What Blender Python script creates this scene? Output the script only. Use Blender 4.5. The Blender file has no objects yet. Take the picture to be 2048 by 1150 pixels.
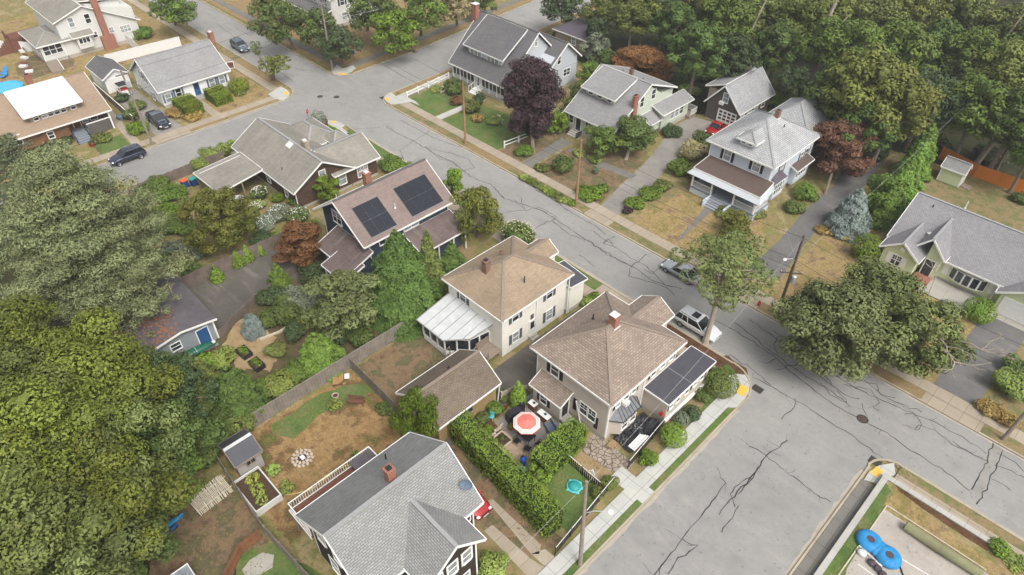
import bpy, math, random
import numpy as np
from mathutils import Matrix, Vector, noise
random.seed(7); rng = np.random.default_rng(7)
SC = bpy.context.scene; COL = SC.collection
R = math.radians
# ------------------------------------------------------------------ camera frame
# World axes: +X runs down the main street, +Y across it; the drone hangs 50 m above the origin.
CF, CTH, CRO, CH = 1365.0, R(41.5), R(0.7), 50.0
S2 = 2 ** .5
def _w(x, y, z): return ((x - y) / S2, (x + y) / S2, z)
_f = (0, math.cos(CTH), -math.sin(CTH)); _r = (1, 0, 0); _u = (0, math.sin(CTH), math.cos(CTH))
_c, _s = math.cos(CRO), math.sin(CRO)
_r2 = tuple(_c * a + _s * b for a, b in zip(_r, _u)); _u2 = tuple(-_s * a + _c * b for a, b in zip(_r, _u))
FW, RT, UP = Vector(_w(*_f)), Vector(_w(*_r2)), Vector(_w(*_u2))
def ray(px, py):
    return FW + RT * ((px - 1024) / CF) + UP * ((575 - py) / CF)
def g(px, py, z=0.0):
    d = ray(px, py); t = (z - CH) / d.z
    return (d.x * t, d.y * t)
def onE(px, py, X):          # point of a wall x = X
    d = ray(px, py); t = X / d.x
    return (d.y * t, CH + d.z * t)
def onS(px, py, Y):          # point of a wall y = Y
    d = ray(px, py); t = Y / d.y
    return (d.x * t, CH + d.z * t)

# ------------------------------------------------------------------ materials
MATS = {}
def lin(c):
    if isinstance(c, str):
        c = tuple(int(c[i:i + 2], 16) / 255 for i in (0, 2, 4))
        c = tuple(x / 12.92 if x <= .04045 else ((x + .055) / 1.055) ** 2.4 for x in c)
    return (*c[:3], 1)
class NT:
    def __init__(s, name, rough=.8, metal=0.0, spec=.3):
        s.m = bpy.data.materials.new(name); s.m.use_nodes = True
        s.t = s.m.node_tree; s.n = s.t.nodes; s.b = s.n['Principled BSDF']
        s.b.inputs['Roughness'].default_value = rough; s.b.inputs['Metallic'].default_value = metal
        s.b.inputs['Specular IOR Level'].default_value = spec
    def l(s, a, b): s.t.links.new(a, b)
    def node(s, k, **kw):
        n = s.n.new(k)
        for a, v in kw.items(): setattr(n, a, v)
        return n
    def coord(s, uv=True, scale=(1, 1, 1)):
        tc = s.node('ShaderNodeTexCoord'); mp = s.node('ShaderNodeMapping')
        s.l(tc.outputs['UV' if uv else 'Object'], mp.inputs[0]); mp.inputs['Scale'].default_value = scale
        return mp.outputs[0]
    def noise(s, vec, scale, detail=4, rough=.55):
        n = s.node('ShaderNodeTexNoise'); n.inputs['Scale'].default_value = scale
        n.inputs['Detail'].default_value = detail; n.inputs['Roughness'].default_value = rough
        if vec is not None: s.l(vec, n.inputs['Vector'])
        return n.outputs['Fac']
    def ramp(s, fac, stops, interp='LINEAR'):
        r = s.node('ShaderNodeValToRGB'); r.color_ramp.interpolation = interp
        e = r.color_ramp.elements
        while len(e) > 1: e.remove(e[-1])
        for i, (p, c) in enumerate(stops):
            q = e[0] if i == 0 else e.new(p)
            q.position = p; q.color = lin(c) if not isinstance(c, (int, float)) else (c, c, c, 1)
        s.l(fac, r.inputs[0]); return r.outputs[0]
    def mix(s, fac, a, b, blend='MIX'):
        m = s.node('ShaderNodeMix', data_type='RGBA', blend_type=blend)
        for sock, v in ((m.inputs[0], fac), (m.inputs[6], a), (m.inputs[7], b)):
            if isinstance(v, (int, float)): sock.default_value = v
            elif isinstance(v, (tuple, str)): sock.default_value = lin(v)
            else: s.l(v, sock)
        return m.outputs[2]
    def bump(s, h, strength=.4, dist=.02):
        b = s.node('ShaderNodeBump'); b.inputs['Strength'].default_value = strength; b.inputs['Distance'].default_value = dist
        s.l(h, b.inputs['Height']); s.l(b.outputs[0], s.b.inputs['Normal'])
    def col(s, c):
        if isinstance(c, (tuple, str)): s.b.inputs['Base Color'].default_value = lin(c)
        else: s.l(c, s.b.inputs['Base Color'])
        return s.m
def sc(c, k):
    c = lin(c); return tuple(min(1, x * k) for x in c[:3])
def m_plain(name, c, var=.18, scale=3, rough=.75, metal=0, spec=.3, bump=0):
    if name in MATS: return MATS[name]
    t = NT(name, rough, metal, spec); v = t.coord(False)
    f = t.noise(v, scale, 5, .65)
    col = t.ramp(f, [(.3, sc(c, 1 - var)), (.7, sc(c, 1 + var))])
    if bump: t.bump(f, bump, .02)
    MATS[name] = t.col(col); return t.m
def m_brick(name, c1, c2, mortar, w=.22, h=.07, ms=.012, var=.35, patch=.25, rough=.85, bump=.3, offset=.5, patchscale=.35, streak=None):
    if name in MATS: return MATS[name]
    t = NT(name, rough); v = t.coord(True)
    b = t.node('ShaderNodeTexBrick'); t.l(v, b.inputs['Vector'])
    b.inputs['Scale'].default_value = 1; b.inputs['Brick Width'].default_value = w; b.inputs['Row Height'].default_value = h
    b.inputs['Mortar Size'].default_value = ms; b.inputs['Mortar Smooth'].default_value = .3; b.offset = offset
    b.inputs['Color1'].default_value = lin(c1); b.inputs['Color2'].default_value = lin(c2); b.inputs['Mortar'].default_value = lin(mortar)
    n = t.noise(t.coord(False), patchscale, 6, .6)
    k = t.ramp(n, [(.3, 1 - patch), (.7, 1.0 + 0)])
    c = t.mix(1.0, b.outputs['Color'], k, 'MULTIPLY')
    n2 = t.noise(t.coord(False), 9, 3, .7)
    c = t.mix(1.0, c, t.ramp(n2, [(.25, 1 - var * .5), (.75, 1.0)]), 'MULTIPLY')
    if streak:
        sn = t.noise(t.coord(True, (1.6, .18, 1)), 1.0, 5, .6)
        c = t.mix(t.ramp(sn, [(.5, 0.0), (.72, streak[1])]), c, streak[0])
    t.bump(b.outputs['Fac'], -bump, .01)
    MATS[name] = t.col(c); return t.m
def m_siding(name, c, pitch=.13, var=.06, dark=.72, vertical=False, rough=.6, dirt=0.0):
    if name in MATS: return MATS[name]
    t = NT(name, rough); v = t.coord(True)
    s = t.node('ShaderNodeSeparateXYZ'); t.l(v, s.inputs[0])
    m = t.node('ShaderNodeMath', operation='DIVIDE'); t.l(s.outputs[0 if vertical else 1], m.inputs[0]); m.inputs[1].default_value = pitch
    fr = t.node('ShaderNodeMath', operation='FRACT'); t.l(m.outputs[0], fr.inputs[0])
    ln = t.ramp(fr.outputs[0], [(0, dark), (.14, 1.0), (1, 1.0)])
    n = t.noise(t.coord(False), 1.3, 6, .65)
    base = t.ramp(n, [(.3, sc(c, 1 - var - dirt)), (.7, sc(c, 1 + var))])
    cc = t.mix(1.0, base, ln, 'MULTIPLY')
    t.bump(fr.outputs[0], .35, .015)
    MATS[name] = t.col(cc); return t.m
def m_ground(name, cols, scale=.25, fine=6.0, bump=.5, fv=.5, rough=.95, pos=None):
    """patchy ground: colours chosen by a large noise, broken by finer ones"""
    if name in MATS: return MATS[name]
    t = NT(name, rough, spec=.1); v = t.coord(False)
    a = t.noise(v, scale, 8, .68); n = len(cols)
    pos = pos or [.33 + .34 * i / (n - 1) for i in range(n)]
    c = t.ramp(a, list(zip(pos, cols)))
    f = t.noise(v, fine, 6, .75); f2 = t.noise(v, fine * 4, 3, .8)
    c = t.mix(1.0, c, t.ramp(f, [(.3, 1 - fv), (.62, 1.0)]), 'MULTIPLY')
    c = t.mix(1.0, c, t.ramp(f2, [(.3, 1 - fv * .7), (.6, 1.0)]), 'MULTIPLY')
    t.bump(f2, bump, .08)
    MATS[name] = t.col(c); return t.m
def m_slab(name, c, w=1.5, h=1.5, joint=.025, jd=.55, var=.14, offset=0.0, c2=None, scale=.6):
    if name in MATS: return MATS[name]
    t = NT(name, .9, spec=.15); v = t.coord(False)
    b = t.node('ShaderNodeTexBrick'); t.l(v, b.inputs['Vector']); b.offset = offset
    b.inputs['Scale'].default_value = 1; b.inputs['Brick Width'].default_value = w; b.inputs['Row Height'].default_value = h
    b.inputs['Mortar Size'].default_value = joint; b.inputs['Mortar Smooth'].default_value = .2
    b.inputs['Color1'].default_value = lin(sc(c, 1.0)); b.inputs['Color2'].default_value = lin(c2 or sc(c, .93)); b.inputs['Mortar'].default_value = lin(sc(c, jd))
    n = t.noise(v, scale, 8, .7)
    cc = t.mix(1.0, b.outputs[0], t.ramp(n, [(.3, 1 - var), (.65, 1.0)]), 'MULTIPLY')
    n2 = t.noise(v, 14, 3, .8)
    cc = t.mix(1.0, cc, t.ramp(n2, [(.3, .86), (.6, 1.0)]), 'MULTIPLY')
    t.bump(n2, .2, .01)
    MATS[name] = t.col(cc); return t.m
def m_leaf(name, c, hue=.0, trans=.0, rough=.65):
    if name in MATS: return MATS[name]
    t = NT(name, rough, spec=.25)
    at = t.node('ShaderNodeAttribute', attribute_name='tint')
    s = t.node('ShaderNodeSeparateColor'); t.l(at.outputs['Color'], s.inputs[0])
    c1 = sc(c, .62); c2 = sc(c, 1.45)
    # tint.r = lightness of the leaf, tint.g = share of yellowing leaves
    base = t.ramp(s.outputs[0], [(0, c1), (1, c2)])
    yel = lin(c); y = (min(1, yel[0] * 1.7 + .02), yel[1] * 1.2, yel[2] * .8)
    cc = t.mix(s.outputs[1], base, y)
    oi = t.node('ShaderNodeObjectInfo')
    hs = t.node('ShaderNodeHueSaturation')
    mr = t.node('ShaderNodeMapRange'); t.l(oi.outputs['Random'], mr.inputs[0]); mr.inputs[3].default_value = .482; mr.inputs[4].default_value = .5; hs.inputs['Saturation'].default_value = 1.16
    mv = t.node('ShaderNodeMapRange'); t.l(oi.outputs['Random'], mv.inputs[0]); mv.inputs[3].default_value = .85; mv.inputs[4].default_value = 1.15
    t.l(mr.outputs[0], hs.inputs['Hue']); t.l(mv.outputs[0], hs.inputs['Value']); t.l(cc, hs.inputs['Color'])
    MATS[name] = t.col(hs.outputs[0]); return t.m
def m_glass(name='glass', c='20262c'):
    if name in MATS: return MATS[name]
    t = NT(name, .12, spec=.7); v = t.coord(False)
    MATS[name] = t.col(t.ramp(t.noise(v, 1.1, 2), [(.4, sc(c, .6)), (.6, sc(c, 1.7))])); return t.m

# ------------------------------------------------------------------ mesh builder
class MB:
    def __init__(s, o=(0, 0, 0), t=(1, 0, 0), n=(0, 1, 0)):
        s.v = []; s.f = []; s.frame(o, t, n)
    def frame(s, o=(0, 0, 0), t=(1, 0, 0), n=(0, 1, 0)):
        s.o, s.t, s.n = Vector(o), Vector(t), Vector(n); return s
    def p(s, a, b, z): return s.o + s.t * a + s.n * b + Vector((0, 0, z))
    def add(s, pts, faces, local=True):
        k = len(s.v)
        s.v += [tuple(s.p(*q)) if local else tuple(q) for q in pts]
        s.f += [tuple(k + i for i in f) for f in faces]; return s
    def box(s, a0, b0, z0, a1, b1, z1):
        a0, a1 = min(a0, a1), max(a0, a1); b0, b1 = min(b0, b1), max(b0, b1); z0, z1 = min(z0, z1), max(z0, z1)
        return s.add([(a0, b0, z0), (a1, b0, z0), (a1, b1, z0), (a0, b1, z0), (a0, b0, z1), (a1, b0, z1), (a1, b1, z1), (a0, b1, z1)],
                     [(0, 3, 2, 1), (4, 5, 6, 7), (0, 1, 5, 4), (1, 2, 6, 5), (2, 3, 7, 6), (3, 0, 4, 7)])
    def poly(s, pts): return s.add(pts, [tuple(range(len(pts)))])
    def prism(s, pts, z0, z1):     # plan polygon extruded in z
        n = len(pts); a = [(x, y, z0) for x, y in pts] + [(x, y, z1) for x, y in pts]
        return s.add(a, [tuple(range(n))[::-1], tuple(range(n, 2 * n))] + [(i, (i + 1) % n, n + (i + 1) % n, n + i) for i in range(n)])
    def slab(s, pts, th, d=(0, 0, -1)):   # polygon in space extruded by th along d
        n = len(pts); b = [(p[0] + d[0] * th, p[1] + d[1] * th, p[2] + d[2] * th) for p in pts]
        return s.add(list(pts) + b, [tuple(range(n)), tuple(range(n, 2 * n))[::-1]] + [(i, n + i, n + (i + 1) % n, (i + 1) % n) for i in range(n)])
    def bar(s, p, q, w, h, up=(0, 0, 1)):  # rectangular bar from p to q (world/local pts)
        p, q = Vector(p), Vector(q); d = (q - p).normalized(); u = Vector(up)
        if abs(d.dot(u)) > .98: u = Vector((1, 0, 0))
        sd = d.cross(u).normalized() * (w / 2); uu = sd.cross(d).normalized() * (h / 2)
        c = [p - sd - uu, p + sd - uu, p + sd + uu, p - sd + uu, q - sd - uu, q + sd - uu, q + sd + uu, q - sd + uu]
        return s.add([tuple(x) for x in c], [(0, 3, 2, 1), (4, 5, 6, 7), (0, 1, 5, 4), (1, 2, 6, 5), (2, 3, 7, 6), (3, 0, 4, 7)])
    def tube(s, pts, rad, n=8, cap=True):
        pts = [Vector(p) for p in pts]; m = len(pts)
        rad = rad if isinstance(rad, (list, tuple)) else [rad] * m
        ring = []
        for i, p in enumerate(pts):
            d = (pts[min(i + 1, m - 1)] - pts[max(i - 1, 0)]).normalized()
            a = Vector((0, 0, 1)) if abs(d.z) < .9 else Vector((1, 0, 0))
            x = d.cross(a).normalized(); y = d.cross(x)
            ring += [tuple(p + (x * math.cos(2 * math.pi * k / n) + y * math.sin(2 * math.pi * k / n)) * rad[i]) for k in range(n)]
        f = [(i * n + k, i * n + (k + 1) % n, (i + 1) * n + (k + 1) % n, (i + 1) * n + k) for i in range(m - 1) for k in range(n)]
        if cap: f += [tuple(range(n)), tuple(range((m - 1) * n, m * n))]
        return s.add(ring, f)
    def lathe(s, c, prof, n=16, a0=0.0):   # prof: (r,z) list around vertical axis at c=(x,y)
        m = len(prof); ring = []
        for r, z in prof:
            ring += [(c[0] + r * math.cos(a0 + 2 * math.pi * k / n), c[1] + r * math.sin(a0 + 2 * math.pi * k / n), z) for k in range(n)]
        f = [(i * n + k, i * n + (k + 1) % n, (i + 1) * n + (k + 1) % n, (i + 1) * n + k) for i in range(m - 1) for k in range(n)]
        if prof[0][0] > .001: f.append(tuple(range(n))[::-1])
        if prof[-1][0] > .001: f.append(tuple(range((m - 1) * n, m * n)))
        return s.add(ring, f)
    def blob(s, c, r, n=10, m=6, jit=0.0, seed=0):
        rx, ry, rz = r if isinstance(r, tuple) else (r, r, r); rg = random.Random(seed)
        v = [(c[0], c[1], c[2] - rz)]
        for i in range(1, m):
            ph = -math.pi / 2 + math.pi * i / m
            for k in range(n):
                th = 2 * math.pi * k / n; j = 1 + rg.uniform(-jit, jit)
                v.append((c[0] + rx * j * math.cos(ph) * math.cos(th), c[1] + ry * j * math.cos(ph) * math.sin(th), c[2] + rz * j * math.sin(ph)))
        v.append((c[0], c[1], c[2] + rz)); L = len(v) - 1
        f = [(0, 1 + (k + 1) % n, 1 + k) for k in range(n)] + [(L, L - n + k, L - n + (k + 1) % n) for k in range(n)]
        for i in range(m - 2):
            for k in range(n):
                a = 1 + i * n; f.append((a + k, a + (k + 1) % n, a + n + (k + 1) % n, a + n + k))
        return s.add(v, f)
    def build(s, name, mat, parent=None, smooth=False, **kw):
        me = bpy.data.meshes.new(name); me.from_pydata(s.v, [], s.f); me.update()
        uv_auto(me)
        if smooth:
            me.polygons.foreach_set('use_smooth', [True] * len(me.polygons))
        if mat: me.materials.append(mat if not isinstance(mat, str) else MATS[mat])
        return link(bpy.data.objects.new(name, me), parent, **kw)
def uv_auto(me):
    """planar UVs in metres, one direction horizontal and one up the slope, for every face"""
    n = len(me.polygons)
    if not n: return
    uv = me.uv_layers.new(name='UVMap')
    nv = len(me.vertices); co = np.empty(nv * 3); me.vertices.foreach_get('co', co); co = co.reshape(-1, 3)
    nl = len(me.loops); vi = np.empty(nl, int); me.loops.foreach_get('vertex_index', vi)
    nn = np.empty(n * 3); me.polygons.foreach_get('normal', nn); nn = nn.reshape(-1, 3)
    lt = np.empty(n, int); me.polygons.foreach_get('loop_total', lt)
    N = np.repeat(nn, lt, axis=0)
    T = np.stack([-N[:, 1], N[:, 0], np.zeros(nl)], 1); L = np.linalg.norm(T, axis=1)
    flat = L < .05; T[flat] = (1, 0, 0); L[flat] = 1; T /= L[:, None]
    flip = (T[:, 0] + T[:, 1] * .5) < 0; T[flip] *= -1
    B = np.cross(N, T); B[B[:, 2] < -.01] *= -1; B[flat] = (0, 1, 0)
    P = co[vi]
    uv.data.foreach_set('uv', np.stack([(P * T).sum(1), (P * B).sum(1)], 1).ravel())
OFF = {}
def link(o, parent=None, label=None, cat=None, group=None, kind=None, local=False):
    COL.objects.link(o)
    if parent is not None:
        o.parent = parent
        off = OFF.get(parent.name)
        if off is not None and not local: o.location = off
    tag(o, label, cat, group, kind); return o
def tag(o, label=None, cat=None, group=None, kind=None):
    if label: o['label'] = label
    if cat: o['category'] = cat
    if group: o['group'] = group
    if kind: o['kind'] = kind
    return o
def thing(name, label, cat, loc=(0, 0, 0), group=None, rz=0.0, local=False):
    o = bpy.data.objects.new(name, None); COL.objects.link(o); o.empty_display_size = .3
    o.location = loc; o.rotation_euler.z = rz
    if not local: OFF[o.name] = (-loc[0], -loc[1], -(loc[2] if len(loc) > 2 else 0))
    return tag(o, label, cat, group)
def copy_tree(o, parent=None):
    c = o.copy(); COL.objects.link(c); c.parent = parent
    for ch in list(o.children): copy_tree(ch, c)
    return c
def place(src, used, loc, rz, label, group=None, s=1.0):
    """first call uses the built thing itself, later calls copy it"""
    o = src if not used else copy_tree(src)
    o.location = loc; o.rotation_euler = (0, 0, rz); o.scale = (s, s, s) if not isinstance(s, tuple) else s
    o['label'] = label
    if group: o['group'] = group
    return o

# ------------------------------------------------------------------ camera, world, light
cam = bpy.data.cameras.new('camera'); co = bpy.data.objects.new('camera', cam); COL.objects.link(co)
cam.sensor_width = 36; cam.lens = CF / 2048 * 36; cam.clip_end = 2000; cam.clip_start = .5
M = Matrix((RT, UP, -FW)).transposed().to_4x4(); M.translation = (0, 0, CH); co.matrix_world = M
SC.camera = co
w = bpy.data.worlds.new('World'); SC.world = w; w.use_nodes = True
sk = w.node_tree.nodes.new('ShaderNodeTexSky'); sk.sky_type = 'NISHITA'; sk.sun_disc = False
SEL, SAZ = R(54), R(102)
sk.sun_elevation = SEL; sk.sun_rotation = SAZ; sk.air_density = 1.0; sk.dust_density = 6.0; sk.ozone_density = .6
bg = w.node_tree.nodes['Background']
hsv = w.node_tree.nodes.new('ShaderNodeHueSaturation'); hsv.inputs['Saturation'].default_value = .22
w.node_tree.links.new(sk.outputs[0], hsv.inputs['Color']); w.node_tree.links.new(hsv.outputs[0], bg.inputs[0]); bg.inputs[1].default_value = .15
sl = bpy.data.lights.new('sun', 'SUN'); so = bpy.data.objects.new('sun', sl); COL.objects.link(so)
sl.energy = 1.15; sl.angle = R(26); sl.color = (1, .96, .9)
sd = Vector((math.sin(SAZ) * math.cos(SEL), math.cos(SAZ) * math.cos(SEL), math.sin(SEL)))
so.rotation_euler = sd.to_track_quat('Z', 'Y').to_euler(); so.location = (0, 0, 90)
SC.view_settings.view_transform = 'Standard'; SC.view_settings.look = 'None'; SC.view_settings.gamma = 1
SC.view_settings.exposure = .52
SC.cycles.max_bounces = 5; SC.cycles.diffuse_bounces = 3; SC.cycles.use_denoising = True
# ------------------------------------------------------------------ ground materials
TAN, STRAW, OLIVE, GRN, DGRN, SOIL = '978162', 'a4926f', '6f7350', '5a7038', '3e5230', '6e5a4a'
m_ground('dry', [SOIL, TAN, 'ab9468', '8d8150', 'a08a60'], .35, 3.0, .7, .42)
m_ground('drygreen', [OLIVE, TAN, '7c7a48', STRAW, '6a7541'], .3, 4, .5, .3)
m_ground('lawn', ['556a3a', '5e743f', '6a7d46', '757c4e', '827d58'], .4, 4, .7, .4)
m_ground('verge', ['64704a', '7c7952', TAN, '6f7649', '877a58'], .5, 4, .6, .3)
m_ground('vergedry', ['8a7048', TAN, '93805a', '7a7446'], .5, 4, .5, .3)
m_ground('brown', ['6b5848', '7e6752', '8c765c', '676049', '74704f', '7c6a54'], .45, 4, .6, .3)
m_ground('mulch', ['54402f', '6b4f3b', '7a5c44'], .8, 6, .7, .45)
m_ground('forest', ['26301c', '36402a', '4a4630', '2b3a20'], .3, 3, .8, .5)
m_ground('patch', ['566b36', '7a6a44', '9c7d56', 'a58a60', '7d5f45', '64703c', '8c6a4b'], .22, 1.8, .6, .42)
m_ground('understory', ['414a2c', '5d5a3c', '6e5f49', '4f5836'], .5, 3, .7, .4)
m_ground('sand', ['8d7558', 'a08a68', 'b09c7a'], .7, 5, .4, .22)
def m_asphalt(name, c, light, big=.06, cracks=0.0):
    t = NT(name, .92, spec=.15); v = t.coord(False)
    a = t.noise(v, big, 8, .65); f = t.noise(v, 2.2, 6, .7); q = t.noise(v, 30, 2, .8)
    cc = t.ramp(a, [(.3, c), (.62, light)])
    cc = t.mix(1.0, cc, t.ramp(f, [(.3, .84), (.65, 1.0)]), 'MULTIPLY')
    cc = t.mix(1.0, cc, t.ramp(q, [(.3, .8), (.62, 1.0)]), 'MULTIPLY')
    ss = t.noise(t.coord(False, (.25, 1.2, 1)), .8, 6, .65)
    cc = t.mix(t.ramp(ss, [(.55, 0.0), (.8, .3)]), cc, 'b3aca0')
    st = t.noise(v, .55, 7, .72); cc = t.mix(t.ramp(st, [(.5, 0.0), (.66, .34)]), cc, sc(c, .62)); sp = t.noise(v, 3.1, 2, .5); cc = t.mix(t.ramp(sp, [(.66, 0.0), (.7, .55)]), cc, sc(c, .5))
    t.bump(q, .15, .01); MATS[name] = t.col(cc)
m_asphalt('road', '8a8886', '9c9a96'); m_asphalt('drive_old', '827d78', '98938c', .2); m_asphalt('drive_dark', '656463', '767472', .25)
m_asphalt('lot_pale', 'a39b92', 'b3aba2', .3); m_asphalt('lot', '57534e', '6a655f', .2); m_asphalt('road_patch', '8b8883', '98958f', .4)
m_slab('walk_new', 'b9b9b3', 1.45, 1.5); m_slab('walk_old', 'a89c8a', 1.4, 1.6, c2='a09484'); m_slab('walk_grey', '7b7872', 1.4, 1.5)
m_slab('kerb', 'b3a893', 2.4, 9, .02, .5, .3); m_slab('conc', 'aaa69d', 3, 3, .02); m_slab('stone_cap', 'b4b2ac', 1.1, 9, .02, .6, .2)
m_plain('tactile', 'd9ab4c', .1, 3, .7); m_plain('sealant', '2e2e30', .3, 3, .7); m_plain('iron', '4a4038', .3, 6, .7)
m_plain('white_line', 'c9c8c4', .1, 3); m_plain('joint', '6f6c68', .2, 3)

# ------------------------------------------------------------------ ground sheets
JR = random.Random(21); TUFT = []
def ragged(pts, step=.5, amp=.13):
    out = []
    for a, c in zip(pts, pts[1:] + pts[:1]):
        n = max(1, int(math.dist(a, c) / step))
        out += [(a[0] + (c[0] - a[0]) * i / n + JR.gauss(0, amp), a[1] + (c[1] - a[1]) * i / n + JR.gauss(0, amp)) for i in range(n)]
    return out
def sheet(name, pts, z, m, kind='structure', parent=None, **kw):
    pts = [tuple(p[:2]) for p in pts]
    if name in ('lawn', 'yard', 'garden_bed', 'verge', 'sand_pit'): TUFT.append((pts, z, m)); pts = ragged(pts, .45, .07)
    if name in ('grass_patch', 'garden_ground'): TUFT.append((pts, z, m)); pts = ragged(pts, .6, .13)
    b = MB(); b.poly([(x, y, z) for x, y in pts])
    if parent is not None: kind = None
    return b.build(name, MATS[m], parent, kind=kind, **kw)
def spx(name, pp, z, m, zz=0.0, **kw): return sheet(name, [g(x, y, zz) for x, y in pp], z, m, **kw)
def rect(x0, y0, x1, y1): return [(x0, y0), (x1, y0), (x1, y1), (x0, y1)]
sheet('ground', rect(-600, -300, 500, 700), 0, 'drygreen')
ZR, ZW, ZV = .008, .11, .095
rb = MB()
def flat(b, pts, z): b.poly([(x, y, z) for x, y in pts])
XW, XE = -97.2, -87.6           # cross street
flat(rb, rect(XE, 47.8, 200, 56.2), ZR)
flat(rb, [(XW, -60), (XE - 1.5, -60), (XE, 47.8), (XE, 56.2), (XE - .3, 72), (-91, 112), (-99, 230), (-110, 230), (-102, 112), (-98, 72), (XW - .6, 56.2), (XW, 48.4)], ZR)
flat(rb, [(XW, 48.4), (XW - .6, 56.2), (-400, 57), (-400, 50)], ZR)
flat(rb, rect(-13.4, -60, -2.3, 47.8), ZR)
def fillet(cx, cy, sx, sy, r, n=8):
    """road corner piece: sx, sy = direction from corner into the block"""
    ox, oy = cx + sx * r, cy + sy * r
    arc = [(ox - sx * r * math.cos(a), oy - sy * r * math.sin(a)) for a in [math.pi / 2 * i / n for i in range(n + 1)]]
    flat(rb, [(cx, cy)] + arc, ZR); return arc
arcs = {'c': fillet(-13.4, 47.8, -1, -1, 3.4), 'se': fillet(-2.3, 47.8, 1, -1, 2.0), 'sh': fillet(XE, 47.8, 1, -1, 5),
        'blue': fillet(XE, 56.2, 1, 1, 3.2), 'n': fillet(XW - .6, 56.2, -1, 1, 3), 'cape': fillet(XW, 48.4, -1, -1, 3.2)}
road = rb.build('road', MATS['road'], kind='structure')
kb = MB()
def kerb(pts, w=.18, z=.12):
    for a, b in zip(pts, pts[1:]):
        kb.bar((*a, z / 2), (*b, z / 2), w, z)
kerb([(XE, -60), (XE, 42.8)]); kerb(arcs['sh']); kerb([(-82.6, 47.7), (-16.8, 47.7)]); kerb(arcs['c']); kerb([(-13.5, 44.4), (-13.5, -60)])
kerb([(-2.2, -60), (-2.2, 45.8)]); kerb(arcs['se']); kerb([(-.3, 47.75), (200, 47.75)])
for a, b in [(-84.4, -43.9), (-40, -24), (-19.5, -1.9), (3.1, 200)]: kerb([(a, 56.3), (b, 56.3)])
kerb(arcs['blue']); kerb([(XE + .1, 59.4), (XE - .2, 72), (-90.9, 112), (-98.9, 230)])
kerb(arcs['n']); kerb([(XW - .8, 59.2), (-98.1, 72), (-102.1, 112), (-110, 230)]); kerb([(-101, 56.35), (-400, 57.1)])
kerb(arcs['cape']); kerb([(-100.4, 48.4), (-400, 49.9)]); kerb([(XW - .05, 45.2), (XW - .05, 30.2)]); kerb([(XW - .05, 25), (XW - .05, -60)])
kb.build('kerb', MATS['kerb'], kind='structure')
def strip(name, x0, y0, x1, y1, m, z=ZW):
    b = MB(); b.box(x0, y0, .001, x1, y1, z); return b.build(name, MATS[m], kind='structure')
# north side of the main street
strip('sidewalk', -84, 57.75, 120, 59.2, 'walk_old')
for a, b, m in [(-83.3, -66.5, 'verge'), (-66.5, -57.6, 'vergedry'), (-57.6, -43.7, 'verge'), (-34.5, -24.2, 'verge'), (-39.9, -34.5, 'verge'), (-19.3, -2, 'vergedry'), (3.2, 60, 'verge')]:
    strip('verge', a, 56.4, b, 57.74, m, ZV)
for a, b, m in [(-43.7, -39.9, 'walk_old'), (-24.2, -19.3, 'walk_old'), (-2, 3.2, 'walk_old')]:
    strip('driveway_apron', a, 56.25, b, 57.745, m, .07)
# south side
strip('sidewalk', -82.5, 44.6, -17.5, 46.1, 'walk_old'); strip('verge', -82, 46.11, -33.3, 47.6, 'lawn', ZV); strip('driveway_apron', -33.3, 46.11, -28.6, 47.6, 'walk_old', .07)
strip('verge', -28.6, 46.11, -17.2, 47.6, 'mulch', ZV)
# bottom street, west side
strip('sidewalk', -15.45, 10, -14.15, 42.6, 'walk_new'); strip('verge', -14.14, 10, -13.6, 42.5, 'lawn', ZV); strip('walk_crossing', -17.0, 28.9, -15.46, 30.5, 'walk_new', .105); strip('walk_crossing', -14.14, 28.9, -13.45, 30.5, 'walk_new', .113)
cw = MB(); cpts = [(-15.45, 42.6), (-14.14, 42.6), (-14.1, 43.0), (-13.6, 43.1), (-13.5, 44.4)] + arcs['c'][1:6] + [(-15.6, 46.3), (-16.1, 45.9), (-15.4, 44.9)]
cw.prism([(-15.45, 42.6), (-14.14, 42.6), (-13.6, 43.0), (-13.52, 44.4), (-13.7, 45.5), (-14.2, 46.5), (-15.1, 47.2), (-15.9, 46.6), (-16.2, 46.0), (-15.6, 44.9)], .001, .115)
ob = cw.build('corner_ramp', MATS['walk_new'], kind='structure')
def tact(x0, y0, x1, y1, rz=0, par=None):
    b = MB(); cx, cy = (x0 + x1) / 2, (y0 + y1) / 2; c, s = math.cos(rz), math.sin(rz)
    q = [((x - cx) * c - (y - cy) * s + cx, (x - cx) * s + (y - cy) * c + cy) for x, y in rect(x0, y0, x1, y1)]
    b.prism(q, .1, .124)
    for i in range(5):
        for j in range(3):
            u, v = (i + .5) / 5, (j + .5) / 3
            x = q[0][0] + (q[1][0] - q[0][0]) * u + (q[3][0] - q[0][0]) * v; y = q[0][1] + (q[1][1] - q[0][1]) * u + (q[3][1] - q[0][1]) * v
            b.blob((x, y, .124), (.035, .035, .012), 6, 4)
    return b.build('tactile_paving', MATS['tactile'], par)
tact(-14.75, 44.6, -13.85, 45.9, .15, ob)
def ramp(pp, mats='walk_new', tp=None):
    b = MB(); b.prism([g(*p) for p in pp], .001, .115); o = b.build('corner_ramp', MATS[mats], kind='structure')
    if tp:
        q = MB(); q.prism([g(*p) for p in tp], .1, .124); q.build('tactile_paving', MATS['tactile'], o)
    return o
ramp([(1727, 961), (1737, 945), (1758, 932), (1787, 927), (1790, 950), (1776, 955), (1762, 970), (1745, 966)], tp=[(1739, 946), (1752, 934), (1765, 944), (1753, 957)])
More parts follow.
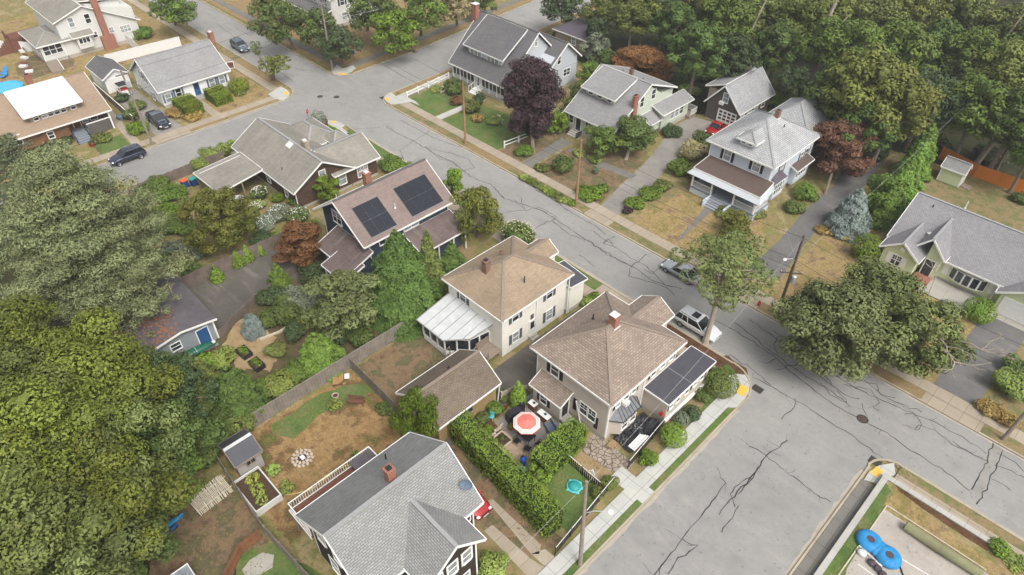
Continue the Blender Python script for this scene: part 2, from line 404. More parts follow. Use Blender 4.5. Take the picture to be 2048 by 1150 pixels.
ramp([(768, 197), (775, 190), (783, 186), (800, 200), (812, 194), (830, 203), (840, 212), (822, 205), (800, 208), (783, 210), (772, 204)], tp=[(769, 198), (773, 195), (780, 200), (777, 204)])
ramp([(663, 143), (674, 131), (686, 138), (706, 132), (712, 138), (700, 146), (690, 151), (678, 152), (668, 149)], tp=[(676, 149), (679, 146), (691, 148), (689, 152)])
ramp([(562, 174), (575, 181), (580, 188), (577, 197), (565, 203), (550, 198), (536, 190), (548, 182), (552, 178)], tp=[(568, 186), (574, 183), (578, 188), (570, 192)])
ramp([(648, 243), (657, 242), (672, 243), (684, 247), (690, 251), (683, 256), (696, 266), (690, 271), (675, 259), (660, 251)], tp=[(663, 243), (672, 243), (671, 247), (664, 248)])
# other walks
strip('sidewalk', -99.7, -40, -98.2, 44.8, 'walk_old'); strip('verge', -98.19, -40, -97.35, 25, 'verge', ZV); strip('verge', -98.19, 30.2, -97.35, 34.5, 'vergedry', ZV); strip('verge', -98.19, 36, -97.35, 44.8, 'vergedry', ZV)
strip('driveway_apron', -98.19, 25, -97.3, 30.2, 'walk_old', .07)
strip('sidewalk', -240, 45.4, -101.5, 46.8, 'walk_old'); strip('verge', -117, 46.81, -101.8, 48.2, 'vergedry', ZV); strip('verge', -240, 46.81, -117.5, 48.2, 'verge', ZV)
strip('sidewalk', -300, 58.3, -101.5, 59.7, 'walk_grey'); strip('verge', -300, 57.2, -101.5, 58.29, 'vergedry', ZV)
b = MB(); b.prism([(-99.8, 59.5), (-101.3, 59.5), (-105.5, 112), (-104, 112)], .001, ZW); b.build('sidewalk', MATS['walk_grey'], kind='structure')
b = MB(); b.prism([(-98.2, 59.6), (-99.75, 59.5), (-103.9, 112), (-102.4, 112)], .001, ZV); b.build('verge', MATS['vergedry'], kind='structure')
b = MB(); b.prism([(-87.3, 60), (-86.0, 60), (-87, 80), (-90.5, 130), (-92, 130), (-88.6, 80)], .001, ZV); b.build('verge', MATS['vergedry'], kind='structure')
b = MB(); b.prism([(-85.95, 58.6), (-84.7, 58.6), (-85.7, 80), (-86.9, 80)], .001, ZW); b.build('sidewalk', MATS['walk_new'], kind='structure')
b = MB(); b.prism([(-107, 112), (-105.5, 112), (-114, 230), (-116, 230)], .001, ZW); b.build('sidewalk', MATS['walk_old'], kind='structure')
# raised corner lot, bottom right
b = MB(); b.box(-.6, -20, .001, 80, 45.15, .5); b.build('raised_lot', MATS['drygreen'], kind='structure')
strip('sidewalk', -2.08, -20, -.97, 44.1, 'walk_grey'); strip('sidewalk', -.2, 45.62, 120, 46.7, 'walk_old'); strip('verge', -.25, 46.71, 120, 47.65, 'verge', ZV)
rw = thing('retaining_wall', 'low retaining wall with pale concrete cap round the raised corner lot', 'wall', (-1, 44, 0))
b = MB(); b.box(-.9, -20, .001, -.61, 45.55, .52); b.box(-.61, 45.16, .001, 80, 45.55, .52); b.build('wall', MATS['conc'], rw)
b = MB(); b.box(-.96, -20, .53, -.5, 45.61, .62); b.box(-.5, 45.1, .53, 80, 45.61, .62); b.build('cap', MATS['stone_cap'], rw)
sheet('mulch_bed', ragged([(.1, 45.08), (7.6, 45.08), (7.5, 44.35), (3, 44.5), (.6, 44.75)], .5, .03), .514, 'mulch')
spx('lawn', [(1770, 962), (1785, 980), (1760, 1025), (1700, 1150), (1640, 1150)], .506, 'lawn', .5)
spx('parking_lot', [(1768, 1018), (2010, 1170), (2000, 1300), (1640, 1300), (1695, 1135)], .512, 'lot_pale', .5)
spx('lawn', [(1790, 975), (1960, 1110), (2048, 1160), (1990, 1170), (1830, 1060), (1768, 1012)], .508, 'dry', .5)
for p, q in [((1773, 1100), (1860, 1152)), ((1716, 1128), (1760, 1160))]:
    b = MB(); b.bar((*g(*p, .5), .519), (*g(*q, .5), .519), .09, .006); b.build('painted_line', MATS['white_line'], kind='structure')
# driveways
spx('driveway', [(1198, 416), (1236, 433), (1262, 402), (1305, 372), (1342, 325), (1378, 296), (1422, 285), (1450, 265), (1478, 262), (1410, 240), (1385, 233), (1362, 245), (1338, 262), (1330, 275), (1308, 305), (1275, 342), (1240, 372)], .02, 'drive_old')
spx('driveway', [(1489, 545), (1558, 560), (1600, 500), (1650, 440), (1710, 390), (1745, 355), (1770, 320), (1740, 300), (1690, 330), (1665, 375), (1610, 420), (1560, 480)], .02, 'drive_dark')
sheet('driveway', [(-1.9, 59.2), (1.9, 59.2), (2.4, 73.6), (-1.9, 73.6)], .02, 'drive_dark')
sheet('driveway', [(-99.7, 25.9), (-99.7, 29.9), (-117.5, 30), (-117.5, 26.4)], .02, 'drive_old')
sheet('driveway', [(-32.6, 20), (-28.7, 20), (-28.7, 44.6), (-32.6, 44.6)], .02, 'lot')
spx('driveway', [(372, 578), (470, 520), (560, 478), (600, 500), (606, 548), (560, 575), (500, 612), (440, 668), (420, 640)], .02, 'lot')
# lawns and yards
sheet('lawn', [(-84, 59.21), (-76.6, 59.21), (-76.6, 67), (-84.3, 68)], .012, 'lawn')
sheet('lawn', [(-74.9, 59.21), (-62.7, 59.21), (-62.2, 66), (-63, 69), (-74.9, 67)], .012, 'lawn')
sheet('front_path', [(-76.4, 59.2), (-75.1, 59.2), (-75.1, 68.5), (-76.4, 68.5)], .03, 'walk_new')
sheet('yard', [(-62.2, 59.21), (-58, 59.21), (-58, 70), (-62.2, 70)], .012, 'brown')
sheet('front_path', [(-57.6, 59.2), (-56.0, 59.2), (-56.6, 68.6), (-58.6, 68.6)], .03, 'walk_grey')
sheet('yard', [(-55.9, 59.21), (-43.6, 59.21), (-46, 72), (-55.9, 67)], .013, 'brown')
spx('front_path', [(1133, 300), (1150, 296), (1200, 322), (1275, 350), (1262, 358), (1190, 332)], .03, 'walk_grey')
sheet('lawn', [(-38.9, 59.21), (-24.3, 59.21), (-24.5, 66), (-28, 74), (-37.5, 72)], .013, 'dry')
spx('front_path', [(1348, 486), (1362, 478), (1440, 408), (1422, 402)], .03, 'walk_grey')
sheet('lawn', [(-20.2, 59.21), (-2.1, 59.21), (-2.1, 74), (-14, 74), (-20.5, 76)], .013, 'dry')
sheet('lawn', [(2.2, 59.21), (40, 59.21), (40, 71), (2.5, 73)], .013, 'verge')
sheet('lawn', [(-24, 84), (40, 84), (40, 97), (-22, 101)], .013, 'verge')
sheet('lawn', [(-42.4, 6.6), (-36, 6.5), (-30.5, 6.6), (-30.3, 18), (-36.5, 20.3), (-41.8, 20.3)], .012, 'patch')
spx('grass_patch', [(540, 850), (620, 800), (690, 770), (745, 765), (740, 790), (690, 800), (640, 830), (590, 880), (545, 870)], .018, 'lawn')
sheet('yard', [(-42.2, 20.5), (-33.5, 20.5), (-33, 29), (-42.2, 29)], .012, 'brown')
spx('yard', [(300, 1150), (300, 1000), (380, 1010), (460, 960), (520, 1040), (540, 1080), (480, 1110), (450, 1200)], .012, 'brown')
spx('yard', [(545, 1085), (640, 1150), (640, 1300), (440, 1300), (480, 1110)], .014, 'lawn')
spx('concrete_pad', [(500, 1120), (525, 1105), (548, 1110), (545, 1135), (520, 1150), (495, 1160), (484, 1140)], .022, 'conc')
sheet('yard', [(-62, 30), (-86, 30), (-86, 4), (-62, 4)], .012, 'drygreen')
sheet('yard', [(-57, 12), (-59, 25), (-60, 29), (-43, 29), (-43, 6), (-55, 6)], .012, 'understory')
sheet('lawn', [(-99.8, 31), (-99.8, 44.8), (-103, 45.3), (-116, 45.3), (-106, 42.6), (-106.3, 30.4)], .012, 'dry')
sheet('lawn', [(-99.8, 18.2), (-99.8, 22.3), (-103.8, 22.3), (-103.8, 18.2)], .012, 'lawn')
sheet('front_path', [(-99.7, 34.7), (-99.7, 36), (-106, 36), (-106, 34.7)], .03, 'walk_old')
sheet('front_path', [(-99.7, 22.4), (-99.7, 23.6), (-113, 24.4), (-113, 23.3)], .03, 'walk_old')
sheet('lawn', [(-128, 24), (-128, 45), (-142, 45.3), (-170, 45.3), (-160, 10), (-130, 10)], .011, 'dry')
sheet('lawn', [(-101, 60), (-102, 72), (-125, 95), (-170, 95), (-170, 60)], .011, 'vergedry')
sheet('lawn', [(-86.8, 30), (-69, 30), (-69, 44.5), (-82, 44.5), (-86, 42)], .011, 'verge')
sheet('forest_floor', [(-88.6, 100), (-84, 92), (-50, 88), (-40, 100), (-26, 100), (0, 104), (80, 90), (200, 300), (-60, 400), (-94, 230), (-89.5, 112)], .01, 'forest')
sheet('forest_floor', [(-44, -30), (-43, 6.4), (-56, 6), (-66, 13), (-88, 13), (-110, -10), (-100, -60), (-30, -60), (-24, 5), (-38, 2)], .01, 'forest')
# patio behind the corner house
m_slab('paver', 'b39d86', .3, .3, .012, .7, .2, .5, 'a08c78'); m_slab('paver_grey', '908884', .25, .12, .01, .7, .2, .5)
sheet('patio', [(-27.9, 26.0), (-22.3, 26.0), (-22.3, 30.9), (-24, 30.9), (-24, 30.0), (-27.4, 30.0), (-28.2, 30)], .022, 'paver_grey')
sheet('patio', [(-26.6, 23.2), (-22.4, 23.2), (-22.4, 25.98), (-26.6, 25.98)], .024, 'paver')
sheet('garden_bed', [(-29, 21.5), (-26.7, 22.8), (-26.7, 25.9), (-28.2, 26), (-28.5, 30.5), (-29, 30.5)], .018, 'mulch')
sheet('lawn', [(-22.2, 24.6), (-16, 22.5), (-16.6, 27.8), (-20.5, 28.3), (-21.4, 28)], .014, 'lawn')
sheet('lawn', [(-22.6, 18.4), (-16.9, 18.4), (-16, 22.0), (-30, 22.3), (-30, 20.3)], .012, 'brown')
for p in ([(975, 1003), (985, 998), (1082, 1090), (1078, 1108), (1062, 1108)], [(968, 1062), (985, 1050), (1062, 1118), (1090, 1135), (1140, 1150), (1090, 1190)], [(1062, 1108), (1090, 1098), (1140, 1140), (1120, 1160)]):
    spx('side_path', p, .02 + .004 * (p[0][0] % 3), 'walk_old')
def m_flag(name, a, b_, gap):
    t = NT(name, .9, spec=.2); v = t.coord(False)
    vo = t.node('ShaderNodeTexVoronoi', feature='DISTANCE_TO_EDGE'); vo.inputs['Scale'].default_value = 2.0; t.l(v, vo.inputs['Vector'])
    cc = t.mix(t.ramp(vo.outputs['Distance'], [(.02, 1.0), (.08, 0.0)]), t.ramp(t.noise(v, 2.2, 5), [(.35, a), (.65, b_)]), gap)
    MATS[name] = t.col(cc)
m_flag('flagstone', '85786a', 'a3978a', '4e453a')
sheet('stone_path', [(-20.9, 29.2), (-20.9, 31.4), (-16.5, 31.6), (-16.3, 29.6)], .026, 'flagstone')
sheet('sand_pit', [(-20.6, 27.9), (-20.9, 29.19), (-16.6, 29.5), (-16.9, 27.6)], .02, 'sand')
sheet('garden_bed', [(-17, 31.7), (-15.6, 31.7), (-15.6, 42.5), (-16.6, 46), (-17, 46)], .02, 'verge')
spx('lawn', [(1420, 735), (1440, 715), (1475, 745), (1480, 770), (1465, 798), (1400, 830)], .03, 'lawn')
spx('verge', [(1440, 715), (1450, 708), (1492, 738), (1496, 750), (1478, 752), (1474, 745)], .034, 'mulch')
# ------------------------------------------------------------------ sealed cracks, traced
CR = '''0.11:1010,340 1040,356 1075,380 1110,402 1150,428 1190,452 1215,470
0.12:770,252 800,270 830,283 870,308 905,325 940,352 985,372 1010,398 1050,410 1078,418 1112,438 1135,455 1170,478 1205,500 1250,528 1275,538 1300,558 1345,575
.1:800,240 830,256 860,272 905,290 950,300
.09:850,292 880,318 905,322 925,342 950,335 935,318 900,305 870,300
.08:860,262 800,300 810,330 835,318 870,345
.1:1012,425 1080,416 1115,434 1072,457
.1:1105,442 1140,470 1180,482 1215,510 1255,528
.09:1040,395 1050,420 1030,400
.1:1185,462 1225,490 1262,516 1290,530 1330,570 1365,578
.1:1225,488 1215,478 1206,487 1228,492
.09:1232,472 1206,486
.11:1295,508 1260,535 1258,552 1290,560 1330,575 1350,590
.08:1290,540 1305,548 1325,530
.08:1157,508 1188,533
.11:1430,640 1480,668 1530,700 1580,742 1640,790 1680,818 1705,830 1760,860 1830,905 1880,935 1940,982
.1:1470,645 1500,668 1545,706 1600,745 1660,780 1700,812
.11:1500,640 1540,668 1585,700 1620,715 1660,745 1700,770 1740,790 1790,812 1835,830 1860,840
.09:1555,708 1548,688 1560,672 1545,660
.09:1552,715 1540,725 1518,722
.1:1550,740 1590,730 1605,722 1560,705
.1:1600,718 1640,752 1662,770 1690,790 1720,800
.1:1610,700 1650,722 1700,745 1735,762 1760,790 1800,808 1845,825
.09:1690,770 1740,778 1760,806 1745,815 1758,822
.09:1720,762 1750,768 1765,790 1790,795
.09:1650,755 1680,788 1695,806 1660,790 1640,765
.09:1808,828 1835,832 1845,852 1828,858 1838,850 1870,862 1905,890 1940,905 1970,920
.09:1860,838 1900,862 1940,885 1975,908
.09:1908,885 1935,902 1965,915
.08:1725,806 1730,825 1738,832
.1:1505,757 1525,762 1570,790 1620,818 1660,845 1700,870 1750,905 1800,942 1850,990 1880,1010
.1:1450,715 1460,710 1500,735 1540,770
.12:1986,888 1945,980
.12:2005,900 1985,950 1955,1008
.09:1995,905 2030,925 2048,945
.09:1990,930 2010,935 2035,948 2048,955
.09:1980,955 2022,980
.09:1592,798 1588,815 1565,838
.12:1572,880 1558,895 1540,905 1528,915 1520,930 1505,950 1485,975 1466,992 1450,1010 1438,1030
.1:1520,932 1500,960 1478,990
.1:1515,945 1470,975 1462,988 1470,1015
.1:1496,892 1515,900 1530,912 1580,948 1640,995 1662,1005
.1:1440,955 1452,965 1430,995 1412,1018 1398,1038 1380,1055 1362,1078 1340,1105 1322,1130 1305,1150
.1:1362,1078 1378,1092 1395,1090 1380,1102 1350,1125 1335,1150
.09:1322,1130 1318,1150
.09:1475,1010 1465,1035 1440,1065
.1:505,20 560,60 600,95
.1:430,45 470,75 520,100 560,125 600,140 624,140
.09:470,55 500,72 510,62
.1:540,130 590,165
.08:768,130 815,160
.08:20,20 25,25
.08:760,255 640,262 600,268'''
rr = random.Random(3); sb = MB()
def crack(pts, w):
    out = []
    for a, b in zip(pts, pts[1:]):
        n = max(2, int(math.dist(a, b) / .45))
        for i in range(n): out.append((a[0] + (b[0] - a[0]) * i / n, a[1] + (b[1] - a[1]) * i / n))
    out.append(pts[-1]); L, Rr = [], []
    out = [(x + rr.gauss(0, .07), y + rr.gauss(0, .07)) for x, y in out]
    for i, p in enumerate(out):
        q, r_ = out[max(i - 1, 0)], out[min(i + 1, len(out) - 1)]
        dx, dy = r_[0] - q[0], r_[1] - q[1]; l = math.hypot(dx, dy) or 1; hw = w / 2 * rr.uniform(.55, 1.25)
        L.append((p[0] - dy / l * hw, p[1] + dx / l * hw, .0125)); Rr.append((p[0] + dy / l * hw, p[1] - dx / l * hw, .0125))
    n = len(out); sb.add(L + Rr, [(i, i + 1, n + i + 1, n + i) for i in range(n - 1)])
for ln in CR.split('\n'):
    wv, pp = ln.split(':'); P = [g(*map(float, s.split(','))) for s in pp.split()]
    P = [(x, y) for x, y in P]; crack(P, float(wv) * .78)
    if len(P) > 4:      # fine side branches
        for _ in range(len(P) // 2):
            p = rr.choice(P); a = rr.uniform(0, 6.28); l = rr.uniform(.6, 1.6)
            crack([p, (p[0] + math.cos(a) * l, p[1] + math.sin(a) * l * .6)], .028)
sb.build('crack_sealant', MATS['sealant'], road)
m_plain('gutter_dirt', 'a0988b', .12, 1.5, .95)
for (x0, y0, x1, y1, sx, sy) in ((-2.32, 10, -2.32, 45, -.55, 0), (-13.38, 10, -13.38, 43, .45, 0), (-78, 47.85, -18, 47.85, 0, .45), (-80, 56.15, 20, 56.15, 0, -.35), (0, 47.85, 30, 47.85, 0, .4), (-96.95, 18, -96.95, 44, .4, 0)):
    n = int(math.dist((x0, y0), (x1, y1)) / .6); e0 = [(x0 + (x1 - x0) * i / n, y0 + (y1 - y0) * i / n) for i in range(n + 1)]
    e1 = [(x + sx * (.3 + JR.random() * .45), y + sy * (.3 + JR.random() * .45)) for x, y in e0]; q = MB()
    q.add([(*p, .0105) for p in e0 + e1], [(i, i + 1, n + 2 + i, n + 1 + i) for i in range(n)]); q.build('gutter_dirt', MATS['gutter_dirt'], road)
spx('road_patch', [(1987, 888), (2004, 898), (1975, 965), (1955, 1005), (1942, 985), (1950, 975)], .0105, 'road_patch')
def manhole(px, py, r, lab):
    x, y = g(px, py); t = thing('manhole_cover', lab, 'manhole', (x, y, 0), 'manhole covers in the street')
    b = MB(); b.lathe((x, y), [(r + .1, .009), (r + .1, .016), (r, .016)], 20); b.build('frame', MATS['sealant'], t)
    b = MB(); b.lathe((x, y), [(r - .01, .01), (r - .01, .02), (0, .021)], 20)
    for k in range(-3, 4): b.box(x - r * .7, y + k * r * .22 - .02, .02, x + r * .7, y + k * r * .22 + .02, .027)
    b.build('cover', MATS['iron'], t)
manhole(1725, 838, .42, 'rusty round manhole cover among sealed cracks before the bottom street')
manhole(640, 193, .36, 'faint manhole cover in the crossing, nearer the stop sign')
manhole(673, 194, .38, 'darker manhole cover in the middle of the crossing')
def grate(px, py, lab):
    x, y = g(px, py); t = thing('storm_drain', lab, 'drain', (x, y, 0), 'storm drains at the kerbs')
    b = MB(); b.box(x - .5, y - .4, .009, x + .5, y + .4, .018); b.build('frame', MATS['sealant'], t)
    b = MB()
    for k in range(7): b.box(x - .42 + k * .125, y - .32, .018, x - .36 + k * .125, y + .32, .03)
    b.build('grate', MATS['iron'], t)
grate(1515, 778, 'iron storm drain beside the yellow pad at the hip roofed house corner')
grate(1750, 923, 'iron storm drain by the yellow pad of the raised lot corner')
grate(766, 196, 'iron storm drain at the corner of the green lawn with white fence')
# ------------------------------------------------------------------ building materials
m_brick('roof_tan', 'a59587', '8d7e72', '6f6256', .38, .2, .02, .35, .25, bump=.5, streak=('75695e', .35))
m_brick('roof_beige', 'a5937c', '96846f', '796956', .5, .14, .012, .25, .22, streak=('6f6250', .35))
m_brick('roof_grey', '9b9a99', '8d8c8c', '6a6a6a', .4, .16, .014, .25, .15)
m_brick('roof_light', 'b0b0b0', '9b9c9e', '6e6e70', .45, .2, .02, .3, .2)
m_brick('roof_slate', '74726f', '66646a', '4e4c4c', .35, .15, .012, .3, .15)
m_brick('roof_worn', '938f86', '87837b', '757068', .5, .2, .006, .3, .22, streak=('a59d8c', .3))
m_brick('roof_pale', 'c0c0be', 'aeb0b2', '7d7f82', .5, .22, .03, .35, .3, streak=('7b7f78', .25))
m_brick('roof_rose', '93827b', '84756f', '6a5f5a', .38, .15, .012, .35, .2)
m_brick('roof_roseold', '7b6a66', '6b5d5b', '544a48', .38, .15, .012, .4, .3, streak=('9a9490', .3))
m_brick('roof_bung', 'a08b76', '94806d', '82705f', .4, .16, .008, .3, .12)
m_brick('roof_barn', '857868', '74685d', '5a4d43', .34, .17, .02, .3, .3, streak=('5e554a', .3))
m_brick('roof_ranch', '9a9899', '8b898c', '68676a', .3, .17, .02, .3, .14)
m_brick('roof_bigfront', 'a2a2a1', '91928f', '696a69', .32, .16, .02, .4, .22, streak=('7a7a76', .4))
m_plain('roof_membrane', '4a4a50', .12, 1.2, .55); m_plain('roof_brown', '5a4c47', .1, 2, .7); m_plain('roof_darkgar', '575058', .15, 1.2, .8)
m_plain('roof_white', 'cfcdc9', .03, 1.2, .5); m_plain('roof_panel', 'bcbebe', .12, 1.5, .45); m_plain('rust', '8a5f45', .25, 4, .9)
m_plain('roof_purp', '5c575b', .25, .8, .8); m_plain('metal_seam', '77797c', .2, 3, .45, .4)
m_plain('cap_tan', '83766a', .15, 5); m_plain('cap_grey', '8f8f8f', .1, 5); m_plain('cap_dark', '5c5a5a', .1, 5); m_plain('cap_bung', '8f7c6a', .1, 5)
m_siding('side_cream', 'e8e3d8', .13, .03, .86, dirt=.02); m_siding('side_taupe', 'bdb3a7', .12, .03, .9); m_siding('side_blue', 'b5b9bd', .13, .04, .84)
m_siding('side_paleblue', 'c3cbd3', .12, .04, .84, dirt=.04); m_siding('side_green', 'bfc6b6', .14, .05, .82, dirt=.05); m_siding('side_sage', 'c3cba4', .16, .04, .8)
m_siding('side_white', 'e2e2e0', .14, .03, .84); m_siding('side_lightgrey', 'cbcbc6', .14, .03, .86); m_siding('side_navy', '3c4350', .13, .08, .8)
m_siding('side_darkgrey', '544e4b', .3, .08, .85, True); m_siding('side_mid', '8e9298', .13, .06, .85); m_siding('side_shedgrey', '9a9692', .15, .08, .85, True)
m_siding('side_brownnatural', '91887a', .14, .1, .8)
m_brick('shake_brown', '7a5f4c', '5c4c43', '33291f', .16, .17, .012, .7, .45, patchscale=.9); m_brick('shake_dark', '4a403c', '3a3230', '221c1a', .16, .17, .01, .5, .3)
m_brick('shake_orange', '9a7254', '87634a', '5e4432', .16, .17, .01, .5, .35); m_brick('shake_grey', '7e7874', '6c6764', '47433f', .16, .17, .012, .5, .3)
m_brick('brick', 'a0583f', '8a4a38', 'b3a090', .22, .075, .01, .3, .2); m_brick('brick_old', '8f5f4e', '74503f', 'a08e80', .22, .075, .012, .4, .35)
m_brick('stucco_yellow', 'b49f70', 'a68d60', '8a7550', .6, .35, .008, .4, .4); m_plain('stone_mix', '94877a', .45, 2.5, .9, bump=.6)
m_plain('white_trim', 'e4e3df', .03, 2, .5); m_plain('black_trim', '2e2d2e', .15, 3, .5); m_plain('grey_trim', '7c7c7c', .1, 3, .6); m_plain('foundation', 'a8a298', .15, 1.5, .9)
m_plain('shutter_grey', '565a60', .1, 3, .6); m_plain('shutter_black', '242428', .1, 3, .55); m_plain('shutter_blue', '5e6b7b', .1, 3, .6); m_plain('shutter_white', 'dddcd6', .04, 3, .6)
m_plain('door_blue', '2a5580', .1, 2, .5); m_plain('door_white', 'dddcd8', .05, 2, .5); m_plain('wood_grey', '86796d', .25, 6, .85); m_plain('wood_brown', '6d4a3c', .25, 5, .8); m_plain('wood_tan', 'a98458', .25, 6, .8)
m_plain('porch_grey', '7a8087', .1, 3, .6); m_plain('metal_white', 'd8d8d6', .05, 4, .4, .1); m_plain('pane_curtain', '8a9094', .35, 1.5, .2, spec=.6); m_glass('glass', '2a3037'); m_plain('black_metal', '28282a', .2, 5, .45, .3)
m_plain('solar', '1f222b', .12, .6, .22, .2, .6); m_plain('solar_rail', '8d8f94', .1, 3, .4, .6); m_plain('screen_dark', '33373b', .2, 2, .4, spec=.5)
WR = random.Random(11)
FR = {'E': lambda c: dict(o=(c, 0, 0), t=(0, 1, 0), n=(1, 0, 0)), 'S': lambda c: dict(o=(0, c, 0), t=(1, 0, 0), n=(0, -1, 0))}
class House:
    def __init__(s, name, label, cat, loc, group=None):
        s.r = thing(name, label, cat, (*loc, 0), group)
    def b(s, mb, name, m, par=None, **kw): return mb.build(name, MATS[m], par or s.r, **kw)
    # --- walls
    def box(s, x0, y0, x1, y1, z0, z1, m, name='wall', base=None):
        o = s.b(MB().box(x0, y0, z0, x1, y1, z1), name, m)
        if base: s.b(MB().box(x0 + .03, y0 + .03, 0, x1 - .03, y1 - .03, z0 - .002), 'foundation', base)
        return o
    def corners(s, x0, y0, x1, y1, z0, z1, m='white_trim', w=.12):
        for x, y in ((x0, y0), (x1, y0), (x1, y1)):
            dx = -.015 if x == x0 else .015; dy = -.015 if y == y0 else .015
            s.b(MB().box(x + dx if x == x0 else x - w, y + dy if y == y0 else y - w, z0, x + w if x == x0 else x + dx, y + w if y == y0 else y + dy, z1), 'corner_board', m)
    def gwall(s, x0, y0, x1, y1, z0, ze, zr, ax, m, ridge=None, ov=(.4, .3), base='foundation', roofze=None):
        """gabled body; ze/zr are the roof surface heights at the outer eave and ridge of the roof outline grown by ov"""
        lo, hi = (y0, y1) if ax == 'x' else (x0, x1); rg = (lo + hi) / 2 if ridge is None else ridge
        k0 = (zr - ze) / (rg - (lo - ov[0])); k1 = (zr - ze) / ((hi + ov[0]) - rg)
        h0, h1 = ze + k0 * ov[0] - .2, ze + k1 * ov[0] - .2
        prof = [(lo, z0), (hi, z0), (hi, h1), (rg, zr - .2), (lo, h0)]
        b = MB()
        if ax == 'x':
            a = [(x0, p, q) for p, q in prof]; c = [(x1, p, q) for p, q in prof]
        else:
            a = [(p, y0, q) for p, q in prof]; c = [(p, y1, q) for p, q in prof]
        b.add(a + c, [(0, 1, 2, 3, 4), (9, 8, 7, 6, 5)] + [(i, 5 + i, 5 + (i + 1) % 5, (i + 1) % 5) for i in range(5)])
        o = s.b(b, 'wall', m)
        if base and z0 > .05: s.b(MB().box(x0 + .04, y0 + .04, 0, x1 - .04, y1 - .04, z0 - .002), 'foundation', base)
        return o
    # --- roofs
    def gable(s, x0, y0, x1, y1, ze, zr, ax, m, ridge=None, th=.16, cap='cap_grey', trim='white_trim', ze1=None, cut0=None, fh=.2):
        b = MB(); f = MB(); c = MB(); ze1 = ze if ze1 is None else ze1
        lo, hi, a0, a1 = (y0, y1, x0, x1) if ax == 'x' else (x0, x1, y0, y1)
        rg = (lo + hi) / 2 if ridge is None else ridge
        P = (lambda a, p, z: (a, p, z)) if ax == 'x' else (lambda a, p, z: (p, a, z))
        e0, e1, r0, r1 = (P(a0, lo, ze), P(a1, lo, ze)), (P(a0, hi, ze1), P(a1, hi, ze1)), P(a0, rg, zr), P(a1, rg, zr)
        b.slab([e0[0], e0[1], r1, r0], th); b.slab([r0, r1, e1[1], e1[0]], th)
        o = s.b(b, 'roof', m)
        u = .03
        for p, q in ((e0[0], e0[1]), (e1[0], e1[1])):     # eaves
            d = (0, -u, 0) if (ax == 'x' and p[1] == lo) else (0, u, 0) if ax == 'x' else ((-u, 0, 0) if p[0] == lo else (u, 0, 0))
            f.bar((p[0] + d[0], p[1] + d[1], p[2] - fh / 2 + .01), (q[0] + d[0], q[1] + d[1], q[2] - fh / 2 + .01), .06, fh)
        for k, (A, B_, C_) in enumerate(((e0[0], r0, e1[0]), (e0[1], r1, e1[1]))):   # rakes
            sg = -u if k == 0 else u; d = (sg, 0, 0) if ax == 'x' else (0, sg, 0)
            for p, q in ((A, B_), (B_, C_)):
                f.bar((p[0] + d[0], p[1] + d[1], p[2] - fh / 2 + .015), (q[0] + d[0], q[1] + d[1], q[2] - fh / 2 + .015), .06, fh)
        s.b(f, 'fascia', trim)
        c.bar((*r0[:2], r0[2] + .005), (*r1[:2], r1[2] + .005), .3, .05); s.b(c, 'ridge_cap', cap, o)
        return o
    def hip(s, x0, y0, x1, y1, ze, zr, m, ax='x', rl=0.0, th=.16, cap='cap_tan', trim='white_trim', name='roof'):
        cx, cy = (x0 + x1) / 2, (y0 + y1) / 2
        A, B_ = ((cx - rl / 2, cy, zr), (cx + rl / 2, cy, zr)) if ax == 'x' else ((cx, cy - rl / 2, zr), (cx, cy + rl / 2, zr))
        K = [(x0, y0, ze), (x1, y0, ze), (x1, y1, ze), (x0, y1, ze)]
        if ax == 'x': faces = [[K[0], K[1], B_, A], [K[1], K[2], B_], [K[2], K[3], A, B_], [K[3], K[0], A]]
        else: faces = [[K[0], K[1], A], [K[1], K[2], B_, A], [K[2], K[3], B_], [K[3], K[0], A, B_]]
        b = MB()
        for fc in faces:
            if rl < .01:
                q = []
                for p in fc:
                    if p not in q: q.append(p)
                fc = q
            b.poly(fc)
        b.poly([(x, y, z - th) for x, y, z in K])
        for p, q in zip(K, K[1:] + K[:1]): b.poly([p, q, (*q[:2], q[2] - th), (*p[:2], p[2] - th)])
        o = s.b(b, name, m)
        f = MB()
        for (p, q, d) in ((K[0], K[1], (0, -.03)), (K[1], K[2], (.03, 0)), (K[2], K[3], (0, .03)), (K[3], K[0], (-.03, 0))):
            f.bar((p[0] + d[0], p[1] + d[1], ze - .09), (q[0] + d[0], q[1] + d[1], ze - .09), .06, .2)
        s.b(f, 'fascia', trim)
        c = MB(); prs = [(K[0], A), (K[1], B_ if ax == 'x' else A), (K[2], B_), (K[3], A if ax == 'x' else B_)]
        if rl > .05: prs.append((A, B_))
        for p, q in prs: c.bar((p[0], p[1], p[2] + .01), (q[0], q[1], q[2] + .01), .28, .05)
        s.b(c, 'ridge_cap', cap, o); return o
    def shed(s, pts, m, th=.14, trim='white_trim', name='roof'):
        """sloping or flat roof from 4 corner points"""
        o = s.b(MB().slab(pts, th), name, m)
        if trim:
            f = MB(); cx = sum(p[0] for p in pts) / len(pts); cy = sum(p[1] for p in pts) / len(pts)
            for p, q in zip(pts, pts[1:] + pts[:1]):
                d = Vector((q[1] - p[1], p[0] - q[0], 0)).normalized() * .035
                m_ = Vector(((p[0] + q[0]) / 2 - cx, (p[1] + q[1]) / 2 - cy, 0))
                if d.dot(m_) < 0: d = -d
                f.bar((p[0] + d.x, p[1] + d.y, p[2] - .07), (q[0] + d.x, q[1] + d.y, q[2] - .07), .06, .18)
            s.b(f, 'fascia', trim)
        return o
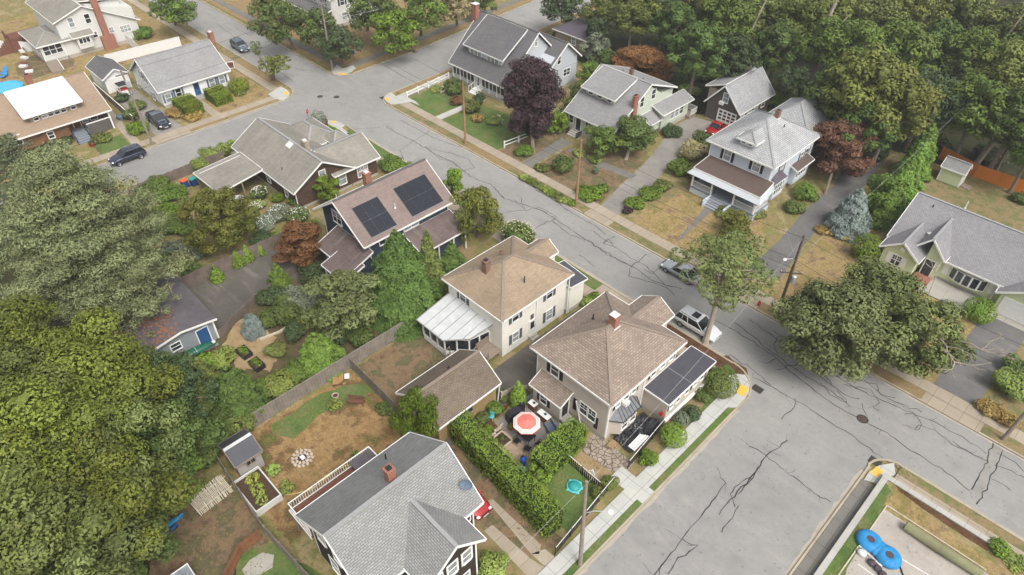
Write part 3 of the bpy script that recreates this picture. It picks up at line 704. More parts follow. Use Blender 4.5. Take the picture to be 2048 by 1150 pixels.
    # --- openings
    def win(s, face, c, a, z, w=.9, h=1.35, sh=None, bars=1, trim='white_trim', split=1, tw=.1, shw=.36, curtain=.35, proud=.0, sill=True):
        fr = FR[face](c); f = MB(**fr)
        a0, a1, z0, z1 = a - w / 2, a + w / 2, z - h / 2, z + h / 2; p = .05 + proud
        f.box(a0 - tw, 0, z0 - tw, a0, p, z1 + tw); f.box(a1, 0, z0 - tw, a1 + tw, p, z1 + tw)
        f.box(a0, 0, z1, a1, p, z1 + tw); f.box(a0, 0, z0 - tw, a1, p + (.05 if sill else 0), z0)
        for k in range(1, split): x = a0 + w * k / split; f.box(x - .05, 0, z0, x + .05, p - .002, z1)
        if bars: f.box(a0, 0, z - .035, a1, p - .006, z + .035)
        if bars > 1:
            for k in range(split):
                x = a0 + w * (k + .5) / split; f.box(x - .015, 0, z + .035, x + .015, p - .01, z1)
            f.box(a0, 0, z + h * .25 - .012, a1, p - .012, z + h * .25 + .012)
        o = s.b(f, 'window', trim)
        pn = MB(**fr); pn.box(a0, .002, z0, a1, .02, z1); s.b(pn, 'pane', 'pane_curtain' if WR.random() < curtain else 'glass', o)
        if sh:
            for sg in (-1, 1):
                b = MB(**fr); c0 = a + sg * (w / 2 + tw + shw / 2 + .03)
                b.box(c0 - shw / 2, 0, z0 - .06, c0 + shw / 2, .035, z1 + .06)
                for k in range(int(h / .12)): b.box(c0 - shw / 2 + .05, .035, z0 + .12 * k, c0 + shw / 2 - .05, .046, z0 + .12 * k + .05)
                s.b(b, 'shutter', sh)
        return o
    def wpx(s, face, c, px, py, *a, **k):
        q = (onE if face == 'E' else onS)(px, py, c); return s.win(face, c, q[0], q[1], *a, **k)
    def door(s, face, c, a, z0, w=.95, h=2.05, m='door_white', glass=.5, trim='white_trim'):
        fr = FR[face](c); f = MB(**fr); p = .06
        f.box(a - w / 2 - .1, 0, z0, a - w / 2, p, z0 + h + .1); f.box(a + w / 2, 0, z0, a + w / 2 + .1, p, z0 + h + .1); f.box(a - w / 2, 0, z0 + h, a + w / 2, p, z0 + h + .1)
        s.b(f, 'door_frame', trim)
        d = MB(**fr); d.box(a - w / 2, 0, z0, a + w / 2, .035, z0 + h); o = s.b(d, 'door', m)
        if glass:
            q = MB(**fr); q.box(a - w * .3, .035, z0 + h * (1 - glass) - .1, a + w * .3, .042, z0 + h - .2); s.b(q, 'pane', 'glass', o)
        q = MB(**fr); q.blob((a + w * .38, .07, z0 + 1), .045, 6, 4); s.b(q, 'handle', 'black_metal', o)
        return o
    def garage_door(s, face, c, a, z0, w, h, m='door_white', lights=0):
        fr = FR[face](c); f = MB(**fr)
        f.box(a - w / 2 - .13, 0, z0, a - w / 2, .06, z0 + h + .13); f.box(a + w / 2, 0, z0, a + w / 2 + .13, .06, z0 + h + .13); f.box(a - w / 2, 0, z0 + h, a + w / 2, .06, z0 + h + .13)
        s.b(f, 'door_frame', 'white_trim')
        d = MB(**fr); n = 4
        for k in range(n): d.box(a - w / 2, 0, z0 + h * k / n + .012, a + w / 2, .035, z0 + h * (k + 1) / n - .012)
        d.box(a - w / 2, 0, z0, a + w / 2, .02, z0 + h)
        o = s.b(d, 'garage_door', m)
        if lights:
            for r_ in range(lights):
                for k in range(4):
                    q = MB(**fr); x = a - w / 2 + w * (k + .5) / 4; zz = z0 + h * (1 - (r_ + .5) / 4)
                    q.box(x - w * .085, .035, zz - .16, x + w * .085, .043, zz + .16); s.b(q, 'pane', 'glass', o)
        return o
    def steps(s, face, c, a, w, top, n, run=.28, m='conc', start=0.0, rail=None, z0=0.0):
        fr = FR[face](c); b = MB(**fr)
        for k in range(n):
            z = z0 + (top - z0) * (n - k) / n; b.box(a - w / 2, start + run * k, z0, a + w / 2, start + run * (k + 1), z)
        s.b(b, 'steps', m)
        if rail:
            for sg in (-1, 1):
                r_ = MB(**fr); x = a + sg * (w / 2 - .04)
                r_.bar((x, start, top + .9), (x, start + run * n, z0 + (top - z0) / n + .9), .06, .06)
                for k in range(n + 1):
                    y = start + run * k; zz = z0 + (top - z0) * (n - k + (0 if k == n else 0)) / n
                    if k % 2 == 0 or k == n: r_.box(x - .03, y - .03, z0, x + .03, y + .03, zz + .9 + (top - z0) / n * (1 if k == n else 0))
                s.b(r_, 'railing', rail)
    def chimney(s, x, y, w, d, z0, z1, m='brick', cap=True, flash=True, pot=None):
        b = MB(); b.box(x - w / 2, y - d / 2, z0, x + w / 2, y + d / 2, z1 - .12); b.box(x - w / 2 - .05, y - d / 2 - .05, z1 - .12, x + w / 2 + .05, y + d / 2 + .05, z1)
        o = s.b(b, 'chimney', m)
        c = MB(); c.box(x - w * .3, y - d * .3, z1, x + w * .3, y + d * .3, z1 + .12); s.b(c, 'flue', pot or 'black_trim', o)
        if flash:
            q = MB(); q.box(x - w / 2 - .12, y - d / 2 - .12, z0, x + w / 2 + .12, y + d / 2 + .12, flash if flash is not True else z0 + .1); s.b(q, 'flashing', 'metal_white', o)
    def vent(s, x, y, z, h=.5, m='black_metal', r=.06):
        b = MB(); b.lathe((x, y), [(r, z - .2), (r, z + h), (0, z + h)], 8); b.lathe((x, y), [(r * 2.4, z - .02), (r * 1.2, z + .06)], 8); s.b(b, 'vent_pipe', m)
    def downspout(s, pts, m='white_trim'):
        b = MB()
        for p, q in zip(pts, pts[1:]): b.bar(p, q, .09, .09)
        s.b(b, 'downspout', m)
def rz(ze, zr, lo, rg, p): return ze + (zr - ze) * (p - lo) / (rg - lo)

# ================================================================== corner house (tan hip roof)
h = House('corner_house', 'taupe two storey house with tan hip roof and flat black annex on the street corner', 'house', (-23.9, 36.3))
X0, Y0, X1, Y1 = -28.1, 31.45, -19.7, 41.1
h.box(X0, Y0, X1, Y1, .5, 5.55, 'side_taupe', base='foundation'); h.corners(X0, Y0, X1, Y1, .5, 5.53)
h.hip(-28.6, 30.97, -19.2, 41.65, 5.72, 8.25, 'roof_tan', 'y', 1.3, cap='cap_tan')
# cross gable at the street end
h.gable(-25.8, 39.2, -22.0, 43.6, 5.75, 6.9, 'y', 'roof_tan', cap='cap_tan'); h.gwall(-25.5, 41.1, -22.3, 43.2, .5, 5.75, 6.9, 'y', 'side_taupe', ov=(.3, .3))
h.chimney(*(-23.85, 36.45), .75, .6, 7.9, 9.15, 'brick', pot='metal_white'); h.b(MB().box(-24.2, 36.1, 9.27, -23.5, 36.8, 9.33), 'chimney_lid', 'metal_white')
h.vent(-26.2, 36.6, 7.1)
for (px, py, w_, hh) in [(1110, 741, .85, 1.3)]: h.wpx('S', Y0, px, py, w_, hh, 'shutter_black', shw=.4)
h.wpx('S', Y0, 1168, 818, .85, 1.35, None, bars=2); h.wpx('S', Y0, 1183, 838 - 8, .85, 1.35, None, bars=2)
for sx in ((1150, 808), (1192, 846)):
    a, z = onS(*sx, Y0); b = MB(**FR['S'](Y0)); b.box(a - .2, 0, z - .75, a + .2, .04, z + .75); h.b(b, 'shutter', 'shutter_black')
# back porch
h.box(-27.2, 30.1, -23.9, 31.44, .45, 2.5, 'side_taupe', base='foundation')
h.shed([(-27.45, 29.8, 2.55), (-23.65, 29.8, 2.55), (-23.65, 31.44, 3.35), (-27.45, 31.44, 3.35)], 'roof_tan')
h.wpx('S', 30.1, 1087, 798, .7, 1.15, 'shutter_black', shw=.3)
h.door('E', -23.9, 30.75, .5, .85, 1.95, 'shutter_black', .45); h.steps('E', -23.9, 30.7, 1.1, .5, 4, .27, 'conc', 0)
h.downspout([(-23.2, 31.38, 2.6), (-22.6, 31.38, .6), (-22.4, 31.3, .2)])
# bay window with standing seam roof
bay = MB(); bay.prism([(X1 - .02, 31.9), (-18.95, 32.5), (-18.95, 34.6), (X1 - .02, 35.2)], .75, 2.75); h.b(bay, 'bay_wall', 'side_taupe')
br = MB(); K = [(X1 - .02, 31.6, 2.76), (-18.7, 32.35, 2.76), (-18.7, 34.8, 2.76), (X1 - .02, 35.5, 2.76)]; T0, T1 = (X1 - .02, 32.6, 3.75), (X1 - .02, 34.6, 3.75)
br.poly([K[0], K[1], T0]); br.poly([K[1], K[2], T1, T0]); br.poly([K[2], K[3], T1]); br.poly(K)
o = h.b(br, 'bay_roof', 'metal_seam'); sm = MB()
for t_ in (0, .17, .34, .5, .66, .83, 1):
    p = (-18.7, 32.35 + 2.45 * t_, 2.79); q = (X1 - .02, 32.6 + 2 * t_, 3.77); sm.bar(p, q, .03, .05)
for a_, b_ in (((X1, 31.6, 2.77), (-18.7, 32.35, 2.77)), ((-18.7, 32.35, 2.77), (-18.7, 34.8, 2.77)), ((-18.7, 34.8, 2.77), (X1, 35.5, 2.77))): sm.bar(a_, b_, .05, .08)
h.b(sm, 'seam', 'black_trim', o)
h.win('E', -18.95, 33.0, 1.85, .7, 1.1, bars=2); h.win('E', -18.95, 34.15, 1.85, .7, 1.1, bars=2)
for (y, w_) in ((32.6, .55), (33.7, .7), (34.8, .5), (37.6, .7), (39.0, .7), (40.3, .5)):
    h.win('E', X1, y, 4.35, w_, .95, None, bars=1)
for y in (32.1, 35.25, 37.0, 40.75): h.b(MB(**FR['E'](X1)).box(y - .16, 0, 3.8, y + .16, .04, 4.9), 'shutter', 'shutter_black')
h.b(MB(**FR['E'](X1)).box(33.1, .05, 3.7, 33.7, .5, 4.1), 'air_conditioner', 'metal_white')
h.downspout([(-19.3, 36.2, 5.5), (-19.62, 36.2, 5.1), (-19.62, 36.2, .5)])
# flat roofed annex
h.box(X1 + .02, 36.7, -17.2, 43.3, .6, 3.05, 'side_taupe', base='foundation')
h.shed([(-19.66, 36.42, 3.22), (-16.95, 36.42, 3.22), (-16.95, 43.75, 3.22), (-19.66, 43.75, 3.22)], 'roof_membrane')
h.b(MB().box(-19.6, 39.9, 3.221, -17, 39.97, 3.226), 'roof_seam', 'grey_trim')
for y in (37.4, 38.4, 39.8, 41.1, 42.2): h.win('E', -17.2, y, 2.25, .55, 1.0, bars=1, curtain=.6)
for y in (37.0, 40.5, 42.7): h.b(MB(**FR['E'](-17.2)).box(y - .13, 0, 1.7, y + .13, .04, 2.8), 'shutter', 'shutter_black')
h.b(MB().box(-17.2, 36.7, .35, -17.0, 43.3, .6), 'ledge', 'white_trim')

# ================================================================== cream house
h = House('cream_house', 'cream two storey house with beige hip roof and white sunroom behind', 'house', (-37.1, 36.5))
X0, Y0, X1, Y1 = -41.0, 31.95, -33.2, 41.1
h.box(X0, Y0, X1, Y1, .55, 5.35, 'side_cream', base='side_white'); h.corners(X0, Y0, X1, Y1, .55, 5.33)
h.hip(-41.5, 31.5, -32.72, 41.6, 5.5, 7.85, 'roof_beige', 'y', 1.2, cap='cap_tan')
h.gable(-39.2, 39.6, -36.2, 43.0, 5.5, 6.5, 'y', 'roof_beige', cap='cap_tan'); h.gwall(-39.0, 41.1, -36.4, 42.7, .5, 5.5, 6.5, 'y', 'side_cream', ov=(.2, .3))
h.chimney(-37.9, 34.3, .6, .6, 6.6, 8.3, 'brick_old'); h.vent(-39.2, 33.9, 6.4, .35, 'black_metal', .16); h.vent(-34.5, 36.2, 6.35, .9); h.vent(-38.6, 37, 7.45, .15, 'wood_brown', .1)
h.wpx('S', Y0, 926, 594, .8, 1.15, 'shutter_grey')
h.wpx('E', X1, 1031, 632, .8, 1.15, 'shutter_grey'); h.wpx('E', X1, 1099, 587, .8, 1.15, 'shutter_grey'); h.wpx('E', X1, 1031, 673, .8, 1.2, 'shutter_grey'); h.wpx('E', X1, 1098, 629, .85, 1.3, 'shutter_grey', bars=2)
a, z = onE(1064, 633, X1); b = MB(**FR['E'](X1)); b.box(a - .2, 0, z - .3, a + .2, .05, z + .3); h.b(b, 'small_window', 'shutter_grey')
h.wpx('E', X1, 1095, 660, .8, .5, bars=0); h.door('E', X1, onE(1063, 680, X1)[0], .3, .9, 2.0, 'door_white', .5); h.steps('E', X1, onE(1063, 680, X1)[0], 1.0, .3, 2, .3)
for y in (36.6,): h.downspout([(-32.8, y, 5.3), (-33.13, y, 4.9), (-33.13, y, .2)])
# street side lower wing with dark flat roof
h.box(-34.6, 41.11, -32.9, 43.6, .5, 3.5, 'side_cream', base='foundation'); h.shed([(-36.0, 41.11, 4.4), (-32.65, 41.11, 3.95), (-32.65, 43.8, 3.55), (-36.0, 43.8, 4.0)], 'roof_membrane')
h.downspout([(-32.85, 41.3, 3.8), (-32.85, 41.3, .2)]); h.downspout([(-32.85, 41.05, 5.3), (-32.85, 41.05, .2)])
# sunroom
sw = MB(); SP = [(-40.5, 31.94), (-40.5, 28.0), (-37.2, 28.0), (-35.4, 29.6), (-35.0, 31.94)]
sw.prism(SP, .1, .75); sw.prism(SP, 2.35, 2.5); h.b(sw, 'sunroom_wall', 'door_white')
gl = MB(); gl.prism([(-40.42, 31.9), (-40.42, 28.08), (-37.24, 28.08), (-35.5, 29.66), (-35.1, 31.9)], .75, 2.35); h.b(gl, 'sunroom_glazing', 'glass')
pt = MB()
for p, q in zip(SP[1:], SP[2:]):
    n_ = max(2, round(math.dist(p, q) / 1.0))
    for k in range(n_ + 1):
        x, y = p[0] + (q[0] - p[0]) * k / n_, p[1] + (q[1] - p[1]) * k / n_
        if k < n_ or q == SP[-1]: h.b(MB().box(x - .06, y - .06, .751, x + .06, y + .06, 2.349), 'sunroom_post', 'white_trim')
zt, zb = 3.62, 2.62
rp = [(-40.9, 31.94, zt), (-41.0, 27.65, zb), (-37.0, 27.65, zb), (-35.0, 29.4, zb + .42), (-34.5, 31.94, zt)]
o = h.b(MB().slab(rp, .08), 'sunroom_roof', 'roof_panel'); sm = MB()
for k in range(1, 6):
    x = -40.9 + k * 1.07; yb = 27.7 if x < -37 else 27.7 + (x + 37) * .9
    sm.bar((x, 31.9, zt + .02), (x, yb, zb + (yb - 27.65) * .24 + .03), .05, .04)
for p, q in zip(rp[1:], rp[2:]): sm.bar(p, q, .08, .12)
sm.bar(rp[0], rp[1], .08, .12); h.b(sm, 'roof_seam', 'cap_grey', o)
dk = MB(); dk.box(-35.0, 30.2, .85, -33.25, 31.9, .95); dk.box(-34.9, 30.3, 0, -34.8, 30.4, .85); h.b(dk, 'deck', 'wood_grey')
h.steps('S', 30.2, -34.1, 1.6, .85, 6, .3, 'wood_grey', 0, 'wood_grey'); h.steps('S', 28.6, -36.4, .9, .6, 3, .3, 'wood_grey', .3, 'wood_grey')
h.b(MB().box(-35.02, 30.1, .95, -34.96, 31.9, 1.85), 'deck_rail', 'wood_grey')
def bx(h, name, m, *a, par=None): return h.b(MB().box(*a), name, m, par)
def balus(h, p, q, z0, z1, m, step=.14, name='balustrade', par=None):
    b = MB(); b.bar((*p, z1), (*q, z1), .07, .06); b.bar((*p, z0 + .08), (*q, z0 + .08), .05, .05)
    n = max(2, int(math.dist(p, q) / step))
    for k in range(n + 1):
        x, y = p[0] + (q[0] - p[0]) * k / n, p[1] + (q[1] - p[1]) * k / n; b.box(x - .018, y - .018, z0 + .08, x + .018, y + .018, z1)
    return h.b(b, name, m, par)
# ================================================================== pale blue hip house
h = House('hip_house', 'pale blue hip roofed house with brown porch roof and black shutters', 'house', (-33.4, 79.6))
X0, Y0, X1, Y1 = -37.8, 74.1, -29.0, 85.2
h.box(X0, Y0, X1, Y1, .8, 5.85, 'side_paleblue', base='foundation'); h.corners(X0, Y0, X1, Y1, .8, 5.83)
h.hip(-38.3, 73.55, -28.5, 85.7, 6.0, 9.0, 'roof_pale', 'y', 1.6, cap='cap_grey')
h.chimney(-32.9, 80.5, .55, .55, 8.6, 9.7, 'brick_old'); h.vent(-31.4, 79.9, 8.3, .25)
h.wpx('S', Y0, 1455, 310, .95, 1.45, 'shutter_black', bars=2); h.wpx('S', Y0, 1513, 332, .95, 1.45, 'shutter_black', bars=2)
for px, py in ((1563, 337), (1603, 312), (1613, 305)): h.wpx('E', X1, px, py, .8, 1.2, 'shutter_black', shw=.3)
# dormer
bx(h, 'dormer_wall', 'side_paleblue', -34.3, 74.75, 6.4, -32.3, 78, 7.55); h.hip(-34.75, 74.3, -31.85, 79.2, 7.55, 8.45, 'roof_pale', 'y', 2.4, cap='cap_grey', name='dormer_roof')
for x in (-33.75, -32.85): h.win('S', 74.75, x, 7.15, .5, .45, bars=0, curtain=0)
# porch
h.shed([(-37.55, 70.45, 3.5), (-28.0, 70.45, 3.5), (-28.3, 74.08, 3.85), (-37.55, 74.08, 3.85)], 'roof_brown')
sk = MB(); O = [(-38.0, 69.75, 2.85), (-27.45, 69.75, 2.85), (-27.9, 74.0, 2.95)]; I = [(-37.6, 70.4, 3.34), (-27.95, 70.4, 3.34), (-28.25, 74.0, 3.6)]
sk.poly([O[0], O[1], I[1], I[0]]); sk.poly([O[1], O[2], I[2], I[1]]); sk.poly([O[0], I[0], (-37.6, 74.0, 3.6), (-38.0, 74, 2.95)])
sk.add([*O[:2], (-28.3, 74, 2.84), (-37.6, 74, 2.84)], [(0, 1, 2, 3)]); h.b(sk, 'porch_eave', 'side_blue')
bx(h, 'porch_floor', 'porch_grey', -37.4, 70.2, .75, -28.1, 74.08, .9)
for x in (-37.3, -34.4, -31.2, -28.3): bx(h, 'porch_post', 'white_trim', x - .1, 70.3, .9, x + .1, 70.5, 2.84)
bx(h, 'porch_skirt', 'side_paleblue', -37.4, 70.25, 0, -34.2, 70.33, .75); bx(h, 'porch_skirt', 'side_paleblue', -31.3, 70.25, 0, -28.1, 70.33, .75); bx(h, 'porch_skirt', 'side_paleblue', -28.19, 70.34, 0, -28.1, 74, .75)
balus(h, (-37.2, 70.4), (-34.5, 70.4), .9, 1.75, 'white_trim'); balus(h, (-31.1, 70.4), (-28.4, 70.4), .9, 1.75, 'white_trim'); balus(h, (-28.3, 70.6), (-28.3, 73.9), .9, 1.75, 'white_trim')
h.steps('S', 70.2, -32.8, 2.7, .9, 5, .32, 'side_mid', 0); h.door('S', Y0, -32.6, .9, .95, 2.05, 'shutter_black', .7)
for x in (-34.3, -31.35): bx(h, 'stair_wall', 'side_paleblue', x, 68.4, 0, x + .18, 70.2, 1.0)
for x in (-36, -30): h.win('S', Y0, x, 2.0, 1.0, 1.3)
# side bays
bx(h, 'bay_wall', 'side_paleblue', -29.0, 74.9, .8, -28.35, 77.6, 3.3)
for y in (75.3, 75.9, 76.5, 77.1): h.win('E', -28.35, y, 2.2, .42, 1.5, bars=1, tw=.06)
aw = MB(); n = 9
for i in range(n):
    a, b_ = math.pi * i / n, math.pi * (i + 1) / n; c = 76.2
    aw.poly([(-29.0 + .03, c + 1.5 * math.cos(a), 3.32 + 1.0 * math.sin(a)), (-29.0 + .03, c + 1.5 * math.cos(b_), 3.32 + 1.0 * math.sin(b_)), (-28.2, c + 1.5 * math.cos(b_), 3.32), (-28.2, c + 1.5 * math.cos(a), 3.32)])
h.b(aw, 'bay_roof', 'roof_darkgar')
bx(h, 'bay_wall', 'side_paleblue', -29.0, 80.2, .8, -28.3, 84.0, 3.1); h.shed([(-29.0, 79.8, 3.6), (-27.9, 79.8, 3.15), (-27.9, 84.3, 3.15), (-29.0, 84.3, 3.6)], 'roof_brown')
for y in (80.8, 81.5, 82.2, 82.9): h.win('E', -28.3, y, 2.3, .5, 1.2, tw=.06)
# rear wing
h.box(-36.9, 85.25, -30.6, 94.6, .5, 4.7, 'side_paleblue'); h.hip(-37.5, 86.0, -30.1, 95.2, 4.85, 7.4, 'roof_pale', 'y', 2.2, cap='cap_grey')
# ================================================================== dark garage with loft
h = House('barn_garage', 'dark brown gabled garage with white panelled door and loft window', 'garage', (-44.8, 94))
h.gwall(-47.6, 89.2, -42.2, 98.6, .25, 2.75, 6.2, 'y', 'side_darkgrey', ridge=-45.1, ov=(.4, .3)); h.gable(-48.0, 88.8, -41.75, 98.95, 2.75, 6.2, 'y', 'roof_light', ridge=-45.1)
h.box(-48.0, 89.6, -45.3, 98.6, 2.6, 4.85, 'side_brownnatural'); h.shed([(-48.5, 89.2, 5.0), (-45.2, 89.2, 6.28), (-45.2, 98.95, 6.28), (-48.5, 98.95, 5.0)], 'roof_light')
h.garage_door('S', 89.2, -44.0, .15, 2.9, 2.1, lights=3); h.wpx('S', 89.2, 1452, 196, .8, 1.4, bars=1)
a, z = onS(1445, 205, 89.2); h.b(MB(**FR['S'](89.2)).box(a - .35, .05, z - .2, a + .35, .5, z + .25), 'air_conditioner', 'metal_white')
for y in (90.5, 92.5, 94.5, 96.5): h.win('E', -42.2, y, 1.8, .9, 1.0)
# ================================================================== green house
h = House('green_house', 'pale green bungalow with grey roof, long front dormer and brick chimney', 'house', (-55.6, 78))
h.gwall(-59.9, 71.2, -51.3, 84.9, .6, 2.95, 7.75, 'x', 'side_green', ridge=78.4, ov=(.4, .3), roofze=None)
h.gable(-60.3, 70.75, -50.9, 85.3, 2.95, 7.8, 'x', 'roof_grey', ridge=78.4, ze1=5.2, cap='cap_grey')
bx(h, 'rear_wall', 'side_green', -59.85, 80, .6, -51.35, 84.9, 5.1)
h.corners(-59.9, 71.2, -51.3, 84.9, .6, 2.9)
# dormer
bx(h, 'dormer_wall', 'side_green', -59.2, 74.1, 4.2, -54.0, 77.5, 6.05); h.shed([(-59.75, 73.5, 6.0), (-53.4, 73.5, 6.0), (-53.4, 78.4, 7.83), (-59.75, 78.4, 7.83)], 'roof_grey')
for x in (-58.3, -56.6, -54.8): h.win('S', 74.1, x, 5.5, .75, .65, bars=0, curtain=.2)
h.chimney(-51.0, 75.0, .45, .9, 0, 7.2, 'brick', flash=False); h.chimney(-55.2, 79.2, .5, .5, 7.2, 8.4, 'brick_old'); h.vent(-57.5, 80.3, 7.1, .15); h.vent(-53.6, 80, 7.2, .15)
h.wpx('E', -51.3, 1284, 204, .75, 1.5); h.wpx('E', -51.3, 1307, 188, .85, 1.4)
h.box(-51.28, 80.4, -49.6, 87.2, .6, 2.9, 'side_green', base='foundation'); h.shed([(-51.28, 79.9, 3.9), (-49.1, 79.9, 3.05), (-49.1, 87.7, 3.05), (-51.28, 87.7, 3.9)], 'roof_grey')
h.shed([(-51.26, 77.4, 3.2), (-49.5, 77.4, 2.2), (-49.5, 80.35, 2.2), (-51.26, 80.35, 3.2)], 'roof_grey'); bx(h, 'bulkhead', 'side_green', -51.28, 77.7, .6, -49.9, 80.3, 2.2)
for y in (83.0, 84.2, 85.4): h.win('E', -49.6, y, 2.0, .8, 1.3)
h.win('S', 71.2, -59.2, 1.9, .7, 1.1); h.door('S', 71.2, -57.8, .6, .9, 2.05, 'screen_dark', .7); h.win('S', 71.2, -56.0, 1.9, .9, 1.2)
h.steps('S', 71.2, -57.8, 2.0, .6, 4, .35, 'conc', 0); balus(h, (-58.8, 70.4), (-58.8, 69.6), .1, 1.0, 'black_metal', .1); balus(h, (-56.8, 70.9), (-56.8, 69.6), .1, 1.0, 'black_metal', .1)
bx(h, 'deck', 'wood_grey', -50.6, 86.9, .0, -48.9, 88.6, .5); balus(h, (-49, 87.3), (-49, 89), .5, 1.35, 'white_trim'); balus(h, (-50.5, 89), (-49, 89), .5, 1.35, 'white_trim')
h.downspout([(-60.35, 70.7, 2.8), (-60.9, 70.3, 2.2), (-61.3, 69.9, 1.9)])
# ================================================================== blue grey house
h = House('blue_house', 'light blue house with steep slate grey roof, tall brick chimney and screened front porch', 'house', (-78.5, 76))
h.gwall(-84.6, 70.0, -72.1, 83.0, .6, 2.95, 9.6, 'x', 'side_blue', ridge=76.9, ov=(.5, .4)); h.gable(-85.05, 69.5, -71.65, 84.0, 2.95, 9.7, 'x', 'roof_slate', ridge=76.9, cap='cap_dark')
bx(h, 'dormer_wall', 'side_blue', -82.4, 71.7, 4.2, -74.6, 75.8, 6.1); h.shed([(-83.1, 71.2, 6.1), (-73.9, 71.2, 6.1), (-73.9, 76.7, 9.6), (-83.1, 76.7, 9.6)], 'roof_slate')
for x, sp in ((-80.6, 3), (-76.6, 3)): h.win('S', 71.7, x, 5.35, 2.5, .95, split=sp, bars=0, curtain=.9)
h.chimney(-85.0, 75.8, .9, .8, 0, 10.8, 'brick', flash=False, pot='metal_white'); bx(h, 'chimney_lid', 'metal_white', -85.55, 75.3, 10.94, -84.45, 76.3, 11.02)
for k in range(7):
    if k != 3: bx(h, 'screen', 'screen_dark', -84.4 + k * 1.75 + .12, 69.93, 1.3, -84.4 + (k + 1) * 1.75 - .1, 69.985, 2.65)
    bx(h, 'porch_post', 'white_trim', -84.46 + k * 1.75, 69.85, .6, -84.3 + k * 1.75, 69.99, 2.85); bx(h, 'porch_post', 'white_trim', -83.6 + k * 1.75, 69.87, 1.3, -83.5 + k * 1.75, 69.98, 2.7)
h.door('S', 69.98, -78.3, .6, .9, 2.0, 'door_white', .7); h.steps('S', 69.9, -78.3, 1.6, .6, 4, .35, 'white_trim', 0, 'white_trim')
h.gwall(-74, 77.6, -69.6, 84.0, .6, 5.0, 7.6, 'x', 'side_blue', ridge=81.0, ov=(.5, .4)); h.gable(-75.5, 77.1, -69.1, 84.6, 4.6, 7.7, 'x', 'roof_slate', ridge=81.0, cap='cap_dark')
h.wpx('E', -69.6, 1118, 120, .7, 1.3, bars=1); h.win('E', -69.6, 81.6, 2.6, 1.5, 1.1, split=2); h.wpx('E', -72.1, 1072, 83, .6, 1.4, bars=1)
bx(h, 'belt_board', 'side_blue', -69.6, 77.6, 3.6, -69.53, 84, 3.75)
# ================================================================== small dark roofed garage behind
h = House('hip_garage', 'low stone grey outbuilding with dark hip roof beside the far road', 'outbuilding', (-79, 96.2))
h.box(-82.9, 93.4, -75.3, 99.2, 0, 2.85, 'side_brownnatural'); h.hip(-83.4, 92.9, -74.8, 99.7, 3.0, 4.7, 'roof_darkgar', 'x', 2.0, cap='cap_dark')
h.wpx('S', 93.4, 1147, 82, .9, 1.3); h.wpx('E', -75.3, 1199, 80, .8, 1.2)
# ================================================================== ranch
h = House('ranch_house', 'sage green ranch with long grey roof, bow window and white garage door', 'house', (-4, 79))
h.gwall(-13.6, 75.6, 14, 86.0, .4, 2.85, 6.0, 'x', 'side_sage', ridge=81.1, ov=(.55, .3)); h.gable(-14.15, 75.08, 15, 87.1, 2.85, 6.05, 'x', 'roof_ranch', ridge=81.1, cap='cap_grey')
h.gwall(-13.5, 73.1, -9.9, 77, .4, 2.8, 4.35, 'y', 'side_sage', ridge=-11.7, ov=(.35, .3)); h.gable(-14.0, 72.7, -9.6, 79.5, 2.75, 4.4, 'y', 'roof_ranch', cap='cap_grey')
h.gwall(-9.5, 74.7, -8.0, 77, .4, 2.6, 5.2, 'y', 'side_sage', ridge=-9.4, ov=(1.2, .3)); h.gable(-11.3, 74.3, -7.6, 80.3, 3.2, 5.3, 'y', 'roof_ranch', ridge=-9.6, cap='cap_grey')
h.wpx('S', 73.1, 1792, 520, .95, 1.2, 'shutter_white', bars=2, split=2, shw=.45); h.b(MB(**FR['S'](73.1)).box(-11.95, 0, 3.0, -11.45, .05, 3.5), 'gable_vent', 'white_trim')
h.door('S', 74.7, -8.9, .45, .95, 2.0, 'screen_dark', .8); bx(h, 'door_step', 'brick', -9.7, 73.3, 0, -8.0, 74.69, .4)
bx(h, 'porch_slab', 'conc', -9.8, 72.0, 0, -3.2, 75.55, .12)
bw = MB(); bw.prism([(-6.9, 75.62), (-6.2, 75.2), (-5.4, 75.05), (-4.6, 75.05), (-3.8, 75.2), (-3.1, 75.62)], .9, 2.45); h.b(bw, 'bow_window', 'white_trim')
for (a, b_) in (((-6.85, 75.6), (-6.2, 75.2)), ((-6.2, 75.2), (-5.4, 75.05)), ((-5.4, 75.05), (-4.6, 75.05)), ((-4.6, 75.05), (-3.8, 75.2)), ((-3.8, 75.2), (-3.15, 75.6))):
    dx, dy = b_[0] - a[0], b_[1] - a[1]; p = (a[0] + dx * .12, a[1] + dy * .12); q = (b_[0] - dx * .12, b_[1] - dy * .12)
    h.b(MB().bar((p[0], p[1] - .012, 1.68), (q[0], q[1] - .012, 1.68), .04, 1.25), 'pane', 'glass')
h.b(MB().slab([(-7.0, 75.6, 2.72), (-6.2, 75.1, 2.5), (-5, 74.9, 2.5), (-3.8, 75.1, 2.5), (-3.0, 75.6, 2.72)], .06), 'bow_roof', 'roof_ranch')
for x in (-7.35, -2.65): h.b(MB(**FR['S'](75.6)).box(x - .3, 0, 1.0, x + .3, .05, 2.4), 'shutter', 'shutter_white')
h.gwall(-1.6, 74.4, 4.4, 77, .1, 2.7, 4.7, 'y', 'side_sage', ridge=1.4, ov=(.35, .3), base=None); h.gable(-2.1, 73.95, 4.9, 80.6, 2.65, 4.8, 'y', 'roof_ranch', ridge=1.4, cap='cap_grey')
h.garage_door('S', 74.4, 1.2, .08, 4.6, 2.1); h.b(MB(**FR['S'](74.4)).box(1.0, 0, 3.0, 1.7, .05, 3.6), 'gable_vent', 'white_trim'); bx(h, 'garage_apron', 'conc', -2, 73.4, 0, 4.8, 74.38, .06)
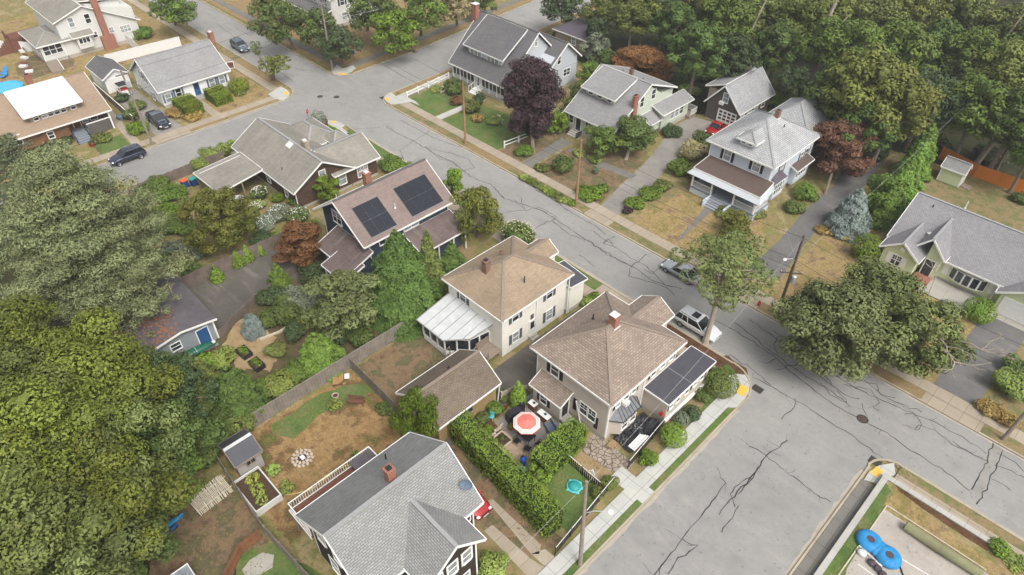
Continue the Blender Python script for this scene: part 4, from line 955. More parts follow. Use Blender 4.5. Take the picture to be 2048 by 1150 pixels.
h.chimney(-.9, 80.0, 1.3, .9, 4.6, 6.6, 'brick'); h.vent(-12.0, 80.1, 5.45, .35); h.vent(-9.4, 83, 5.3, .9, 'metal_white'); h.downspout([(-2.25, 75.0, 2.7), (-2.25, 75.5, .2)]); h.vent(-10.6, 77, 4.1, .12, 'metal_white', .12)
# pale green shed with ramp
h = House('garden_shed', 'pale green wooden shed with white doors and ramp in front of the orange fence', 'shed', (-14.2, 98))
h.gwall(-15.7, 96.9, -12.9, 98.9, .1, 2.2, 3.3, 'x', 'side_sage', ov=(.15, .1), base=None); h.gable(-15.85, 96.75, -12.75, 99.05, 2.2, 3.3, 'x', 'roof_grey')
h.corners(-15.7, 96.9, -12.9, 98.9, .1, 2.15); h.door('E', -12.9, 98.1, .15, 1.3, 1.8, 'door_white', 0); h.win('E', -12.9, 97.25, 1.6, .4, .5, bars=0)
h.b(MB().slab([(-12.88, 97.5, .18), (-11.6, 97.5, .03), (-11.6, 98.7, .03), (-12.88, 98.7, .18)], .04), 'ramp', 'wood_grey')
# ================================================================== shingle cottage with cross gables
h = House('shingle_cottage', 'weathered brown shingled cottage with pale grey cross gable roof and skylight', 'house', (-75, 36))
h.gwall(-83.0, 31.0, -69.0, 39.0, .4, 2.85, 5.5, 'x', 'shake_brown', ridge=35.1, ov=(.4, .35)); h.gable(-84.4, 30.5, -68.6, 39.6, 2.85, 5.55, 'x', 'roof_worn', ridge=35.1, cap='cap_grey')
h.gwall(-76.3, 39.01, -69.0, 43.1, .4, 2.85, 4.9, 'y', 'shake_brown', ridge=-72.4, ov=(.4, .35)); h.gable(-76.3, 36.3, -68.55, 43.5, 2.8, 4.95, 'y', 'roof_worn', ridge=-72.4, cap='cap_grey')
h.box(-83.5, 38, -77.5, 42.5, 0, 2.7, 'shake_brown'); h.hip(-84.5, 37.5, -76.8, 43.0, 2.75, 4.3, 'roof_worn', 'x', 2, cap='cap_grey')
h.hip(-78.2, 40.6, -75.0, 43.6, 2.95, 4.0, 'roof_worn', 'x', .2, cap='cap_grey', name='porch_roof')
h.chimney(-73.3, 35.7, .9, .7, 4.9, 6.3, 'stone_mix', pot='metal_white'); h.vent(-73.3, 31.9, 3.6, .35)
h.b(MB().slab([(-75.9, 34.2, 5.15), (-74.9, 34.2, 5.15), (-74.9, 34.9, 5.55), (-75.9, 34.9, 5.55)], .12), 'skylight', 'metal_white')
h.wpx('E', -69.0, 644, 346, .8, .7, bars=0); h.wpx('E', -69.0, 685, 357, 1.0, 1.6, curtain=1); h.wpx('E', -69.0, 725, 341, 1.5, 1.5, bars=2, split=3)
h.wpx('S', 31.0, 573, 384, .8, 1.4); h.wpx('S', 31.0, 537, 355, .8, 1.3, curtain=1); h.win('S', 31.0, -80.5, 1.8, .8, 1.3)
h.downspout([(-68.95, 30.9, 2.6), (-68.95, 30.9, .2)])
h.shed([(-82.2, 24.0, 2.55), (-75.6, 24.2, 2.5), (-76.2, 30.6, 2.95), (-82.2, 30.6, 2.95)], 'roof_worn'); h.b(MB().bar((-81.3, 24.4, 2.66), (-81.3, 30.2, 3.0), .06, .08), 'roof_seam', 'metal_white')
for x, y in ((-82, 24.3), (-75.8, 24.4), (-75.9, 27.4), (-82, 28)): bx(h, 'carport_post', 'wood_grey', x - .07, y - .07, 0, x + .07, y + .07, 2.4)
# ================================================================== solar house
h = House('solar_house', 'charcoal house with dusty rose shingle roof carrying two black solar arrays', 'house', (-56.4, 35.5))
h.gwall(-60.8, 30.0, -51.9, 41.2, .5, 5.0, 8.3, 'y', 'side_navy', ridge=-56.45, ov=(.55, .5)); h.gable(-61.35, 29.1, -51.4, 41.85, 5.0, 8.4, 'y', 'roof_rose', ridge=-56.45, cap='cap_dark')
h.corners(-60.8, 30, -51.9, 41.2, .5, 4.9)
k = (8.4 - 5.0) / (56.45 - 51.4)
def rzp(x): return 5.0 + (-51.4 - x) * k
for (y0, y1, nn) in ((30.5, 33.85, 3), (36.05, 40.5, 4)):
    fr_ = h.b(MB().bar((-55.05, (y0 + y1) / 2, rzp(-55.05) + .06), (-51.8, (y0 + y1) / 2, rzp(-51.8) + .06), y1 - y0, .05), 'solar_array', 'solar_rail')
    for i in range(nn):
        for j in range(2):
            x0, x1 = (-55.02, -53.42) if j == 0 else (-53.4, -51.83); w_ = (y1 - y0) / nn; yc = y0 + w_ * (i + .5)
            h.b(MB().bar((x0, yc, rzp(x0) + .105), (x1, yc, rzp(x1) + .105), w_ - .025, .04), 'solar_panel', 'solar', fr_)
h.chimney(-57.5, 34.4, .75, .75, 7.5, 9.3, 'brick', pot='metal_white'); h.vent(-53.4, 34.9, 6.35, .55, 'metal_white'); h.vent(-59.8, 31.5, 6.1, .5, 'metal_white', .04)
h.wpx('S', 30.0, 674, 435, 1.6, 1.5, split=2, bars=2); h.wpx('S', 30.0, 713, 472, .8, 1.4, bars=1)
h.wpx('E', -51.9, 822, 449, 2.0, .8, split=2, bars=0); h.win('E', -51.9, 32.2, 4.2, 1.6, .8, split=2, bars=0)
h.shed([(-57.9, 26.9, 2.9), (-51.2, 26.9, 2.9), (-51.2, 29.98, 4.1), (-57.9, 29.98, 4.1)], 'roof_roseold'); h.box(-57.4, 27.4, -51.6, 29.98, .4, 2.85, 'side_navy'); h.win('S', 27.4, -56.4, 1.9, .8, 1.2)
h.shed([(-54.9, 25.6, 2.6), (-50.7, 25.6, 2.6), (-50.7, 28.4, 3.4), (-54.9, 28.4, 3.4)], 'roof_roseold')
for x in (-54.6, -51.0): bx(h, 'porch_post', 'white_trim', x - .07, 25.8, 0, x + .07, 25.94, 2.5)
h.shed([(-51.88, 34.5, 3.8), (-51.88, 41.3, 3.8), (-48.6, 41.3, 2.75), (-48.6, 34.5, 2.75)], 'roof_roseold'); h.box(-51.88, 35.0, -49.3, 40.8, .3, 2.7, 'side_navy', 'porch_wall')
for y in (34.8, 37, 39.2, 41.0): bx(h, 'porch_post', 'white_trim', -48.85, y - .07, 0, -48.71, y + .07, 2.7)
bx(h, 'porch_trim', 'white_trim', -48.84, 34.7, 2.45, -48.76, 41.1, 2.68)
# ================================================================== cream/brown barn between the yards
h = House('barn', 'long brown roofed outbuilding with patchy yellow plaster wall', 'outbuilding', (-32, 24.5))
h.gwall(-34.7, 20.9, -29.6, 27.7, 0, 2.6, 4.5, 'y', 'stucco_yellow', ridge=-32.2, ov=(.3, .3)); h.gable(-35.0, 20.5, -29.3, 28.05, 2.6, 4.55, 'y', 'roof_barn', ridge=-32.2, cap='cap_tan')
h.wpx('E', -29.6, 938, 818, .8, 1.0, bars=0, trim='wood_grey'); bx(h, 'door', 'wood_tan', -29.6, 23.2, .05, -29.54, 24.2, 2.0); h.downspout([(-29.35, 27.95, 2.5), (-29.45, 27.75, .1)]); h.vent(-32.9, 25, 4.1, .2)
# ================================================================== big grey roofed house, bottom
h = House('grey_roof_house', 'dark brown shingled house with broad pale grey roof, brick chimney and satellite dish', 'house', (-24, 12))
h.gwall(-28.0, 7.8, -20.6, 16.9, .5, 5.95, 9.2, 'y', 'shake_dark', ridge=-23.85, ov=(.55, .5)); h.gable(-28.55, 7.2, -20.05, 17.4, 5.95, 9.25, 'y', 'roof_bigfront', ridge=-23.85, cap='cap_grey')
h.gwall(-22, 10.9, -18.3, 15.1, .5, 6.0, 8.2, 'x', 'shake_dark', ridge=13.1, ov=(.5, .4)); h.gable(-22.6, 10.3, -17.85, 15.6, 6.0, 8.3, 'x', 'roof_bigfront', ridge=13.1, cap='cap_grey')
h.corners(-22, 10.9, -18.3, 15.1, .5, 5.9); h.corners(-28, 7.8, -20.6, 16.9, .5, 5.9)
h.win('E', -18.3, 14.2, 4.9, .75, 1.4, tw=.14, bars=1, curtain=1); h.win('E', -18.3, 12.9, 4.9, .75, 1.4, tw=.14, bars=1, curtain=1); h.win('E', -18.3, 11.7, 4.9, .6, 1.4, curtain=1)
h.win('E', -18.3, 13.5, 2.0, 1.6, 1.3, split=2); h.win('E', -20.6, 16.2, 4.6, .6, 1.2)
for x, z in ((-26.6, 4.9), (-24.6, 4.7), (-22.9, 5), (-25.6, 1.9), (-23.4, 1.9)): h.win('S', 7.8, x, z, .95, 1.6, tw=.14, curtain=.8)
h.chimney(-24.5, 12.9, .6, .6, 8.4, 10.1, 'brick'); h.vent(-27.3, 14.3, 6.5, .9)
d = MB(); d.bar((-21.3, 16.7, 7.0), (-21.1, 16.8, 7.7), .05, .05); dish = h.b(d, 'dish_mount', 'metal_white')
d = MB(); q = Vector((.5, -.6, .62)).normalized(); M3 = q.to_track_quat('Z', 'Y').to_matrix(); rings = []
for r_, zz in ((0.02, 0), (.2, .03), (.36, .1), (.45, .17)): rings.append([tuple(Vector((-21.1, 16.8, 7.75)) + M3 @ Vector((r_ * math.cos(a) * 1, r_ * math.sin(a) * .85, zz))) for a in [2 * math.pi * i / 16 for i in range(16)]])
d.add([p for r_ in rings for p in r_], [(i * 16 + j, i * 16 + (j + 1) % 16, (i + 1) * 16 + (j + 1) % 16, (i + 1) * 16 + j) for i in range(3) for j in range(16)])
d.tube([(-21.1, 16.8, 7.75), tuple(Vector((-21.1, 16.8, 7.75)) + q * .5)], .02, 6); h.b(d, 'satellite_dish', 'shutter_blue', dish)
# rear deck, one long white railed balcony
bx(h, 'deck', 'wood_brown', -31.1, 7.6, 2.85, -28.02, 15.0, 3.0)
bx(h, 'deck_fascia', 'white_trim', -31.16, 7.54, 2.75, -31.1, 15.06, 3.02); bx(h, 'deck_fascia', 'white_trim', -31.1, 7.54, 2.75, -28.02, 7.6, 3.02)
balus(h, (-31.05, 7.65), (-31.05, 14.9), 3.0, 3.95, 'white_trim', .2); balus(h, (-31.05, 7.65), (-28.1, 7.65), 3.0, 3.95, 'white_trim', .2); balus(h, (-31.05, 14.95), (-28.1, 14.95), 3.0, 3.95, 'white_trim', .2)
for x, y in ((-31, 7.7), (-31, 11.3), (-31, 14.9)): bx(h, 'deck_post', 'wood_grey', x - .06, y - .06, 0, x + .06, y + .06, 2.84)
bx(h, 'deck_canopy', 'roof_purp', -31.0, 13.0, 3.75, -28.6, 14.9, 3.83)
# ================================================================== garage with blue door, left
h = House('blue_door_garage', 'low garage with purplish needle strewn roof, white trim and a blue door', 'garage', (-59.5, 11))
h.box(-64.0, 7.0, -55.15, 13.2, 0, 2.6, 'side_mid')
h.shed([(-64.4, 6.4, 2.75), (-54.7, 6.4, 2.75), (-54.7, 10.0, 3.3), (-64.4, 10.0, 3.3)], 'roof_purp', trim=None); h.shed([(-64.4, 10.0, 3.3), (-54.7, 10.0, 3.3), (-54.7, 13.5, 2.75), (-64.4, 13.5, 2.75)], 'roof_purp', trim=None, name='roof')
rb_ = MB(); rb_.bar((-54.66, 6.4, 2.72), (-54.66, 10.0, 3.27), .07, .2); rb_.bar((-54.66, 10.0, 3.27), (-54.66, 13.5, 2.72), .07, .2); h.b(rb_, 'fascia', 'white_trim')
h.door('E', -55.15, 11.9, .1, 1.1, 2.0, 'door_blue', 0); h.win('E', -55.15, 9.2, 1.6, .9, .8); bx(h, 'corner_board', 'white_trim', -55.14, 13.05, 0, -55.08, 13.22, 2.55)
bx(h, 'threshold', 'conc', -55.1, 11.2, 0, -54.2, 12.7, .1)
rs = random.Random(5); nb = MB()
for _ in range(260):
    x, y = rs.uniform(-60.5, -54.9), rs.choice([rs.uniform(7, 9.7), rs.gauss(9.3, .7)]); z = 3.3 - abs(y - 10) * .155 + .012
    if y > 12.5 or y < 6.6: continue
    a = rs.uniform(0, 6.3); l = rs.uniform(.05, .22); nb.poly([(x - l, y, z + .004), (x, y - l * .7, z + .003), (x + l, y, z + .004), (x, y + l * .7, z + .003)])
o = h.b(nb, 'fallen_needles', 'rust'); o['kind'] = 'stuff'
# small shed
h = House('tool_shed', 'small grey shed with dark roof and white ridge strip against the fence', 'shed', (-39.5, 7.8))
h.gwall(-41.0, 6.75, -38.3, 8.85, 0, 2.15, 2.95, 'y', 'side_shedgrey', ov=(.15, .1), base=None); h.gable(-41.15, 6.6, -38.1, 9.0, 2.15, 2.95, 'y', 'roof_membrane', cap='metal_white', trim='wood_grey')
h.win('E', -38.3, 7.9, 1.5, .7, .5, bars=0, split=2, trim='wood_grey')
# ================================================================== white cape
h = House('white_cape', 'white clapboard house with plain grey roof, blue door and blue grey shutters', 'house', (-112, 36))
h.gwall(-117.2, 30.6, -107.2, 41.6, .5, 2.95, 6.4, 'y', 'side_white', ridge=-112.2, ov=(.4, .4)); h.gable(-117.6, 30.1, -106.75, 42.0, 2.95, 6.5, 'y', 'roof_grey', ridge=-112.2, cap='cap_grey')
h.corners(-117.2, 30.6, -107.2, 41.6, .5, 2.8); h.chimney(-111.9, 42.4, .9, .7, 0, 7.6, 'brick', flash=False, pot='metal_white')
for px, py in ((337, 196), (357, 185), (424, 165), (444, 159)): h.wpx('E', -107.2, px, py, .8, 1.2, 'shutter_blue', shw=.3)
h.door('E', -107.2, onE(394, 178, -107.2)[0], .5, .95, 2.0, 'door_blue', .45); h.steps('E', -107.2, onE(394, 178, -107.2)[0], 1.5, .5, 3, .3, 'conc')
for px, py in ((283, 150), (289, 157), (279, 175), (307, 192)): h.wpx('S', 30.6, px, py, .8, 1.2, 'shutter_blue', shw=.28)
h.b(MB(**FR['S'](30.6)).blob((-111.9, .03, 3.9), (.35, .04, .5), 10, 6), 'oval_window', 'pane_curtain'); h.win('E', -107.2, 33.6, .45, .9, .35, bars=0)
h = House('white_garage', 'small white gabled garage with slate grey roof behind the cape', 'garage', (-121.5, 28))
h.gwall(-124.9, 26.3, -118.4, 30.0, 0, 2.5, 3.7, 'x', 'side_white', ov=(.3, .3), base=None); h.gable(-125.3, 26.0, -118.05, 30.3, 2.5, 3.75, 'x', 'roof_slate', cap='cap_dark')
h.garage_door('E', -118.4, 28.15, .05, 2.7, 2.05)
# ================================================================== orange bungalow
h = House('bungalow', 'cedar shingled bungalow with tan roof and broad white dormer roof', 'house', (-112, 16))
h.gwall(-118.6, 5, -108.3, 22.4, .9, 2.95, 6.2, 'y', 'shake_orange', ridge=-113.4, ov=(.5, .4)); h.gable(-120.0, 4, -106.1, 23.0, 2.95, 6.35, 'y', 'roof_bung', ridge=-113.4, cap='cap_bung')
bx(h, 'porch_wall', 'shake_orange', -108.4, 5, .9, -106.7, 17.0, 2.75)
bx(h, 'dormer_wall', 'side_brownnatural', -113, 13.1, 3.4, -107.9, 19.4, 4.9); h.shed([(-107.3, 12.4, 4.85), (-107.3, 20.1, 4.85), (-113.5, 20.1, 6.5), (-113.5, 12.4, 6.5)], 'roof_white')
for i in range(6): h.win('E', -107.9, (13.9, 14.95, 15.8, 16.65, 17.5, 18.8)[i], 4.25, .6, .8, bars=1, tw=.07)
h.chimney(-115.2, 16.2, .8, .8, 5.6, 7.4, 'brick')
h.wpx('E', -106.7, 34, 280, 1.0, 1.3); h.wpx('E', -106.7, 102, 270, .7, .9); h.win('E', -108.3, 20.8, 2.0, .9, 1.2); h.win('E', -108.3, 19.6, 2.0, .7, 1.2); h.door('E', -108.3, 18.4, .9, .9, 2.0, 'wood_brown', .5)
bx(h, 'porch_floor', 'porch_grey', -108.3, 17.01, .0, -106.5, 22.6, .9); bx(h, 'porch_parapet', 'shake_grey', -106.6, 19.2, 0, -106.45, 22.6, 1.75); bx(h, 'porch_cap', 'white_trim', -106.66, 19.15, 1.75, -106.38, 22.65, 1.83)
bx(h, 'porch_post', 'white_trim', -106.6, 22.4, 0, -106.4, 22.6, 2.9); bx(h, 'porch_parapet', 'shake_grey', -108.3, 22.45, 0, -106.6, 22.6, 1.75)
h.steps('E', -106.5, 17.9, 1.9, .9, 5, .34, 'porch_grey', 0, 'black_metal')
# ================================================================== light grey two storey house, top left
h = House('chimney_house', 'light grey house with exterior brick chimney and glazed corner sunroom', 'house', (-141, 33))
h.gwall(-150, 26.6, -137.0, 39.4, .6, 6.0, 8.05, 'x', 'side_lightgrey', ridge=31.4, ov=(.4, .4)); 
h.shed([(-151, 26.2, 6.3), (-136.6, 26.2, 6.3), (-136.6, 31.4, 8.1), (-151, 31.4, 8.1)], 'roof_worn'); h.shed([(-151, 31.4, 8.1), (-136.6, 31.4, 8.1), (-136.6, 40.0, 3.6), (-151, 40.0, 3.6)], 'roof_worn')
h.box(-146, 32.5, -139, 38.2, 5, 7.2, 'side_lightgrey', 'dormer_wall'); h.shed([(-147, 31.6, 8.25), (-138.6, 31.6, 8.25), (-138.6, 38.6, 7.3), (-147, 38.6, 7.3)], 'roof_worn')
h.chimney(-136.6, 33.6, .8, 1.0, 0, 10.0, 'brick', flash=False)
b = MB(); b.prism([(-137, 32.5), (-136.1, 32.5), (-136.1, 34.7), (-137, 34.7)], 0, 2.4); h.b(b, 'chimney_base', 'brick')
for px, py in ((142, 45), (175, 37)): h.wpx('E', -137.0, px, py, .8, 1.5)
for px, py, w_, hh, sp in ((190, 69, .7, .9, 1), (223, 60, .7, .9, 1), (251, 57, 1.7, 1.1, 3)): h.wpx('E', -137.0, px, py, w_, hh, split=sp, bars=2)
bx(h, 'oriel', 'side_lightgrey', -136.99, 28.6, 1.3, -136.2, 31.0, 3.3); h.win('E', -136.2, 29.8, 2.6, 1.7, .8, split=3, bars=0); h.shed([(-136.99, 28.0, 4.1), (-135.9, 28.0, 3.45), (-135.9, 31.6, 3.45), (-136.99, 31.6, 4.1)], 'roof_worn')
h.box(-143.5, 22.9, -137.0, 26.55, .6, 3.2, 'side_lightgrey', base='foundation'); h.hip(-146, 22.3, -136.5, 28.0, 3.3, 4.4, 'roof_worn', 'x', 3, cap='cap_grey')
h.win('E', -137.0, 24.7, 2.2, 2.9, 1.4, split=3, curtain=0); h.win('S', 22.9, -139.5, 2.2, 2.5, 1.3, split=3); h.corners(-143.5, 22.9, -137, 26.55, .6, 3.1)
bx(h, 'deck', 'wood_brown', -150, 20.5, 0, -146, 25.5, 2.2); balus(h, (-150, 20.5), (-146, 20.5), 2.2, 3.1, 'wood_brown', .3); balus(h, (-146, 20.5), (-146, 24), 2.2, 3.1, 'wood_brown', .3); h.steps('S', 20.5, -147, 1.4, 2.2, 7, .35, 'wood_brown')
# house glimpsed behind the trees at the top
h = House('far_house', 'white porched house half hidden behind street trees at the top', 'house', (-123, 74))
h.gwall(-130, 68, -117, 80, .6, 5.6, 8.5, 'x', 'side_lightgrey', ov=(.4, .4)); h.gable(-130.5, 67.5, -116.5, 80.5, 5.6, 8.6, 'x', 'roof_slate', cap='cap_dark')
h.shed([(-130, 65.2, 2.9), (-117, 65.2, 2.9), (-117, 68, 3.6), (-130, 68, 3.6)], 'roof_slate')
for x in (-129.8, -125.5, -121.4, -117.3): bx(h, 'porch_post', 'white_trim', x - .1, 65.4, 0, x + .1, 65.6, 2.8)
for x in (-127.5, -123.5, -119.5): h.win('S', 68, x, 4.6, .9, 1.3, 'shutter_black'); h.win('S', 68, x, 1.9, .9, 1.3)
for y in (70.5, 74, 77.5): h.win('E', -117, y, 4.6, .9, 1.3, 'shutter_black'); h.win('E', -117, y, 1.9, .9, 1.3)
# ------------------------------------------------------------------ foliage
for nm, c in dict(leaf_pine='868f6b', leaf_pine_b='748264', leaf_olive='687344', leaf_yellow='6f7a40', leaf_mid='5c6c40', leaf_dark='4a593c', leaf_bright='6a823e', leaf_oak='6f7c50', leaf_maple='727e56',
                  leaf_purple='443538', leaf_brown='7c6450', bronze='8f7450', leaf_rust='7a6044', leaf_spruce='556a3c', leaf_bluespruce='828d88', leaf_hedge='76904a', leaf_cut='70803a', leaf_lime='87985a', leaf_sage='737c68',
                  leaf_forest='62743f', leaf_forest_b='54673c', leaf_forest_c='747e48', leaf_cream='aca780', leaf_grass='737c4c', petal='dcdcd0', leaf_birch='686e3c', leaf_conif='647c42', leaf_straw='a08f5e').items(): m_leaf(nm, c)
m_plain('bark', '7a6c5e', .25, 3, .95, bump=.4); m_plain('bark_pale', '9b9082', .2, 3, .9, bump=.3); m_plain('bark_dark', '4c4239', .25, 3, .95)
def leaf_arrays(C, N, size, aspect, rg, tint, yel, droop=0.0):
    n = len(C); rnd = rg.normal(size=(n, 3)); T = np.cross(N, rnd); T /= np.linalg.norm(T, axis=1)[:, None] + 1e-9
    T[:, 2] -= droop; T /= np.linalg.norm(T, axis=1)[:, None] + 1e-9
    B = np.cross(N, T); B /= np.linalg.norm(B, axis=1)[:, None] + 1e-9
    s = (size * rg.uniform(.6, 1.35, n))[:, None]
    V = np.stack([C - T * s, C + B * s * aspect + N * s * .18, C + T * s, C - B * s * aspect + N * s * .18], 1)
    return V.reshape(-1, 3), tint, yel
def leaf_mesh(name, V, tint, yel, mat):
    n = len(tint); me = bpy.data.meshes.new(name)
    me.vertices.add(4 * n); me.vertices.foreach_set('co', V.astype(np.float32).ravel())
    me.loops.add(4 * n); me.loops.foreach_set('vertex_index', np.arange(4 * n, dtype=np.int32))
    me.polygons.add(n); me.polygons.foreach_set('loop_start', np.arange(0, 4 * n, 4, dtype=np.int32)); me.polygons.foreach_set('loop_total', np.full(n, 4, np.int32))
    at = me.color_attributes.new('tint', 'BYTE_COLOR', 'CORNER')
    c = np.zeros((n, 4), np.float32); c[:, 0] = np.clip(tint, 0, 1); c[:, 1] = np.clip(yel, 0, 1); c[:, 3] = 1
    c[:, :3] = np.where(c[:, :3] <= .04045, c[:, :3] / 12.92, ((c[:, :3] + .055) / 1.055) ** 2.4)
    at.data.foreach_set('color', np.repeat(c, 4, 0).ravel())
    me.update(); me.validate(); me.materials.append(MATS[mat]); return me
def cloud(blobs, leaf, dens=1.0, seed=0, aspect=.5, up=.35, jit=.42, yel=.09, shell=(.72, 1.06), droop=0.0, core=True):
    """leaves spread through the outer volume of many overlapping lobes; blobs: (x,y,z,rx,ry,rz)"""
    rg = np.random.default_rng(seed); B = np.array(blobs, float); Cs, Ns, Ts, Ys, Ss = [], [], [], [], []
    for i, b in enumerate(B):
        area = 4 * math.pi * ((b[3] * b[4]) ** 1.6 / 3 + (b[3] * b[5]) ** 1.6 / 3 + (b[4] * b[5]) ** 1.6 / 3) ** (1 / 1.6)
        n = int(area / (leaf * leaf * aspect * 2) * .75 * dens) + 4
        d = rg.normal(size=(n, 3)); d /= np.linalg.norm(d, axis=1)[:, None]
        rr_ = rg.uniform(shell[0], shell[1], n) ** .8 + np.abs(rg.normal(0, .05, n))
        p = b[:3] + d * b[3:6] * rr_[:, None]
        nn = d / b[3:6]; nn /= np.linalg.norm(nn, axis=1)[:, None]
        q = (p[:, None, :] - B[None, :, :3]) / B[None, :, 3:6]; dist = np.sqrt((q ** 2).sum(2)); dist[:, i] = 9
        keep = dist.min(1) > .74
        p, nn = p[keep], nn[keep]; m = len(p)
        bt = rg.uniform(.28, .74); by = max(0, rg.normal(yel, .12))
        Cs.append(p); Ns.append(nn + rg.normal(0, jit, (m, 3)) * .6 + np.array([0, 0, up])); Ts.append(bt + rg.normal(0, .09, m)); Ys.append(np.clip(by + rg.normal(0, .1, m), 0, 1)); Ss.append(np.full(m, leaf))
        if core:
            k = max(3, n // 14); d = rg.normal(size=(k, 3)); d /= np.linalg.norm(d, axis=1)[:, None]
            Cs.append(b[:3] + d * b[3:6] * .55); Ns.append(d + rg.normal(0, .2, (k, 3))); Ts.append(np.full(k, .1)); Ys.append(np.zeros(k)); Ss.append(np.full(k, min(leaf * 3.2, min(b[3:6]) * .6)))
    C, N, T_, Y, S = map(np.concatenate, (Cs, Ns, Ts, Ys, Ss)); N /= np.linalg.norm(N, axis=1)[:, None] + 1e-9
    return leaf_arrays(C, N, S, aspect, rg, T_, Y, droop)
def crown_blobs(r, rz, hc, n, seed, br=(.24, .42), flat=.75, bottom=-.8, asym=.15):
    rg = random.Random(seed); out = []; sx, sy = 1 + rg.uniform(-asym, asym), 1 + rg.uniform(-asym, asym)
    for i in range(n):
        u = (i + .5) / n; z = bottom + (1 - bottom) * u; th = i * 2.39996 + rg.uniform(-.5, .5)
        rho = math.sqrt(max(0, 1 - z * z)) if z > 0 else 1 - .45 * z * z
        k = rg.uniform(.55, .92) if i % 4 else rg.uniform(.15, .5); b = rg.uniform(*br)
        out.append((math.cos(th) * rho * k * r * sx, math.sin(th) * rho * k * r * sy, hc + z * rz * rg.uniform(.7, .9), b * r, b * r * rg.uniform(.8, 1.2), b * r * flat * rg.uniform(.8, 1.2) * min(1, rz / r * 1.1)))
    return out
def trunk_mesh(h0, blobs, rad, seed=0, lean=(0, 0), limbs=7):
    rg = random.Random(seed); b = MB(); top = (lean[0] + rg.uniform(-.3, .3), lean[1] + rg.uniform(-.3, .3), h0)
    mid = (top[0] * .4, top[1] * .4, h0 * .5)
    b.tube([(0, 0, -.1), (top[0] * .1, top[1] * .1, h0 * .12), mid, top], [rad * 1.45, rad, rad * .85, rad * .5], 8)
    for q in rg.sample(blobs, min(limbs, len(blobs))):
        s = rg.uniform(.45, .98); p = tuple(top[i] * s if i < 2 else h0 * s for i in range(3))
        m = tuple((p[i] + q[i]) / 2 + (0 if i < 2 else .25) for i in range(3)); b.tube([p, m, q[:3]], [rad * .4, rad * .26, rad * .08], 5)
    return b
def plant(name, label, cat, loc, blobs, mat, leaf=.2, trunk=None, group=None, bark='bark', rz=0.0, extra=None, **kw):
    seed = abs(hash((round(loc[0], 2), round(loc[1], 2)))) % 10 ** 6
    V, t, y = cloud(blobs, leaf, seed=seed, **kw)
    if trunk is None:
        me = leaf_mesh(name, V, t, y, mat); o = bpy.data.objects.new(name, me); COL.objects.link(o); o.location = (*loc, 0); o.rotation_euler.z = rz
        return tag(o, label, cat, group)
    o = thing(name, label, cat, (*loc, 0), group, rz, local=True)
    c = bpy.data.objects.new('crown', leaf_mesh('crown', V, t, y, mat)); COL.objects.link(c); c.parent = o
    trunk.build('trunk', MATS[bark], o, local=True)
    for e in extra or []: e.build('dead_branch', MATS['bark_pale'], o, local=True)
    return o
def broad(label, px, py, hc, r, rzz, mat, nb=26, leaf=.22, name='broadleaf_tree', cat='tree', group=None, trad=.2, bark='bark', lean=None, base=None, limbs=7, extra=None, **kw):
    x, y = g(px, py, hc); seed = int(px * 7 + py * 13)
    if base:
        bx_, by_ = g(*base); dx, dy = x - bx_, y - by_
    else: bx_, by_, dx, dy = x, y, 0, 0
    bl = [(a + dx, b + dy, c, d, e, f) for a, b, c, d, e, f in crown_blobs(r, rzz, hc, nb, seed, **{k: kw.pop(k) for k in ('br', 'flat', 'bottom', 'asym') if k in kw})]
    return plant(name, label, cat, (bx_, by_), bl, mat, leaf, trunk_mesh(hc + rzz * .2, bl, trad, seed, (dx, dy), limbs), group, bark, extra=extra, **kw)
def shrub(label, px, py, r, h, mat, leaf=.13, nb=7, name='shrub', cat='shrub', group=None, loc=None, **kw):
    x, y = loc or g(px, py, h * .5); rg = random.Random(int(px * 3 + py * 11)); bl = [(0, 0, h * .5, r * .72, r * .72, h * .46)]
    for i in range(nb):
        th = i * 2.4 + rg.random(); k = rg.uniform(.35, .65) * r; q = rg.uniform(.35, .5)
        bl.append((math.cos(th) * k, math.sin(th) * k, h * rg.uniform(.35, .72), q * r, q * r, q * min(r, h) * .8))
    return plant(name, label, cat, (x, y), bl, mat, leaf, None, group, **kw)
def ball(label, px, py, r, h, mat, leaf=.1, group=None, **kw):
    x, y = kw.pop('loc', None) or g(px, py, h * .5)
    return plant('clipped_shrub', label, 'shrub', (x, y), [(0, 0, h * .5, r, r, h * .52)], mat, leaf, None, group, shell=(.9, 1.02), jit=.4, **kw)
